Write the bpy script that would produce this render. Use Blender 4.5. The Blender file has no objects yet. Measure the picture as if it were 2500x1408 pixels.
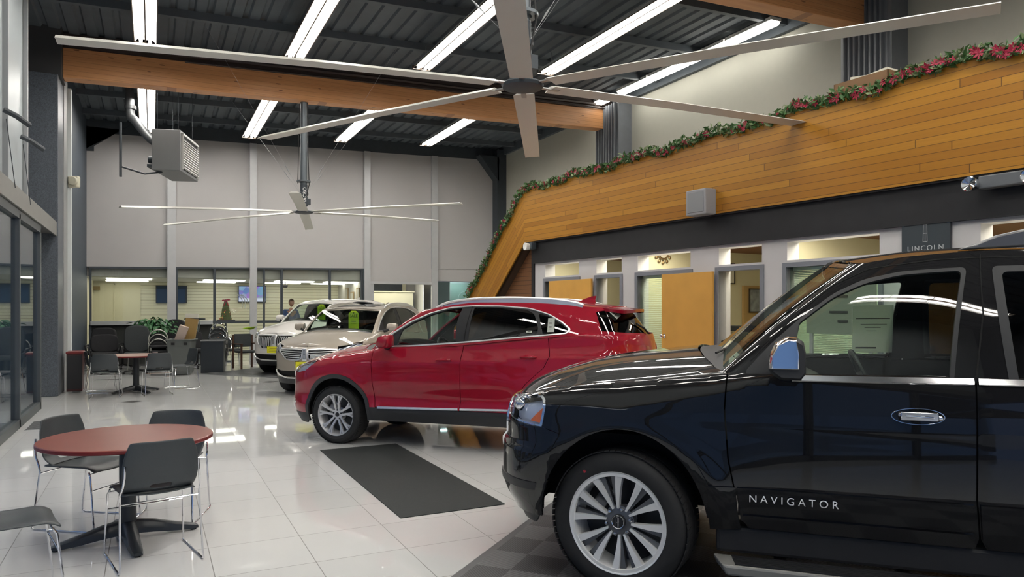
import bpy, bmesh, math, random
import numpy as np
from mathutils import Vector, Matrix, geometry
SC = bpy.context.scene
COL = SC.collection
PI = math.pi
rnd = random.Random(7)

# ------------------------------------------------ camera, world, exposure
CAM_H, YAW = 1.62, math.radians(26.4)
cam_data = bpy.data.cameras.new('camera')
cam_data.sensor_width = 36.0
cam_data.lens = 36.0 * 1772 / 2500
cam_data.shift_y = 49 / 2500
cam_data.clip_start = 0.05
cam = bpy.data.objects.new('camera', cam_data)
COL.objects.link(cam)
cam.location = (0, 0, CAM_H)
cam.rotation_euler = (PI / 2, 0, -YAW)
SC.camera = cam
SC.view_settings.view_transform = 'Standard'
SC.view_settings.look = 'None'
SC.view_settings.gamma = 1
SC.view_settings.use_curve_mapping = False
SC.view_settings.exposure = 0.98
world = bpy.data.worlds.new('dusk')
SC.world = world
world.use_nodes = True
bg = world.node_tree.nodes['Background']
bg.inputs[0].default_value = (0.11, 0.17, 0.31, 1)
bg.inputs[1].default_value = 0.8
TUBE = 19.0      # strength of the fluorescent tubes
ROOM = 3.8      # strength of the lamps in the side rooms

# ------------------------------------------------ materials
MATS = {}
def mat(name, color, rough=0.5, metal=0.0, coat=0.0, emit=None, estr=0.0, trans=0.0, ior=1.45, noise=0.0, nscale=8.0, bump=0.0, bscale=60.0, spec=0.5, alpha=1.0):
    if name in MATS: return MATS[name]
    m = bpy.data.materials.new(name); m.use_nodes = True
    nt = m.node_tree; b = nt.nodes['Principled BSDF']
    c = (color[0], color[1], color[2], 1)
    b.inputs['Base Color'].default_value = c
    b.inputs['Roughness'].default_value = rough
    b.inputs['Metallic'].default_value = metal
    b.inputs['Coat Weight'].default_value = coat
    b.inputs['Coat Roughness'].default_value = 0.02
    b.inputs['Transmission Weight'].default_value = trans
    b.inputs['IOR'].default_value = ior
    b.inputs['Specular IOR Level'].default_value = spec
    b.inputs['Alpha'].default_value = alpha
    if emit:
        b.inputs['Emission Color'].default_value = (*emit, 1)
        b.inputs['Emission Strength'].default_value = estr
    if noise or bump:
        tc = nt.nodes.new('ShaderNodeTexCoord')
    if noise:
        n = nt.nodes.new('ShaderNodeTexNoise'); n.inputs['Scale'].default_value = nscale
        nt.links.new(tc.outputs['Object'], n.inputs['Vector'])
        mx = nt.nodes.new('ShaderNodeMix'); mx.data_type = 'RGBA'
        mx.inputs[6].default_value = tuple(max(0, x * (1 - noise)) for x in color) + (1,)
        mx.inputs[7].default_value = tuple(min(1, x * (1 + noise)) for x in color) + (1,)
        nt.links.new(n.outputs['Fac'], mx.inputs[0]); nt.links.new(mx.outputs[2], b.inputs['Base Color'])
    if bump:
        n2 = nt.nodes.new('ShaderNodeTexNoise'); n2.inputs['Scale'].default_value = bscale
        nt.links.new(tc.outputs['Object'], n2.inputs['Vector'])
        bp = nt.nodes.new('ShaderNodeBump'); bp.inputs['Strength'].default_value = bump; bp.inputs['Distance'].default_value = 0.01
        nt.links.new(n2.outputs['Fac'], bp.inputs['Height']); nt.links.new(bp.outputs[0], b.inputs['Normal'])
    MATS[name] = m
    return m
def glass(name, tint, refl=0.1, rough=0.0):
    """thin pane: tinted see-through plus a mirror-like surface that grows at grazing angles"""
    if name in MATS: return MATS[name]
    m = bpy.data.materials.new(name); m.use_nodes = True
    nt = m.node_tree; nt.nodes.clear()
    out = nt.nodes.new('ShaderNodeOutputMaterial')
    tr = nt.nodes.new('ShaderNodeBsdfTransparent'); tr.inputs[0].default_value = (*tint, 1)
    gl = nt.nodes.new('ShaderNodeBsdfGlossy'); gl.inputs['Roughness'].default_value = rough
    lw = nt.nodes.new('ShaderNodeLayerWeight'); lw.inputs['Blend'].default_value = 0.5
    pw = nt.nodes.new('ShaderNodeMath'); pw.operation = 'POWER'; pw.inputs[1].default_value = 5.0; nt.links.new(lw.outputs['Facing'], pw.inputs[0])
    mp = nt.nodes.new('ShaderNodeMapRange'); mp.inputs['To Min'].default_value = 0.04 + refl * 0.15; mp.inputs['To Max'].default_value = 1.0
    mx = nt.nodes.new('ShaderNodeMixShader')
    nt.links.new(pw.outputs[0], mp.inputs['Value']); nt.links.new(mp.outputs[0], mx.inputs[0])
    nt.links.new(tr.outputs[0], mx.inputs[1]); nt.links.new(gl.outputs[0], mx.inputs[2]); nt.links.new(mx.outputs[0], out.inputs[0])
    MATS[name] = m
    return m
class NT:
    """small node helper for procedural materials"""
    def __init__(s, name, rough=0.5, **k):
        s.m = mat(name, (1, 1, 1), rough, **k); s.t = s.m.node_tree; s.b = s.t.nodes['Principled BSDF']
    def n(s, typ, ins=None, **props):
        x = s.t.nodes.new('ShaderNode' + typ)
        for k, v in props.items(): setattr(x, k, v)
        for k, v in (ins or {}).items():
            if isinstance(v, bpy.types.NodeSocket): s.t.links.new(v, x.inputs[k])
            else: x.inputs[k].default_value = v
        return x
    def math(s, op, a, b=0.0, c=0.0):
        x = s.n('Math', {0: a, 1: b, 2: c}, operation=op); return x.outputs[0]
    def mix(s, f, a, b):
        x = s.n('Mix', {0: f, 6: a, 7: b}, data_type='RGBA'); return x.outputs[2]
    def obj(s): return s.n('TexCoord').outputs['Object']
    def sep(s, v):
        x = s.n('SeparateXYZ', {0: v}); return x.outputs
    def color(s, sock): s.t.links.new(sock, s.b.inputs['Base Color'])

# ------------------------------------------------ object helpers
def put(name, mesh, m=None, parent=None, loc=None, rot=None):
    o = bpy.data.objects.new(name, mesh); COL.objects.link(o)
    if m is not None:
        for mm in (m if isinstance(m, (list, tuple)) else [m]): mesh.materials.append(mm)
    if parent is not None: o.parent = parent
    if loc is not None: o.location = loc
    if rot is not None: o.rotation_euler = rot
    return o
def tag(o, label, cat, group=None, kind=None):
    o['label'] = label; o['category'] = cat
    if group: o['group'] = group
    if kind: o['kind'] = kind
    return o
def thing(name, label, cat, loc=(0, 0, 0), rz=0.0, group=None):
    o = bpy.data.objects.new(name, None); COL.objects.link(o)
    o.empty_display_size = 0.1
    o.location = loc; o.rotation_euler = (0, 0, rz)
    return tag(o, label, cat, group)
def struct(o):
    o['kind'] = 'structure'; return o
def dup(root, loc, rz, label=None, group=None, rot=None):
    r = root.copy(); COL.objects.link(r)
    r.location = loc; r.rotation_euler = rot if rot else (0, 0, rz)
    if label: r['label'] = label
    if group: r['group'] = group
    for ch in list(root.children):
        c = ch.copy(); COL.objects.link(c); c.parent = r
        for g in list(ch.children):
            d = g.copy(); COL.objects.link(d); d.parent = c
    return r
class B:
    """collects shapes into one mesh"""
    def __init__(s): s.v = []; s.f = []; s.mi = []; s.M = Matrix.Identity(4)
    def add(s, vs, fs, mi=0):
        o = len(s.v)
        s.v += [tuple(s.M @ Vector(v)) for v in vs]
        s.f += [tuple(o + i for i in f) for f in fs]; s.mi += [mi] * len(fs)
        return s
    def box(s, x0, x1, y0, y1, z0, z1, mi=0):
        vs = [(x, y, z) for z in (z0, z1) for y in (y0, y1) for x in (x0, x1)]
        return s.add(vs, [(0, 2, 3, 1), (4, 5, 7, 6), (0, 1, 5, 4), (2, 6, 7, 3), (0, 4, 6, 2), (1, 3, 7, 5)], mi)
    def obox(s, c, sz, R=None, mi=0):
        """box by centre, size and optional rotation matrix"""
        h = [q / 2 for q in sz]; R = R or Matrix.Identity(3)
        vs = [tuple(Vector(c) + R @ Vector((x, y, z))) for z in (-h[2], h[2]) for y in (-h[1], h[1]) for x in (-h[0], h[0])]
        return s.add(vs, [(0, 2, 3, 1), (4, 5, 7, 6), (0, 1, 5, 4), (2, 6, 7, 3), (0, 4, 6, 2), (1, 3, 7, 5)], mi)
    def tube(s, pts, r, n=8, closed=False, mi=0, caps=True):
        pts = [Vector(p) for p in pts]; N = len(pts)
        rr = r if isinstance(r, (list, tuple)) else [r] * N
        rings = []; up = None
        for i, p in enumerate(pts):
            if closed: t = (pts[(i + 1) % N] - pts[i - 1]).normalized()
            else: t = (pts[min(i + 1, N - 1)] - pts[max(i - 1, 0)]).normalized()
            if up is None:
                up = t.orthogonal().normalized()
            up = (up - t * up.dot(t))
            up = up.normalized() if up.length > 1e-6 else t.orthogonal().normalized()
            w = t.cross(up)
            rings.append([p + (up * math.cos(2 * PI * k / n) + w * math.sin(2 * PI * k / n)) * rr[i] for k in range(n)])
        vs = [v for rg in rings for v in rg]; fs = []
        for i in range(N if closed else N - 1):
            j = (i + 1) % N
            for k in range(n):
                a, b = i * n + k, i * n + (k + 1) % n
                fs.append((a, b, j * n + (k + 1) % n, j * n + k))
        if not closed and caps:
            fs.append(tuple(range(n - 1, -1, -1))); fs.append(tuple((N - 1) * n + k for k in range(n)))
        return s.add(vs, fs, mi)
    def cyl(s, p0, p1, r, n=16, mi=0): return s.tube([p0, p1], r, n, mi=mi)
    def lathe(s, prof, n=32, axis='Z', mi=0, c=(0, 0, 0)):
        """prof: list of (radius, height)"""
        vs = []; fs = []
        for (r, h) in prof:
            for k in range(n):
                a = 2 * PI * k / n; x, y = r * math.cos(a), r * math.sin(a)
                p = (x, y, h) if axis == 'Z' else ((x, h, y) if axis == 'Y' else (h, x, y))
                vs.append((p[0] + c[0], p[1] + c[1], p[2] + c[2]))
        for i in range(len(prof) - 1):
            for k in range(n):
                fs.append((i * n + k, i * n + (k + 1) % n, (i + 1) * n + (k + 1) % n, (i + 1) * n + k))
        return s.add(vs, fs, mi)
    def prism(s, poly, d, M=None, mi=0):
        """poly: 2-D outline in the local XY plane, extruded d along Z, placed by M"""
        n = len(poly); M = M or Matrix.Identity(4)
        vs = [tuple(M @ Vector((x, y, 0))) for x, y in poly] + [tuple(M @ Vector((x, y, d))) for x, y in poly]
        fs = [tuple(range(n - 1, -1, -1)), tuple(range(n, 2 * n))] + [(i, (i + 1) % n, n + (i + 1) % n, n + i) for i in range(n)]
        return s.add(vs, fs, mi)
    def sphere(s, c, r, n=12, m=8, mi=0):
        r = r if isinstance(r, (list, tuple)) else (r, r, r)
        vs = [(c[0], c[1], c[2] - r[2])]; fs = []
        for j in range(1, m):
            a = -PI / 2 + PI * j / m
            for k in range(n):
                b = 2 * PI * k / n
                vs.append((c[0] + r[0] * math.cos(a) * math.cos(b), c[1] + r[1] * math.cos(a) * math.sin(b), c[2] + r[2] * math.sin(a)))
        vs.append((c[0], c[1], c[2] + r[2])); L = len(vs) - 1
        for k in range(n): fs.append((0, 1 + (k + 1) % n, 1 + k)); fs.append((L, 1 + (m - 2) * n + k, 1 + (m - 2) * n + (k + 1) % n))
        for j in range(m - 2):
            for k in range(n): fs.append((1 + j * n + k, 1 + j * n + (k + 1) % n, 1 + (j + 1) * n + (k + 1) % n, 1 + (j + 1) * n + k))
        return s.add(vs, fs, mi)
    def obj(s, name, m, parent=None, smooth=False, bevel=0.0, loc=None, rot=None, seg=2, auto=40):
        me = bpy.data.meshes.new(name); me.from_pydata(s.v, [], s.f); me.update()
        bm = bmesh.new(); bm.from_mesh(me); bmesh.ops.recalc_face_normals(bm, faces=bm.faces); bm.to_mesh(me); bm.free()
        o = put(name, me, m, parent, loc, rot)
        if max(s.mi, default=0): me.polygons.foreach_set('material_index', s.mi)
        if smooth:
            me.polygons.foreach_set('use_smooth', [True] * len(me.polygons))
            me.set_sharp_from_angle(angle=math.radians(auto))
        if bevel:
            md = o.modifiers.new('bevel', 'BEVEL'); md.width = bevel; md.segments = seg; md.limit_method = 'ANGLE'
            md.harden_normals = False
        return o
def text(name, body, size, m, parent, M, depth=0.003, spacing=1.0, shear=0.0, align='LEFT'):
    cu = bpy.data.curves.new(name, 'FONT'); cu.body = body; cu.size = size; cu.extrude = depth
    cu.space_character = spacing; cu.align_x = align; cu.shear = shear
    o = bpy.data.objects.new('tmp', cu); COL.objects.link(o)
    dg = bpy.context.evaluated_depsgraph_get()
    me = bpy.data.meshes.new_from_object(o.evaluated_get(dg))
    bpy.data.objects.remove(o)
    me.transform(M); me.materials.clear()
    return put(name, me, m, parent)
def frame_M(o, x, y):
    """matrix with origin o, X axis x, Y axis y"""
    x = Vector(x).normalized(); y = Vector(y); y = (y - x * y.dot(x)).normalized(); z = x.cross(y)
    M = Matrix((x, y, z)).transposed().to_4x4(); M.translation = Vector(o)
    return M
def bez(pts, n=8):
    """Catmull-Rom through 3-D points"""
    P = [Vector(p) for p in pts]; out = []
    for i in range(len(P) - 1):
        p0, p1, p2, p3 = P[max(i - 1, 0)], P[i], P[i + 1], P[min(i + 2, len(P) - 1)]
        for k in range(n):
            t = k / n
            out.append(0.5 * ((2 * p1) + (p2 - p0) * t + (2 * p0 - 5 * p1 + 4 * p2 - p3) * t * t + (3 * p1 - p0 - 3 * p2 + p3) * t ** 3))
    out.append(P[-1]); return out
# ------------------------------------------------ shared materials
M_white = mat('white_paint', (0.78, 0.78, 0.76), 0.5)
M_black = mat('black_plastic', (0.02, 0.02, 0.022), 0.45)
M_rubber = mat('rubber', (0.022, 0.022, 0.023), 0.75, noise=0.15, nscale=30)
M_chrome = mat('chrome', (0.82, 0.82, 0.84), 0.08, metal=1.0)
M_steel = mat('brushed_steel', (0.45, 0.45, 0.46), 0.35, metal=1.0, noise=0.08)
M_galv = mat('grey_metal', (0.33, 0.34, 0.35), 0.45, metal=0.4, noise=0.1)
M_dark = mat('dark_painted_steel', (0.045, 0.055, 0.065), 0.5, noise=0.15)
M_alu = mat('aluminium_frame', (0.30, 0.30, 0.28), 0.4, metal=0.6, noise=0.06)
M_tube = mat('lamp_tube', (1, 1, 1), 0.4, emit=(1.0, 0.97, 0.91), estr=TUBE)
M_lens = mat('lamp_lens', (1, 1, 0.97), 0.4, emit=(1.0, 0.97, 0.86), estr=ROOM)

# floor: polished pale tiles laid in a 0.6 m grid
ft = NT('polished_tile', 0.03, spec=0.55)
o = ft.obj(); x, y, z = ft.sep(o)[0:3]
fx = ft.math('FRACT', ft.math('DIVIDE', ft.math('SUBTRACT', x, 0.34), 0.6)); fy = ft.math('FRACT', ft.math('DIVIDE', ft.math('SUBTRACT', y, 4.71), 0.6))
gx = ft.math('ADD', ft.math('LESS_THAN', fx, 0.009), ft.math('LESS_THAN', fy, 0.009))
g = ft.math('MINIMUM', gx, 1.0)
vein = ft.n('TexNoise', {'Vector': o, 'Scale': 1.3, 'Detail': 6.0, 'Distortion': 1.4}).outputs['Fac']
cellx = ft.math('FLOOR', ft.math('DIVIDE', ft.math('SUBTRACT', x, 0.34), 0.6)); celly = ft.math('FLOOR', ft.math('DIVIDE', ft.math('SUBTRACT', y, 4.71), 0.6))
cv = ft.n('CombineXYZ', {0: cellx, 1: celly}).outputs[0]
wn = ft.n('TexWhiteNoise', {0: cv}, noise_dimensions='3D').outputs['Value']
base = ft.mix(wn, (0.655, 0.66, 0.65, 1), (0.70, 0.705, 0.695, 1))
base = ft.mix(ft.math('MULTIPLY', vein, 0.35), base, (0.52, 0.52, 0.52, 1))
ft.color(ft.mix(g, base, (0.17, 0.165, 0.155, 1)))
ft.t.links.new(ft.math('MULTIPLY_ADD', g, 0.4, 0.03), ft.b.inputs['Roughness'])
M_floor = ft.m
fl = B().box(-3.2, 12.2, -7.5, 29, -0.2, 0).obj('floor', M_floor); struct(fl)

# roof: dark corrugated deck, rising slightly to the right, with purlins
def roof_z(x): return 6.86 + 0.03 * x
M_deck = mat('dark_roof_deck', (0.085, 0.10, 0.115), 0.6, noise=0.2, nscale=3)
b = B()
xs = np.arange(-2.6, 11.41, 0.3)
pts = []
for i, X in enumerate(xs):
    zz = roof_z(X)
    pts += [(X, zz), (X + 0.17, zz), (X + 0.2, zz + 0.05), (X + 0.27, zz + 0.05)]
for i in range(len(pts) - 1):
    (xa, za), (xb, zb) = pts[i], pts[i + 1]
    b.add([(xa, -7, za), (xb, -7, zb), (xb, 24, zb), (xa, 24, za)], [(0, 1, 2, 3)])
b.box(-2.6, 11.4, -7, 24, 7.45, 7.6)
struct(b.obj('ceiling', M_deck))
b = B()
for Y in (0.4, 2.35, 4.3, 6.25, 10.15, 12.1, 14.05, 17.95, 19.9, 21.8):
    vs = [(-2.5, Y - 0.05, roof_z(-2.5) - 0.14), (11.2, Y - 0.05, roof_z(11.2) - 0.14)]
    b.add([(-2.5, Y - .05, roof_z(-2.5) - .14), (11.2, Y - .05, roof_z(11.2) - .14), (11.2, Y + .05, roof_z(11.2) - .14), (-2.5, Y + .05, roof_z(-2.5) - .14),
           (-2.5, Y - .05, roof_z(-2.5)), (11.2, Y - .05, roof_z(11.2)), (11.2, Y + .05, roof_z(11.2)), (-2.5, Y + .05, roof_z(-2.5))],
          [(0, 3, 2, 1), (0, 1, 5, 4), (2, 3, 7, 6), (4, 5, 6, 7), (0, 4, 7, 3), (1, 2, 6, 5)])
struct(b.obj('trim_1', M_deck))

# laminated timber beams
bt = NT('laminated_timber', 0.42)
o = bt.obj(); mp = bt.n('Mapping', {'Vector': o, 'Scale': (0.35, 6, 14)}).outputs[0]
n1 = bt.n('TexNoise', {'Vector': mp, 'Scale': 2.2, 'Detail': 5.0}).outputs['Fac']
z = bt.sep(o)[2]
lam = bt.math('FRACT', bt.math('DIVIDE', z, 0.09)); line = bt.math('LESS_THAN', lam, 0.06)
kn = bt.n('TexVoronoi', {'Vector': bt.n('Mapping', {'Vector': o, 'Scale': (1.2, 3, 5)}).outputs[0], 'Scale': 1.6}).outputs['Distance']
knot = bt.math('LESS_THAN', kn, 0.10)
c = bt.mix(n1, (0.50, 0.20, 0.07, 1), (0.72, 0.37, 0.16, 1))
c = bt.mix(bt.math('MULTIPLY', line, 0.5), c, (0.16, 0.05, 0.02, 1)); c = bt.mix(bt.math('MULTIPLY', knot, 0.7), c, (0.10, 0.03, 0.015, 1))
bt.color(c)
M_beam = bt.m
for k, Y in enumerate((16.0, 8.2, 0.4)):
    b = B()
    def sec(X, z0, z1): return [(X, Y, z0), (X, Y + 0.32, z0), (X, Y + 0.32, z1), (X, Y, z1)]
    x0, x1 = -1.5, 10.62
    za, zb = 5.98 + 0.03 * (x0 + 1.4), 5.98 + 0.03 * (x1 + 1.4)
    vs = sec(x0, za, za + 0.56) + sec(x1, zb, zb + 0.5)
    b.add(vs, [(0, 3, 2, 1), (4, 5, 6, 7), (0, 1, 5, 4), (1, 2, 6, 5), (2, 3, 7, 6), (3, 0, 4, 7)])
    bo = b.obj('timber_beam', M_beam, bevel=0.01)
    tag(bo, ['laminated timber roof beam the farther ceiling fan hangs from', 'laminated timber roof beam at the upper right corner above the large near fan', 'laminated timber roof beam behind the viewer'][k], 'beam')
    if k == 2: bo.name = 'trim_30'; struct(bo)
    b = B()
    vs = [(x0, Y + .02, za + .56), (x0, Y + .3, za + .56), (x0, Y + .3, roof_z(x0) - .0), (x0, Y + .02, roof_z(x0)),
          (x1 + .4, Y + .02, zb + .5), (x1 + .4, Y + .3, zb + .5), (x1 + .4, Y + .3, roof_z(x1 + .4)), (x1 + .4, Y + .02, roof_z(x1 + .4))]
    b.add(vs, [(0, 3, 2, 1), (4, 5, 6, 7), (0, 1, 5, 4), (1, 2, 6, 5), (2, 3, 7, 6), (3, 0, 4, 7)])
    # ledge and conduit running along the beam
    b.tube([(x0 + 2.1, Y - 0.05, za + .59), (3, Y - 0.05, za + .66), (x1, Y - 0.05, zb + .52)], 0.022, 8)
    b.tube([(x0 + .4, Y - 0.02, za + .68), (x1, Y - 0.02, zb + .62)], 0.04, 6)
    struct(b.obj('trim_%d' % (k + 2), mat('brown_steel', (0.05, 0.035, 0.03), 0.4)))

# right hall wall with fluted steel columns
M_wallbeige = mat('beige_wall', (0.46, 0.45, 0.385), 0.7, noise=0.03)
struct(B().box(11.0, 11.25, -7.2, 23.2, 0, 7.5).obj('wall_right', M_wallbeige))
b = B()
struct(B().box(10.9, 11.0, -7, 22.9, 6.94, 7.2).obj('trim_5', M_deck))
M_flute = mat('fluted_grey_steel', (0.17, 0.18, 0.20), 0.4, noise=0.1)
for k, (ya, yb) in enumerate(((7.7, 8.7), (15.28, 16.43), (0.0, 1.0))):
    b = B(); n = 8; outl = []
    for i in range(n):
        a = ya + 0.12 + (yb - ya - 0.2) * i / n; w = (yb - ya - 0.2) / n
        outl += [(10.66, a), (10.66, a + w * .55), (10.60, a + w * .65), (10.60, a + w * .9)]
    poly = [(11.0, ya), (10.6, ya), ] + outl + [(10.66, yb), (11.0, yb)]
    poly = [(p[0], p[1]) for p in poly]
    b.prism(poly, 6.9)
    so = b.obj('steel_column', M_flute); tag(so, ['fluted grey steel column at the upper right above the cardboard tray', 'fluted grey steel column where the far timber beam ends', 'fluted grey steel column behind the viewer'][k], 'column')
    if k == 2: so.name = 'trim_31'; struct(so)

# back wall: grey panels above, glazed offices below
YB = 23.0
def bw(X): return 2.775 + 0.0175 * (X + 1.5)          # underside of the panels
def bt_(X): return 6.45 + 0.028 * (X + 1.5)
M_panel = mat('grey_wall_panel', (0.42, 0.41, 0.407), 0.65, noise=0.03, nscale=1)
M_mull = mat('grey_mullion', (0.46, 0.47, 0.48), 0.4, metal=0.2, noise=0.05)
def slab(b, X0, X1, Y0, Y1, zl, zh, mi=0):
    """box whose bottom/top heights are functions of X"""
    b.add([(X0, Y0, zl(X0)), (X1, Y0, zl(X1)), (X1, Y1, zl(X1)), (X0, Y1, zl(X0)), (X0, Y0, zh(X0)), (X1, Y0, zh(X1)), (X1, Y1, zh(X1)), (X0, Y1, zh(X0))],
          [(0, 3, 2, 1), (4, 5, 6, 7), (0, 1, 5, 4), (1, 2, 6, 5), (2, 3, 7, 6), (3, 0, 4, 7)], mi)
b = B()
slab(b, -1.6, 10.95, YB, YB + .2, bw, bt_)
slab(b, 6.28, 8.45, YB - .06, YB, lambda x: 2.50, bw)
slab(b, 8.5, 10.95, YB + .02, YB + .2, lambda x: 2.55, bw)
struct(b.obj('wall_back', M_panel))
b = B()
slab(b, -1.8, 11.0, YB - .02, YB + .25, bt_, lambda x: 7.3)
slab(b, -1.6, -1.42, YB - .05, YB, lambda x: bt_(x) - .5, bt_)
b.add([(-1.6, YB - .06, 6.0), (-1.6, YB - .06, 6.6), (-.7, YB - .06, 6.6)], [(0, 1, 2)])
b.add([(-1.6, YB - .06, 5.95), (-.55, YB - .06, 6.75), (-1.6, YB - .06, 6.75), (-1.6, YB, 5.95), (-.55, YB, 6.75), (-1.6, YB, 6.75)], [(0, 1, 2), (3, 5, 4), (0, 3, 4, 1)])
b.add([(10.72, YB - .4, 6.0), (10.0, YB - .4, 6.85), (10.72, YB - .4, 6.85), (10.72, YB, 6.0), (10.0, YB, 6.85), (10.72, YB, 6.85)], [(0, 2, 1), (3, 4, 5), (0, 1, 4, 3)])
b.box(10.66, 11.0, YB - .4, YB, 0, 7.1)
struct(b.obj('trim_6', M_dark))
for k, (xa, xb, zt_) in enumerate(((.4, .62, 2), (2.63, 2.83, 2), (6.1, 6.3, 2), (8.38, 8.6, 2))):
    struct(B().box(xa, xb, YB - .1, YB, 0, bt_(xa) - .0).obj('trim_%d' % (k + 7), M_mull))
# storefront header, sill rail, bulkhead of the rooms behind
b = B()
slab(b, -1.55, 6.32, YB - .03, YB + .08, lambda x: bw(x) - .055, bw)
for xa in (-1.53, .34 + .28, 3.02, 6.0): b.box(xa, xa + .05, YB - .02, YB + .06, 0, bw(xa))
for xa in (1.62, 3.52, 4.98, 6.06): b.box(xa, xa + (.16 if xa > 6 else .07), YB - .04, YB + .06, 0, bw(xa) - .05)
b.box(1.6, 3.6, YB - .03, YB + .06, 1.19, 1.26)
struct(b.obj('trim_11', M_dark))
b = B()
for xa, xb in ((-1.5, .4), (.62, 1.62), (1.7, 2.63), (2.83, 3.5), (3.6, 4.96), (5.06, 6.05)):
    b.add([(xa, YB + .02, .05), (xb, YB + .02, .05), (xb, YB + .02, bw(xb) - .05), (xa, YB + .02, bw(xa) - .05)], [(0, 1, 2, 3)])
struct(b.obj('window_1', glass('shop_glass', (0.90, 0.93, 0.90), 0.12)))
# room behind the glass
slat = NT('cream_slatwall', 0.55)
z = slat.sep(slat.obj())[2]
ln = slat.math('LESS_THAN', slat.math('FRACT', slat.math('DIVIDE', z, 0.1)), 0.13)
slat.color(slat.mix(ln, (0.60, 0.58, 0.44, 1), (0.27, 0.25, 0.18, 1)))
M_cream = mat('cream_wall', (0.58, 0.55, 0.39), 0.6, noise=0.03)
YR = 27.2
b = B(); b.box(-1.7, 6.4, YR, YR + .15, 0, 2.8, 0)
struct(b.obj('wall_slat', slat.m))
b = B(); b.box(-1.85, -1.7, YB, YR, 0, 2.8); b.box(-1.7, -1.68 + 1.35, YR - .03, YR, 0, 2.8)
struct(b.obj('wall_side', M_cream))
b = B(); b.box(6.25, 6.4, YB + .1, YR, 0, 2.8)
struct(b.obj('wall_inner', mat('grey_inner_wall', (0.40, 0.39, 0.36), 0.6, noise=0.03)))
b = B(); b.box(-1.8, 6.4, YB + .2, YR + .1, 2.52, 2.6); b.box(-1.8, 6.4, YB + .1, YB + .22, 2.52, 3.0)
struct(b.obj('ceiling_back_room', mat('room_ceiling', (0.40, 0.40, 0.37), 0.7)))
# reception room further right (garage-style opening) and lit lobby
b = B(); b.box(6.3, 11.2, 26.0, 26.1, 0, 3.0); b.box(6.3, 11.2, YB + .25, 26, 2.75, 2.8)
b.box(9.2, 9.3, YB + 2.2, 26, 0, 2.8)
struct(b.obj('wall_lobby', mat('lobby_wall', (0.40, 0.38, 0.35), 0.7)))
b = B()
b.box(6.3, 6.42, YB - .05, YB + .1, 0, 2.5); b.box(6.3, 8.45, YB - .08, YB + .1, 2.42, 2.5)
struct(b.obj('trim_12', M_mull))
b = B(); b.box(8.58, 10.7, YB + .05, YB + .07, .05, 2.52)
struct(b.obj('window_2', glass('lobby_glass', (0.62, 0.75, 0.70), 0.3)))

# left side: dark wall, stone pillar, glazed front
struct(B().box(-1.85, -1.60, 17.46, 23.2, 0, 6.9).obj('wall_left', mat('dark_blue_wall', (0.05, 0.065, 0.085), 0.55, noise=0.2, nscale=25)))
gran = mat('dark_granite', (0.095, 0.11, 0.13), 0.35, noise=0.75, nscale=70, bump=0.2, bscale=40)
(tag(B().box(-2.7, -1.55, 15.75, 16.6, 0, 5.95).obj('granite_pillar', gran, bevel=0.01), 'dark speckled granite pillar standing at the end of the glass front', 'pillar'))
struct(B().box(-1.70, -1.535, 16.6, 17.25, 0, 6.2).obj('trim_13', mat('grey_post', (0.30, 0.31, 0.31), 0.5)))
struct(B().box(-1.60, -1.47, 17.25, 17.45, 0, 6.1).obj('trim_14', mat('white_post', (0.62, 0.66, 0.66), 0.5)))
# glazed front X = -1.65
M_front = glass('front_glass', (0.78, 0.86, 0.90), 0.8)
b = B(); b.box(-1.66, -1.65, -7, 13.8, .12, 2.86)
struct(b.obj('window_3', M_front))
b = B()
b.box(-1.70, -1.60, -7, 13.9, 0, .12); b.box(-1.70, -1.60, -7, 13.9, 2.84, 2.96)
for Y in (-5, -2.6, -.2, 2.2, 4.6, 7, 9.4, 11.75, 13.82): b.box(-1.70, -1.60, Y, Y + .09, 0, 2.9)
struct(b.obj('trim_15', mat('window_frame_metal', (0.075, 0.085, 0.09), 0.4, metal=0.3)))
b = B(); b.box(-1.9, -1.60, -7, 15.75, 3.0, 3.2); b.box(-1.60, -1.57, -7, 15.75, 2.96, 3.22)
struct(b.obj('trim_16', M_alu, bevel=0.004))
M_uppan = mat('pale_upper_panel', (0.36, 0.40, 0.42), 0.35, noise=0.04)
b = B(); b.box(-1.80, -1.68, -7, 12.7, 3.2, 7.0); b.box(-2.7, -1.68, 12.6, 12.7, 3.2, 7.0); b.box(-2.7, -1.66, 13.85, 13.9, 0, 3.1)
struct(b.obj('wall_upper_left', M_uppan))
b = B()
for Y in (-4, -1, 2, 5, 8, 11.0, 12.62): b.box(-1.69, -1.62, Y, Y + .06, 3.2, 6.9)
struct(b.obj('trim_17', mat('pale_mullion', (0.33, 0.35, 0.36), 0.4)))
struct(B().box(-9, -3.2, -7.5, 29, -.35, -.05).obj('ground_outside', mat('outside_paving', (0.34, 0.37, 0.40), 0.7, noise=.2)))
struct(B().box(-2.9, -2.7, 12.7, 16.6, 0, 6.9).obj('wall_reveal', mat('dark_infill', (0.05, 0.052, 0.055), 0.6)))
struct(B().box(-2.3, -1.71, 16.6, 17.5, 0, 6.9).obj('wall_reveal_far', mat('dark_infill', (0.05, 0.052, 0.055), 0.6)))
struct(B().box(-2.7, -1.5, 15.8, 16.5, 5.95, 6.9).obj('wall_dark_left', mat('dark_infill', (0.05, 0.052, 0.055), 0.6)))
# wall behind the viewer
struct(B().box(-3.2, 11.2, -7.3, -7.1, 2.9, 7.2).obj('wall_behind', mat('back_of_hall', (0.07, 0.075, 0.085), 0.6)))
b = B()
for X in range(-2, 12, 2): b.box(X, X + .1, -7.3, -7.1, 0, 2.9)
struct(b.obj('trim_32', M_alu))

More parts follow.
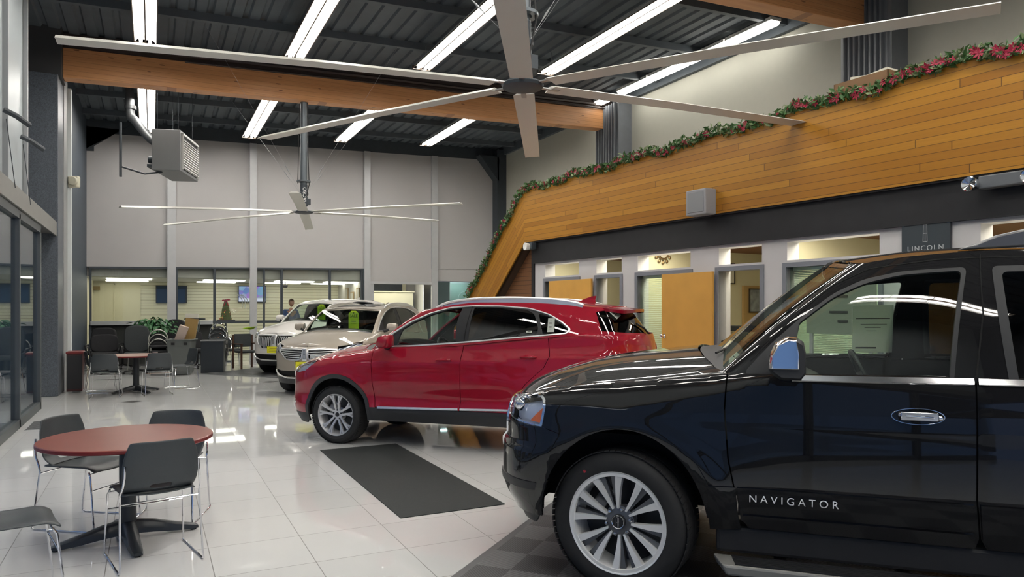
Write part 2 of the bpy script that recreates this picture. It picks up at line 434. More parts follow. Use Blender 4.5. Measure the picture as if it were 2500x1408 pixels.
# ------------------------------------------------ office wing, skewed 4.1 degrees
WA = math.radians(4.1)
OW = Matrix.Rotation(WA, 4, 'Z')      # office frame: local x = outward (away from hall), local y along the wall
WD = 7.353
def wpt(s_, z_, off=0.0):
    return OW @ Vector((WD - off, s_, z_))
def wB():
    b = B(); b.M = OW.copy(); return b
M_off = mat('office_wall_paint', (0.56, 0.55, 0.55), 0.6, noise=0.02)
wins = [(10.21, 11.27), (9.05, 9.71), (7.53, 8.66), (6.28, 7.0), (4.71, 5.9), (2.2, 3.69), (.2, 1.5)]   # clerestory openings
ZW0, ZW1 = 2.205, 2.43
doors = [(9.08, 9.70), (6.30, 7.0), ]
glz = [(10.22, 11.27), (7.54, 8.66), (4.72, 5.90)]
S0, S1, TH = -3.0, 11.62, 0.22
def wall_with_holes(b, rects, z0, z1):
    ss = sorted({S0, S1, *[r[0] for r in rects], *[r[1] for r in rects]}); zs = sorted({z0, z1, *[r[2] for r in rects], *[r[3] for r in rects]})
    for i in range(len(ss) - 1):
        for j in range(len(zs) - 1):
            cs, cz = (ss[i] + ss[i + 1]) / 2, (zs[j] + zs[j + 1]) / 2
            if not any(r[0] < cs < r[1] and r[2] < cz < r[3] for r in rects):
                b.box(WD, WD + TH, ss[i], ss[i + 1], zs[j], zs[j + 1])
rects = [(a, c, ZW0, ZW1) for a, c in wins] + [(a, c, 0, 2.14) for a, c in doors] + [(a, c, .78, 2.14) for a, c in glz] + [(2.3, 3.2, 0, 2.14)]
b = wB(); wall_with_holes(b, rects, 0, 2.5)
struct(b.obj('wall_office', M_off))
# black fascia beam, lip
M_fascia = mat('black_fascia', (0.014, 0.014, 0.016), 0.55, noise=0.3, nscale=6)
b = wB(); b.box(WD - .05, WD + .25, -3, 11.64, 2.47, 2.88); b.box(WD - .10, WD, -3, 11.9, 2.86, 2.91)
b.box(WD - .02, WD + .24, 11.62, 11.72, 0, 2.88)
struct(b.obj('trim_18', M_fascia))
# golden board cladding: sloped gable end and long band
pk = NT('golden_boards', 0.38)
o_ = pk.obj(); sp = pk.sep(o_)
def planks(nt, along, across, w=0.083):
    r = nt.math('DIVIDE', across, w); row = nt.math('FLOOR', r); fr = nt.math('FRACT', r)
    off = nt.n('TexWhiteNoise', {'W': row}, noise_dimensions='1D').outputs['Value']
    seg = nt.math('FLOOR', nt.math('ADD', nt.math('DIVIDE', along, 3.1), nt.math('MULTIPLY', off, 7.0)))
    idv = nt.n('CombineXYZ', {0: row, 1: seg}).outputs[0]
    tone = nt.n('TexWhiteNoise', {0: idv}, noise_dimensions='3D').outputs['Value']
    segf = nt.math('FRACT', nt.math('ADD', nt.math('DIVIDE', along, 3.1), nt.math('MULTIPLY', off, 7.0)))
    gap = nt.math('MINIMUM', nt.math('ADD', nt.math('LESS_THAN', fr, 0.07), nt.math('LESS_THAN', segf, 0.003)), 1.0)
    gv = nt.n('CombineXYZ', {0: nt.math('MULTIPLY', along, 1.5), 1: nt.math('MULTIPLY', across, 30.0), 2: nt.math('MULTIPLY', row, 3.7)}).outputs[0]
    grain = nt.n('TexNoise', {'Vector': gv, 'Scale': 2.0, 'Detail': 4.0}).outputs['Fac']
    c = nt.mix(tone, (0.33, 0.135, 0.010, 1), (0.49, 0.235, 0.022, 1))
    c = nt.mix(nt.math('MULTIPLY', grain, 0.45), c, (0.25, 0.095, 0.008, 1))
    return nt.mix(nt.math('MULTIPLY', gap, 0.75), c, (0.06, 0.025, 0.008, 1))
pk.color(planks(pk, sp[1], sp[2]))
M_plank = pk.m
# the leg's boards run down the slope
pl = NT('golden_boards_slope', 0.38)
sp = pl.sep(pl.obj())
ca, sa = math.cos(math.radians(-42)), math.sin(math.radians(-42))
al = pl.math('ADD', pl.math('MULTIPLY', sp[1], ca), pl.math('MULTIPLY', sp[2], sa)); ac = pl.math('SUBTRACT', pl.math('MULTIPLY', sp[2], ca), pl.math('MULTIPLY', sp[1], sa))
pl.color(planks(pl, al, ac))
def cladding(name, poly, m, th=.12, off=.12):
    """poly in (s, z), facing the hall"""
    me = B()
    n = len(poly)
    vs = [(WD - off, s_, z_) for s_, z_ in poly] + [(WD - off + th, s_, z_) for s_, z_ in poly]
    me.add(vs, [tuple(range(n)), tuple(range(2 * n - 1, n - 1, -1))] + [(i, n + i, n + (i + 1) % n, (i + 1) % n) for i in range(n)])
    o = me.obj(name, m); o.matrix_world = OW; return struct(o)
cladding('trim_19', [(-3, 2.88), (11.82, 2.88), (11.86, 3.88), (3.3, 4.0), (-3, 4.06)], M_plank)
cladding('trim_20', [(11.82, 2.88), (11.86, 3.88), (16.45, 0), (15.1, 0)], pl.m)
# board return inside the slope and the cap on top
b = B(); b.box(WD - .02, WD + 3.2, 15.3, 15.35, 0, 2.9)
b.add([(WD, 11.7, 0), (WD, 15.3, 0), (WD, 11.7, 2.9)], [(0, 1, 2)])
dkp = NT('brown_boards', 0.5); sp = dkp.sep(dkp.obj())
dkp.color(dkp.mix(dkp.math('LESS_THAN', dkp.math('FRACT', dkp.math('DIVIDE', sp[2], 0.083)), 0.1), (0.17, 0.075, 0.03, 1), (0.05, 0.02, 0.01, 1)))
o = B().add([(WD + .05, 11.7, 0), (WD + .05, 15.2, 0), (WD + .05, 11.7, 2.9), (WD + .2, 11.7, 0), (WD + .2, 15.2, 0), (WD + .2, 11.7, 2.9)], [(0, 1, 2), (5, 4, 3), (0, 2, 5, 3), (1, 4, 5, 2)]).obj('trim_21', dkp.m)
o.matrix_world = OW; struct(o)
b = wB(); b.box(WD + .01, 10.9, -3, 11.7, 3.72, 3.80)
struct(b.obj('ceiling_office_roof', mat('dusty_top', (0.25, 0.24, 0.22), 0.8)))
# soffit edge of the slope
b = wB(); b.add([(WD - .1, 11.80, 2.88), (WD + .4, 11.80, 2.88), (WD + .4, 15.1, 0), (WD - .1, 15.1, 0)], [(0, 1, 2, 3)])
b.add([(WD - .1, 11.80, 2.80), (WD + .4, 11.80, 2.80), (WD + .4, 15.0, 0), (WD - .1, 15.0, 0)], [(0, 1, 2, 3)])
struct(b.obj('trim_22', mat('dark_brown_edge', (0.05, 0.03, 0.018), 0.5)))
# offices behind: back wall, partitions, ceiling, floor
M_offin = mat('office_cream', (0.60, 0.56, 0.38), 0.6, noise=0.02)
b = wB(); b.box(WD + 3.0, WD + 3.15, -3, 11.6, 0, 2.9)
for s_ in (11.45, 8.85, 6.1, 2.0, -1): b.box(WD + TH, WD + 3, s_, s_ + .1, 0, 2.9)
struct(b.obj('wall_office_inner', M_offin))
b = wB(); b.box(WD + TH, WD + 3.1, -3, 11.6, 2.58, 2.66)
struct(b.obj('ceiling_office', mat('office_board_ceiling', (0.20, 0.075, 0.03), 0.5)))
# frames round doors and windows
M_frame = mat('blue_grey_frame', (0.21, 0.22, 0.25), 0.4)
b = wB()
def frame(b, a, c, z0, z1, w=.055, sill=True):
    b.box(WD - .02, WD + .14, a - w, a, z0, z1 + w); b.box(WD - .02, WD + .14, c, c + w, z0, z1 + w); b.box(WD - .02, WD + .14, a, c, z1, z1 + w)
    if sill: b.box(WD - .02, WD + .14, a, c, z0 - w, z0)
for a, c in doors: frame(b, a, c, 0, 2.12, sill=False)
for a, c in glz: frame(b, a, c, .8, 2.12)
frame(b, 2.3, 3.2, 0, 2.12, sill=False)
struct(b.obj('trim_23', M_frame))
b = wB()
for a, c in glz: b.box(WD + .05, WD + .06, a, c, .8, 2.12)
struct(b.obj('window_4', glass('office_glass', (0.86, 0.93, 0.88), 0.15)))
M_blind = mat('pale_blind', (0.72, 0.74, 0.66), 0.5)
for (a, c), lb in (((7.54, 8.66), 'open see-through slatted blind in the office window under the brass clock'), ((4.72, 5.9), 'closed pale slatted blind in the wide office window left of the slate sign'), ((10.22, 11.27), 'slatted blind of the leftmost office window behind the first folded door')):
    b = wB(); n = 60 if a == 4.72 else 44
    for k in range(n):
        z_ = .84 + 1.24 * k / n; dz = .018 if a == 4.72 else .006
        b.add([(WD + .10, a + .02, z_), (WD + .10, c - .02, z_), (WD + .12, c - .02, z_ + dz), (WD + .12, a + .02, z_ + dz)], [(0, 1, 2, 3)])
    b.box(WD + .09, WD + .13, a + .02, c - .02, 2.08, 2.12)
    tag(b.obj('window_blind', M_blind), lb, 'blind')
# open office doors, hinged on the far jamb side and folded back over the windows
M_doorwood = mat('golden_oak_door', (0.66, 0.35, 0.075), 0.4, noise=0.12, nscale=3)
def door_leaf(name, s_hinge, width, ang, off=.06):
    e = bpy.data.objects.new(name, None); COL.objects.link(e)
    e.location = wpt(s_hinge, 0, off); e.rotation_euler = (0, 0, WA + ang); struct(e)
    bo = B().box(-.02, .02, 0, width, .01, 2.12).obj('panel', M_doorwood, e, bevel=0.003)
    kb = B(); kb.lathe([(.0, -.02), (.032, -.02), (.032, -.028), (.012, -.03), (.012, -.06), (.028, -.07), (.030, -.085), (.02, -.095), (0, -.097)], 20, 'X', c=(0, width - .07, 1.22))
    kb.obj('door_knob', M_chrome, e, smooth=True)
    return e
door_leaf('door_1', 9.76, 1.36, math.radians(-2.5))
door_leaf('door_2', 7.05, 1.04, math.radians(-2.5))
# ------------------------------------------------ car body generator
def interp(tab, x):
    xs = [p[0] for p in tab]; ys = [p[1] for p in tab]
    if xs[0] > xs[-1]: xs, ys = xs[::-1], ys[::-1]
    return np.interp(x, xs, ys)
def smooth_tab(tab, n=12):
    """resample a key table with a monotone-ish Catmull curve"""
    out = []
    P = tab
    for i in range(len(P) - 1):
        x0, y0 = P[i]; x1, y1 = P[i + 1]
        m0 = (y1 - P[max(i - 1, 0)][1]) / ((x1 - P[max(i - 1, 0)][0]) or 1e-9); m1 = (P[min(i + 2, len(P) - 1)][1] - y0) / ((P[min(i + 2, len(P) - 1)][0] - x0) or 1e-9)
        sl = (y1 - y0) / ((x1 - x0) or 1e-9)
        lim = 3 * abs(sl); m0 = max(-lim, min(lim, m0)) if m0 * sl > 0 else 0.0; m1 = max(-lim, min(lim, m1)) if m1 * sl > 0 else 0.0
        for k in range(n):
            t = k / n; h = x1 - x0
            out.append((x0 + t * h, (2 * t**3 - 3 * t**2 + 1) * y0 + (t**3 - 2 * t**2 + t) * h * m0 + (-2 * t**3 + 3 * t**2) * y1 + (t**3 - t**2) * h * m1))
    out.append(P[-1]); return out
def superq(n, N=60):
    """quarter superellipse, a: 1..0, b: 0..1, resampled evenly by arc"""
    th = np.linspace(0, PI / 2, 2001); a = np.cos(th) ** (2 / n); b = np.sin(th) ** (2 / n)
    L = np.concatenate([[0], np.cumsum(np.hypot(np.diff(a), np.diff(b)))]); t = np.linspace(0, L[-1], N)
    return np.interp(t, L, a), np.interp(t, L, b)
class Body:
    def __init__(s, P):
        s.P = P; s.W = P['W']
        s.xf = smooth_tab(P['xf']); s.xr = smooth_tab(P['xr']); s.inset = smooth_tab(P['inset'])
        s.x0, s.x1 = P['x0'], P['x1']
        s.Lf = 0.5 * ((P['xfmax'] - s.x0) + s.W) * 1.3; s.Ls = s.x0 - s.x1; s.Lr = 0.5 * ((s.x1 - P['xrmin']) + s.W) * 1.3
        s.fa, s.fb = superq(P['nf']); s.ra, s.rb = superq(P['nr'])
        s.ft = np.linspace(0, s.Lf, 60); s.rt = np.linspace(0, s.Lr, 60)
        s.zt_side = smooth_tab(P['zt']); s.zb_side = P['zb']
        s.Q = s.Lf + s.Ls + s.Lr
    def refx(s, q):
        q = np.asarray(q, float); xfm, xrm = s.P['xfmax'], s.P['xrmin']
        f = s.x0 + (xfm - s.x0) * np.interp(q, s.ft, s.fa)
        m = s.x0 - (q - s.Lf)
        r = s.x1 - (s.x1 - xrm) * np.interp(s.Q - q, s.rt, s.ra)
        return np.where(q < s.Lf, f, np.where(q < s.Lf + s.Ls, m, r))
    def zt(s, q): return interp(s.zt_side, s.refx(q))
    def zb(s, q): return interp(s.zb_side, s.refx(q))
    def w(s, x, z, zt):
        P = s.P
        ins = interp(s.inset, z)
        r, ry = interp(P['round'], x), interp(P['roundy'], x)
        d = np.clip((r - (zt - z)) / r, 0, 1)
        y = s.W - ins - ry * (1 - np.sqrt(np.clip(1 - d * d, 0, 1)))
        for ax, ar, amp in P['arches']:
            rr = np.hypot(x - ax, z - P['R'])
            y = y + amp * np.exp(-((rr - ar) / 0.07) ** 2) + amp * 0.6 * np.exp(-((rr - ar) / 0.22) ** 2)
        for zc, wd, amp in P.get('creases', []):
            y = y + amp * np.exp(-((z - zc) / wd) ** 2)
        for xa, za, xb, zb_, wd, amp in P.get('ridges', []):
            zc = za + (zb_ - za) * (x - xa) / (xb - xa); y = y + amp * np.clip(1 - np.abs(z - zc) / wd, 0, 1) ** 1.3 * np.clip((xa + .15 - x) / .3, 0, 1)
        y = y - P.get('bow', 0.0) * ((x - P.get('bowx', -1.5)) / 2.0) ** 2
        return y
    def pos(s, q, z):
        q = np.asarray(q, float); z = np.asarray(z, float)
        zt = s.zt(q)
        a = np.interp(q, s.ft, s.fa); b = np.interp(q, s.ft, s.fb)
        ra = np.interp(s.Q - q, s.rt, s.ra); rb = np.interp(s.Q - q, s.rt, s.rb)
        P = s.P; rf = P.get('roundf', 0.1)
        d = np.clip((rf - (zt - z)) / rf, 0, 1); xfz = interp(s.xf, z) - P.get('roundfx', 0.08) * (1 - np.sqrt(np.clip(1 - d * d, 0, 1)))
        xf_ = s.x0 + (xfz - s.x0) * a; yf = s.w(s.x0 + (xf_ - s.x0) * .6, z, zt) * b
        xs_ = s.x0 - (q - s.Lf); ys = s.w(xs_, z, zt)
        xr_ = s.x1 - (s.x1 - interp(s.xr, z)) * ra; yr = s.w(s.x1, z, zt) * rb
        F = q < s.Lf; M = (q >= s.Lf) & (q < s.Lf + s.Ls)
        return np.stack([np.where(F, xf_, np.where(M, xs_, xr_)), np.where(F, yf, np.where(M, ys, yr)), z + 0 * q], -1)
    def q_of_x(s, x, z=0.8):
        if x <= s.x0 and x >= s.x1: return s.Lf + s.x0 - x
        if x > s.x0:
            a = min(1, (x - s.x0) / (float(interp(s.xf, z)) - s.x0)); return float(np.interp(-a, -s.fa, s.ft))
        a = min(1, (s.x1 - x) / (s.x1 - float(interp(s.xr, z)))); return s.Q - float(np.interp(-a, -s.ra, s.rt))
    def q_of_y(s, y, z=0.8, rear=False):
        if rear:
            b = min(1, y / float(s.w(s.x1, z, 2.0))); return s.Q - float(np.interp(b, s.rb, s.rt))
        b = min(1, y / float(s.w(s.x0, z, 2.0))); return float(np.interp(b, s.fb, s.ft))
    def side(s, poly): return [(s.q_of_x(x, z), z) for x, z in poly]
    def front(s, poly): return [(s.q_of_y(y, z), z) for y, z in poly]
    def rear(s, poly): return [(s.q_of_y(y, z, True), z) for y, z in poly]
def dens(poly, step, closed=True):
    out = []; n = len(poly)
    for i in range(n if closed else n - 1):
        a, b = poly[i], poly[(i + 1) % n]; L = math.hypot(b[0] - a[0], b[1] - a[1]); k = max(1, int(math.ceil(L / step)))
        for j in range(k): out.append((a[0] + (b[0] - a[0]) * j / k, a[1] + (b[1] - a[1]) * j / k))
    if not closed: out.append(poly[-1])
    return out
def rnd_poly(poly, r, n=5):
    """rounds the corners of a polygon; r may be per-corner"""
    out = []; N = len(poly)
    for i in range(N):
        p = np.array(poly[i]); a = np.array(poly[i - 1]) - p; b = np.array(poly[(i + 1) % N]) - p
        rr = r[i] if isinstance(r, (list, tuple)) else r
        la, lb = np.linalg.norm(a), np.linalg.norm(b); rr = min(rr, la * .45, lb * .45)
        if rr < 1e-4: out.append(tuple(p)); continue
        s0 = p + a / la * rr; s1 = p + b / lb * rr
        for k in range(n + 1):
            t = k / n; q = (1 - t) ** 2 * s0 + 2 * t * (1 - t) * p + t * t * s1; out.append((float(q[0]), float(q[1])))
    return out
def inside(pts, poly):
    x, y = pts[:, 0], pts[:, 1]; c = np.zeros(len(pts), bool); n = len(poly)
    P = np.array(poly)
    for i in range(n):
        x0, y0 = P[i]; x1, y1 = P[(i + 1) % n]
        if y0 == y1: continue
        m = ((y0 > y) != (y1 > y)) & (x < (x1 - x0) * (y - y0) / (y1 - y0) + x0); c ^= m
    return c
def tess(outer, holes, step):
    polys = [dens(outer, step)] + [dens(h, step) for h in holes]
    vs, es = [], []
    for p in polys:
        o = len(vs); vs += p; es += [(o + i, o + (i + 1) % len(p)) for i in range(len(p))]
    O = np.array(polys[0]); lo, hi = O.min(0), O.max(0)
    gx = np.arange(lo[0] + step * .5, hi[0], step); gy = np.arange(lo[1] + step * .5, hi[1], step)
    G = np.array([(x, y) for x in gx for y in gy]) if len(gx) and len(gy) else np.zeros((0, 2))
    if len(G):
        keep = inside(G, polys[0])
        for h in polys[1:]: keep &= ~inside(G, h)
        G = G[keep]
        A = np.array(vs)
        if len(G):
            d = np.min(((G[:, None, :] - A[None, :, :]) ** 2).sum(-1), 1) if len(G) * len(A) < 4e6 else np.ones(len(G))
            G = G[d > (step * .45) ** 2]
    pts = [Vector(p) for p in vs] + [Vector(p) for p in G]
    res = geometry.delaunay_2d_cdt(pts, es, [], 0, 1e-5)
    V = np.array([tuple(v) for v in res[0]]); F = np.array([f for f in res[2] if len(f) == 3])
    cen = V[F].mean(1); k = inside(cen, polys[0])
    for h in polys[1:]: k &= ~inside(cen, h)
    ar = np.abs(np.cross(V[F[:, 1]] - V[F[:, 0]], V[F[:, 2]] - V[F[:, 0]])); k &= ar > 1e-9
    F = F[k]; used = np.unique(F); mp = -np.ones(len(V), int); mp[used] = np.arange(len(used))
    return V[used], mp[F]
def shell(name, fn, outer, holes, m, parent, step=0.05, off=0.0, rim=0.015, side=1, both=False, out=(0, 1, 0), weld=True):
    """tessellates a region of surface fn(q, z) -> xyz; rim = depth of the folded edge; side = -1 mirrors; both joins the two halves"""
    V, F = tess(outer, holes, step)
    X = fn(V[:, 0], V[:, 1]); e = 1e-3
    du = fn(V[:, 0] + e, V[:, 1]) - fn(V[:, 0] - e, V[:, 1]); dv = fn(V[:, 0], V[:, 1] + e) - fn(V[:, 0], V[:, 1] - e)
    N = np.cross(du, dv); L = np.linalg.norm(N, axis=1, keepdims=True); L[L < 1e-12] = 1; N = N / L
    cen = X.mean(0)
    ref = np.array([X[:, 0] * 0 + out[0], X[:, 1] * 0 + out[1], X[:, 2] * 0 + out[2]]).T if not callable(out) else out(X)
    sgn = np.sign((N * ref).sum(1)); s0 = 1 if (sgn >= 0).mean() > .5 else -1; N = N * s0
    # face orientation
    fn_ = np.cross(X[F[:, 1]] - X[F[:, 0]], X[F[:, 2]] - X[F[:, 0]]); fl = (fn_ * N[F].mean(1)).sum(1) < 0; F[fl] = F[fl][:, ::-1]
    X = X + N * off
    verts = [tuple(p) for p in X]; faces = [tuple(f) for f in F]; nor = [tuple(n) for n in N]
    if rim:
        ec = {}
        for f in faces:
            for a, b in ((f[0], f[1]), (f[1], f[2]), (f[2], f[0])): ec[(a, b)] = ec.get((a, b), 0) + 1
        bd = [(a, b) for (a, b) in ec if (b, a) not in ec]
        ymid = 1e-4
        idx = {}
        def rv(i):
            if i not in idx:
                j = len(verts); verts.append(tuple(X[i])); verts.append(tuple(X[i] - N[i] * rim)); idx[i] = j
                nor.append(None); nor.append(None)
            return idx[i]
        for a, b in bd:
            if both and abs(X[a][1]) < 0.004 and abs(X[b][1]) < 0.004: continue
            ia, ib = rv(a), rv(b); faces.append((ib, ia, ia + 1, ib + 1))
    V3 = np.array(verts)
    def mir(v): return [(a, -b, c) for a, b, c in v]
    if both:
        n = len(verts); verts2 = verts + mir(verts); faces2 = faces + [tuple(n + i for i in f[::-1]) for f in faces]
        nor2 = nor + [None if q is None else (q[0], -q[1], q[2]) for q in nor]
        verts, faces, nor = verts2, faces2, nor2
    elif side < 0:
        verts = mir(verts); faces = [f[::-1] for f in faces]; nor = [None if q is None else (q[0], -q[1], q[2]) for q in nor]
    me = bpy.data.meshes.new(name); me.from_pydata([tuple(map(float, v)) for v in verts], [], [tuple(map(int, f)) for f in faces]); me.update()
    me.polygons.foreach_set('use_smooth', [True] * len(me.polygons))
    base = [v.normal.copy() for v in me.vertices]
    me.normals_split_custom_set_from_vertices([tuple(base[i]) if q is None else tuple(map(float, q)) for i, q in enumerate(nor)])
    return put(name, me, m, parent)
def ribbon(name, fn, path, w, m, parent, off=0.004, side=1, th=0.006, step=0.04, both=False):
    """a raised strip of width w following path in the domain of fn (width measured in z/x domain units)"""
    P = dens(path, step, closed=False); P = np.array(P); T = np.gradient(P, axis=0); T /= np.linalg.norm(T, axis=1, keepdims=True) + 1e-9
    Nn = np.stack([-T[:, 1], T[:, 0]], 1)
    ww = np.asarray(w) if not np.isscalar(w) else w
    A = P + Nn * w / 2; C = P - Nn * w / 2
    def ev(q, o):
        X = fn(q[:, 0], q[:, 1]); e = 1e-3
        N = np.cross(fn(q[:, 0] + e, q[:, 1]) - fn(q[:, 0] - e, q[:, 1]), fn(q[:, 0], q[:, 1] + e) - fn(q[:, 0], q[:, 1] - e)); N /= np.linalg.norm(N, axis=1, keepdims=True) + 1e-12
        if (N * np.array([0, 1, .001])).sum(1).mean() < 0: N = -N
        return X + N * o
    rows = [ev(A, off - th), ev(P + Nn * w * .36, off), ev(P - Nn * w * .36, off), ev(C, off - th)]
    rows[1] = ev(P + Nn * w * .38, off); n = len(P)
    V = np.concatenate(rows); F = []
    for r in range(3):
        for i in range(n - 1): F.append((r * n + i, r * n + i + 1, (r + 1) * n + i + 1, (r + 1) * n + i))
    F.append((0, n, 2 * n, 3 * n)); F.append((n - 1, 2 * n - 1, 3 * n - 1, 4 * n - 1))
    V = V.copy()
    if side < 0: V[:, 1] *= -1
    b = B(); b.add([tuple(map(float, v)) for v in V], F)
    if both:
        V2 = V.copy(); V2[:, 1] *= -1; b.add([tuple(map(float, v)) for v in V2], F)
    return b.obj(name, m, parent, smooth=True, auto=50)

M_glass_clear = glass('car_glass', (0.85, 0.95, 0.88), 0.15)
M_glass_dark = glass('privacy_glass', (0.035, 0.035, 0.04), 0.35)
M_glass_wind = glass('windscreen_glass', (0.72, 0.82, 0.76), 0.30)
M_lampglass = glass('lamp_cover', (0.92, 0.93, 0.95), 0.3)
M_satin = mat('satin_chrome', (0.86, 0.86, 0.86), 0.33, metal=.8)
M_trimgrey = mat('dark_grey_trim', (0.030, 0.031, 0.033), 0.5)
M_liner = mat('black_liner', (0.006, 0.006, 0.006), 0.85)
M_amber = mat('amber_reflector', (0.75, 0.16, 0.02), 0.25, coat=0.5)
M_redlens = mat('red_lamp', (0.35, 0.01, 0.015), 0.1, coat=1.0)
M_seat = mat('black_leather', (0.03, 0.03, 0.032), 0.5)
M_alloy = mat('silver_alloy', (0.60, 0.60, 0.61), 0.32, metal=0.5)
M_bright = mat('machined_alloy', (0.90, 0.90, 0.89), 0.30, metal=0.35)
M_alloydark = mat('dark_alloy', (0.05, 0.052, 0.055), 0.35, metal=0.6)
M_alloygrey = mat('grey_alloy', (0.17, 0.175, 0.185), 0.35, metal=0.7)
M_paper = mat('paper_sheet', (0.75, 0.78, 0.72), 0.6)
_tb = M_paper.node_tree; _t = _tb.nodes.new('ShaderNodeBsdfTranslucent'); _t.inputs[0].default_value = (.8, .85, .78, 1); _mx = _tb.nodes.new('ShaderNodeMixShader'); _mx.inputs[0].default_value = .5
_tb.links.new(_tb.nodes['Principled BSDF'].outputs[0], _mx.inputs[1]); _tb.links.new(_t.outputs[0], _mx.inputs[2]); _tb.links.new(_mx.outputs[0], _tb.nodes['Material Output'].inputs[0])
M_ink = mat('ink', (0.05, 0.05, 0.05), 0.6)

def tyre(parent, R, rim, w, name='tyre', tread=True):
    """axis along local Y, outer face at y=+w/2"""
    h = w / 2
    prof = [(rim - .005, -h * .75), (rim + .01, -h * .95), (rim + (R - rim) * .45, -h * 1.02), (R - .035, -h * .95), (R - .01, -h * .8), (R, -h * .6), (R + .002, 0), (R, h * .6), (R - .01, h * .8), (R - .035, h * .95), (R - .05, h * .985), (rim + (R - rim) * .45, h * 1.02), (rim + .03, h * .99), (rim + .01, h * .95), (rim - .005, h * .75)]
    b = B(); b.lathe(prof, 72, 'Y')
    if tread:
        for k in range(72):
            a = 2 * PI * k / 72
            for sgn in (-1, 1):
                Rm = Matrix.Rotation(-a, 3, 'Y')
                b.obox(tuple(Rm @ Vector((R - .0005, sgn * h * .58, 0))), (.006, h * .60, R * 2 * PI / 72 * .84), Rm @ Matrix.Rotation(sgn * .18, 3, 'X'))
        for yy in (-.28, .28):
            b.lathe([(R + .001, h * (yy - .16)), (R + .003, h * (yy - .14)), (R + .003, h * (yy + .14)), (R + .001, h * (yy + .16))], 72, 'Y')
    return b.obj(name, M_rubber, parent, smooth=True, auto=35)
def polar_spoke(b, a0, a1, a2, a3, r0, r1, y0, y1, th, mi=0, n=6, dish=0.0):
    """a spoke between radii: angles a0..a1 at r0, a2..a3 at r1; front face y0->y1, thickness th"""
    vs = []; fs = []
    for i in range(n + 1):
        t = i / n; r = r0 + (r1 - r0) * t; lo = a0 + (a2 - a0) * t; hi = a1 + (a3 - a1) * t; y = y0 + (y1 - y0) * t + dish * 4 * t * (1 - t)
        for a, yy in ((lo, y - th), (lo, y), (hi, y), (hi, y - th)):
            vs.append((r * math.cos(a), yy, r * math.sin(a)))
    for i in range(n):
        for k in range(4): fs.append((i * 4 + k, i * 4 + (k + 1) % 4, (i + 1) * 4 + (k + 1) % 4, (i + 1) * 4 + k))
    fs.append((0, 1, 2, 3)); fs.append((n * 4 + 3, n * 4 + 2, n * 4 + 1, n * 4))
    b.add(vs, fs, mi)
def wheel_common(e, rim, h, lugs, mlug, capm, lug_r=.057):
    b = B(); b.lathe([(rim - .02, -h * .7), (rim - .03, -h * .2), (rim - .025, h * .5), (rim - .012, h * .78), (rim - .004, h * .86), (rim + .002, h * .95), (rim + .008, h * .97), (rim + .009, h * .9), (rim, h * .75), (rim, -h * .7)], 64, 'Y')
    bd = B(); bd.lathe([(0, -h * .35), (rim * .72, -h * .35), (rim * .72, -h * .42), (0, -h * .42)], 40, 'Y'); bd.lathe([(.06, -h * .35), (.075, -h * .1), (.0, h * .05)], 24, 'Y')
    bd.obj('brake_disc', M_steel, e, smooth=True, auto=30)
    cp = B(); a = math.radians(35)
    cp.obox((rim * .58 * math.cos(a), -h * .3, rim * .58 * math.sin(a)), (.08, .07, .16), Matrix.Rotation(-a, 3, 'Y')); cp.obj('brake_caliper', M_steel, e, bevel=.01)
    return b
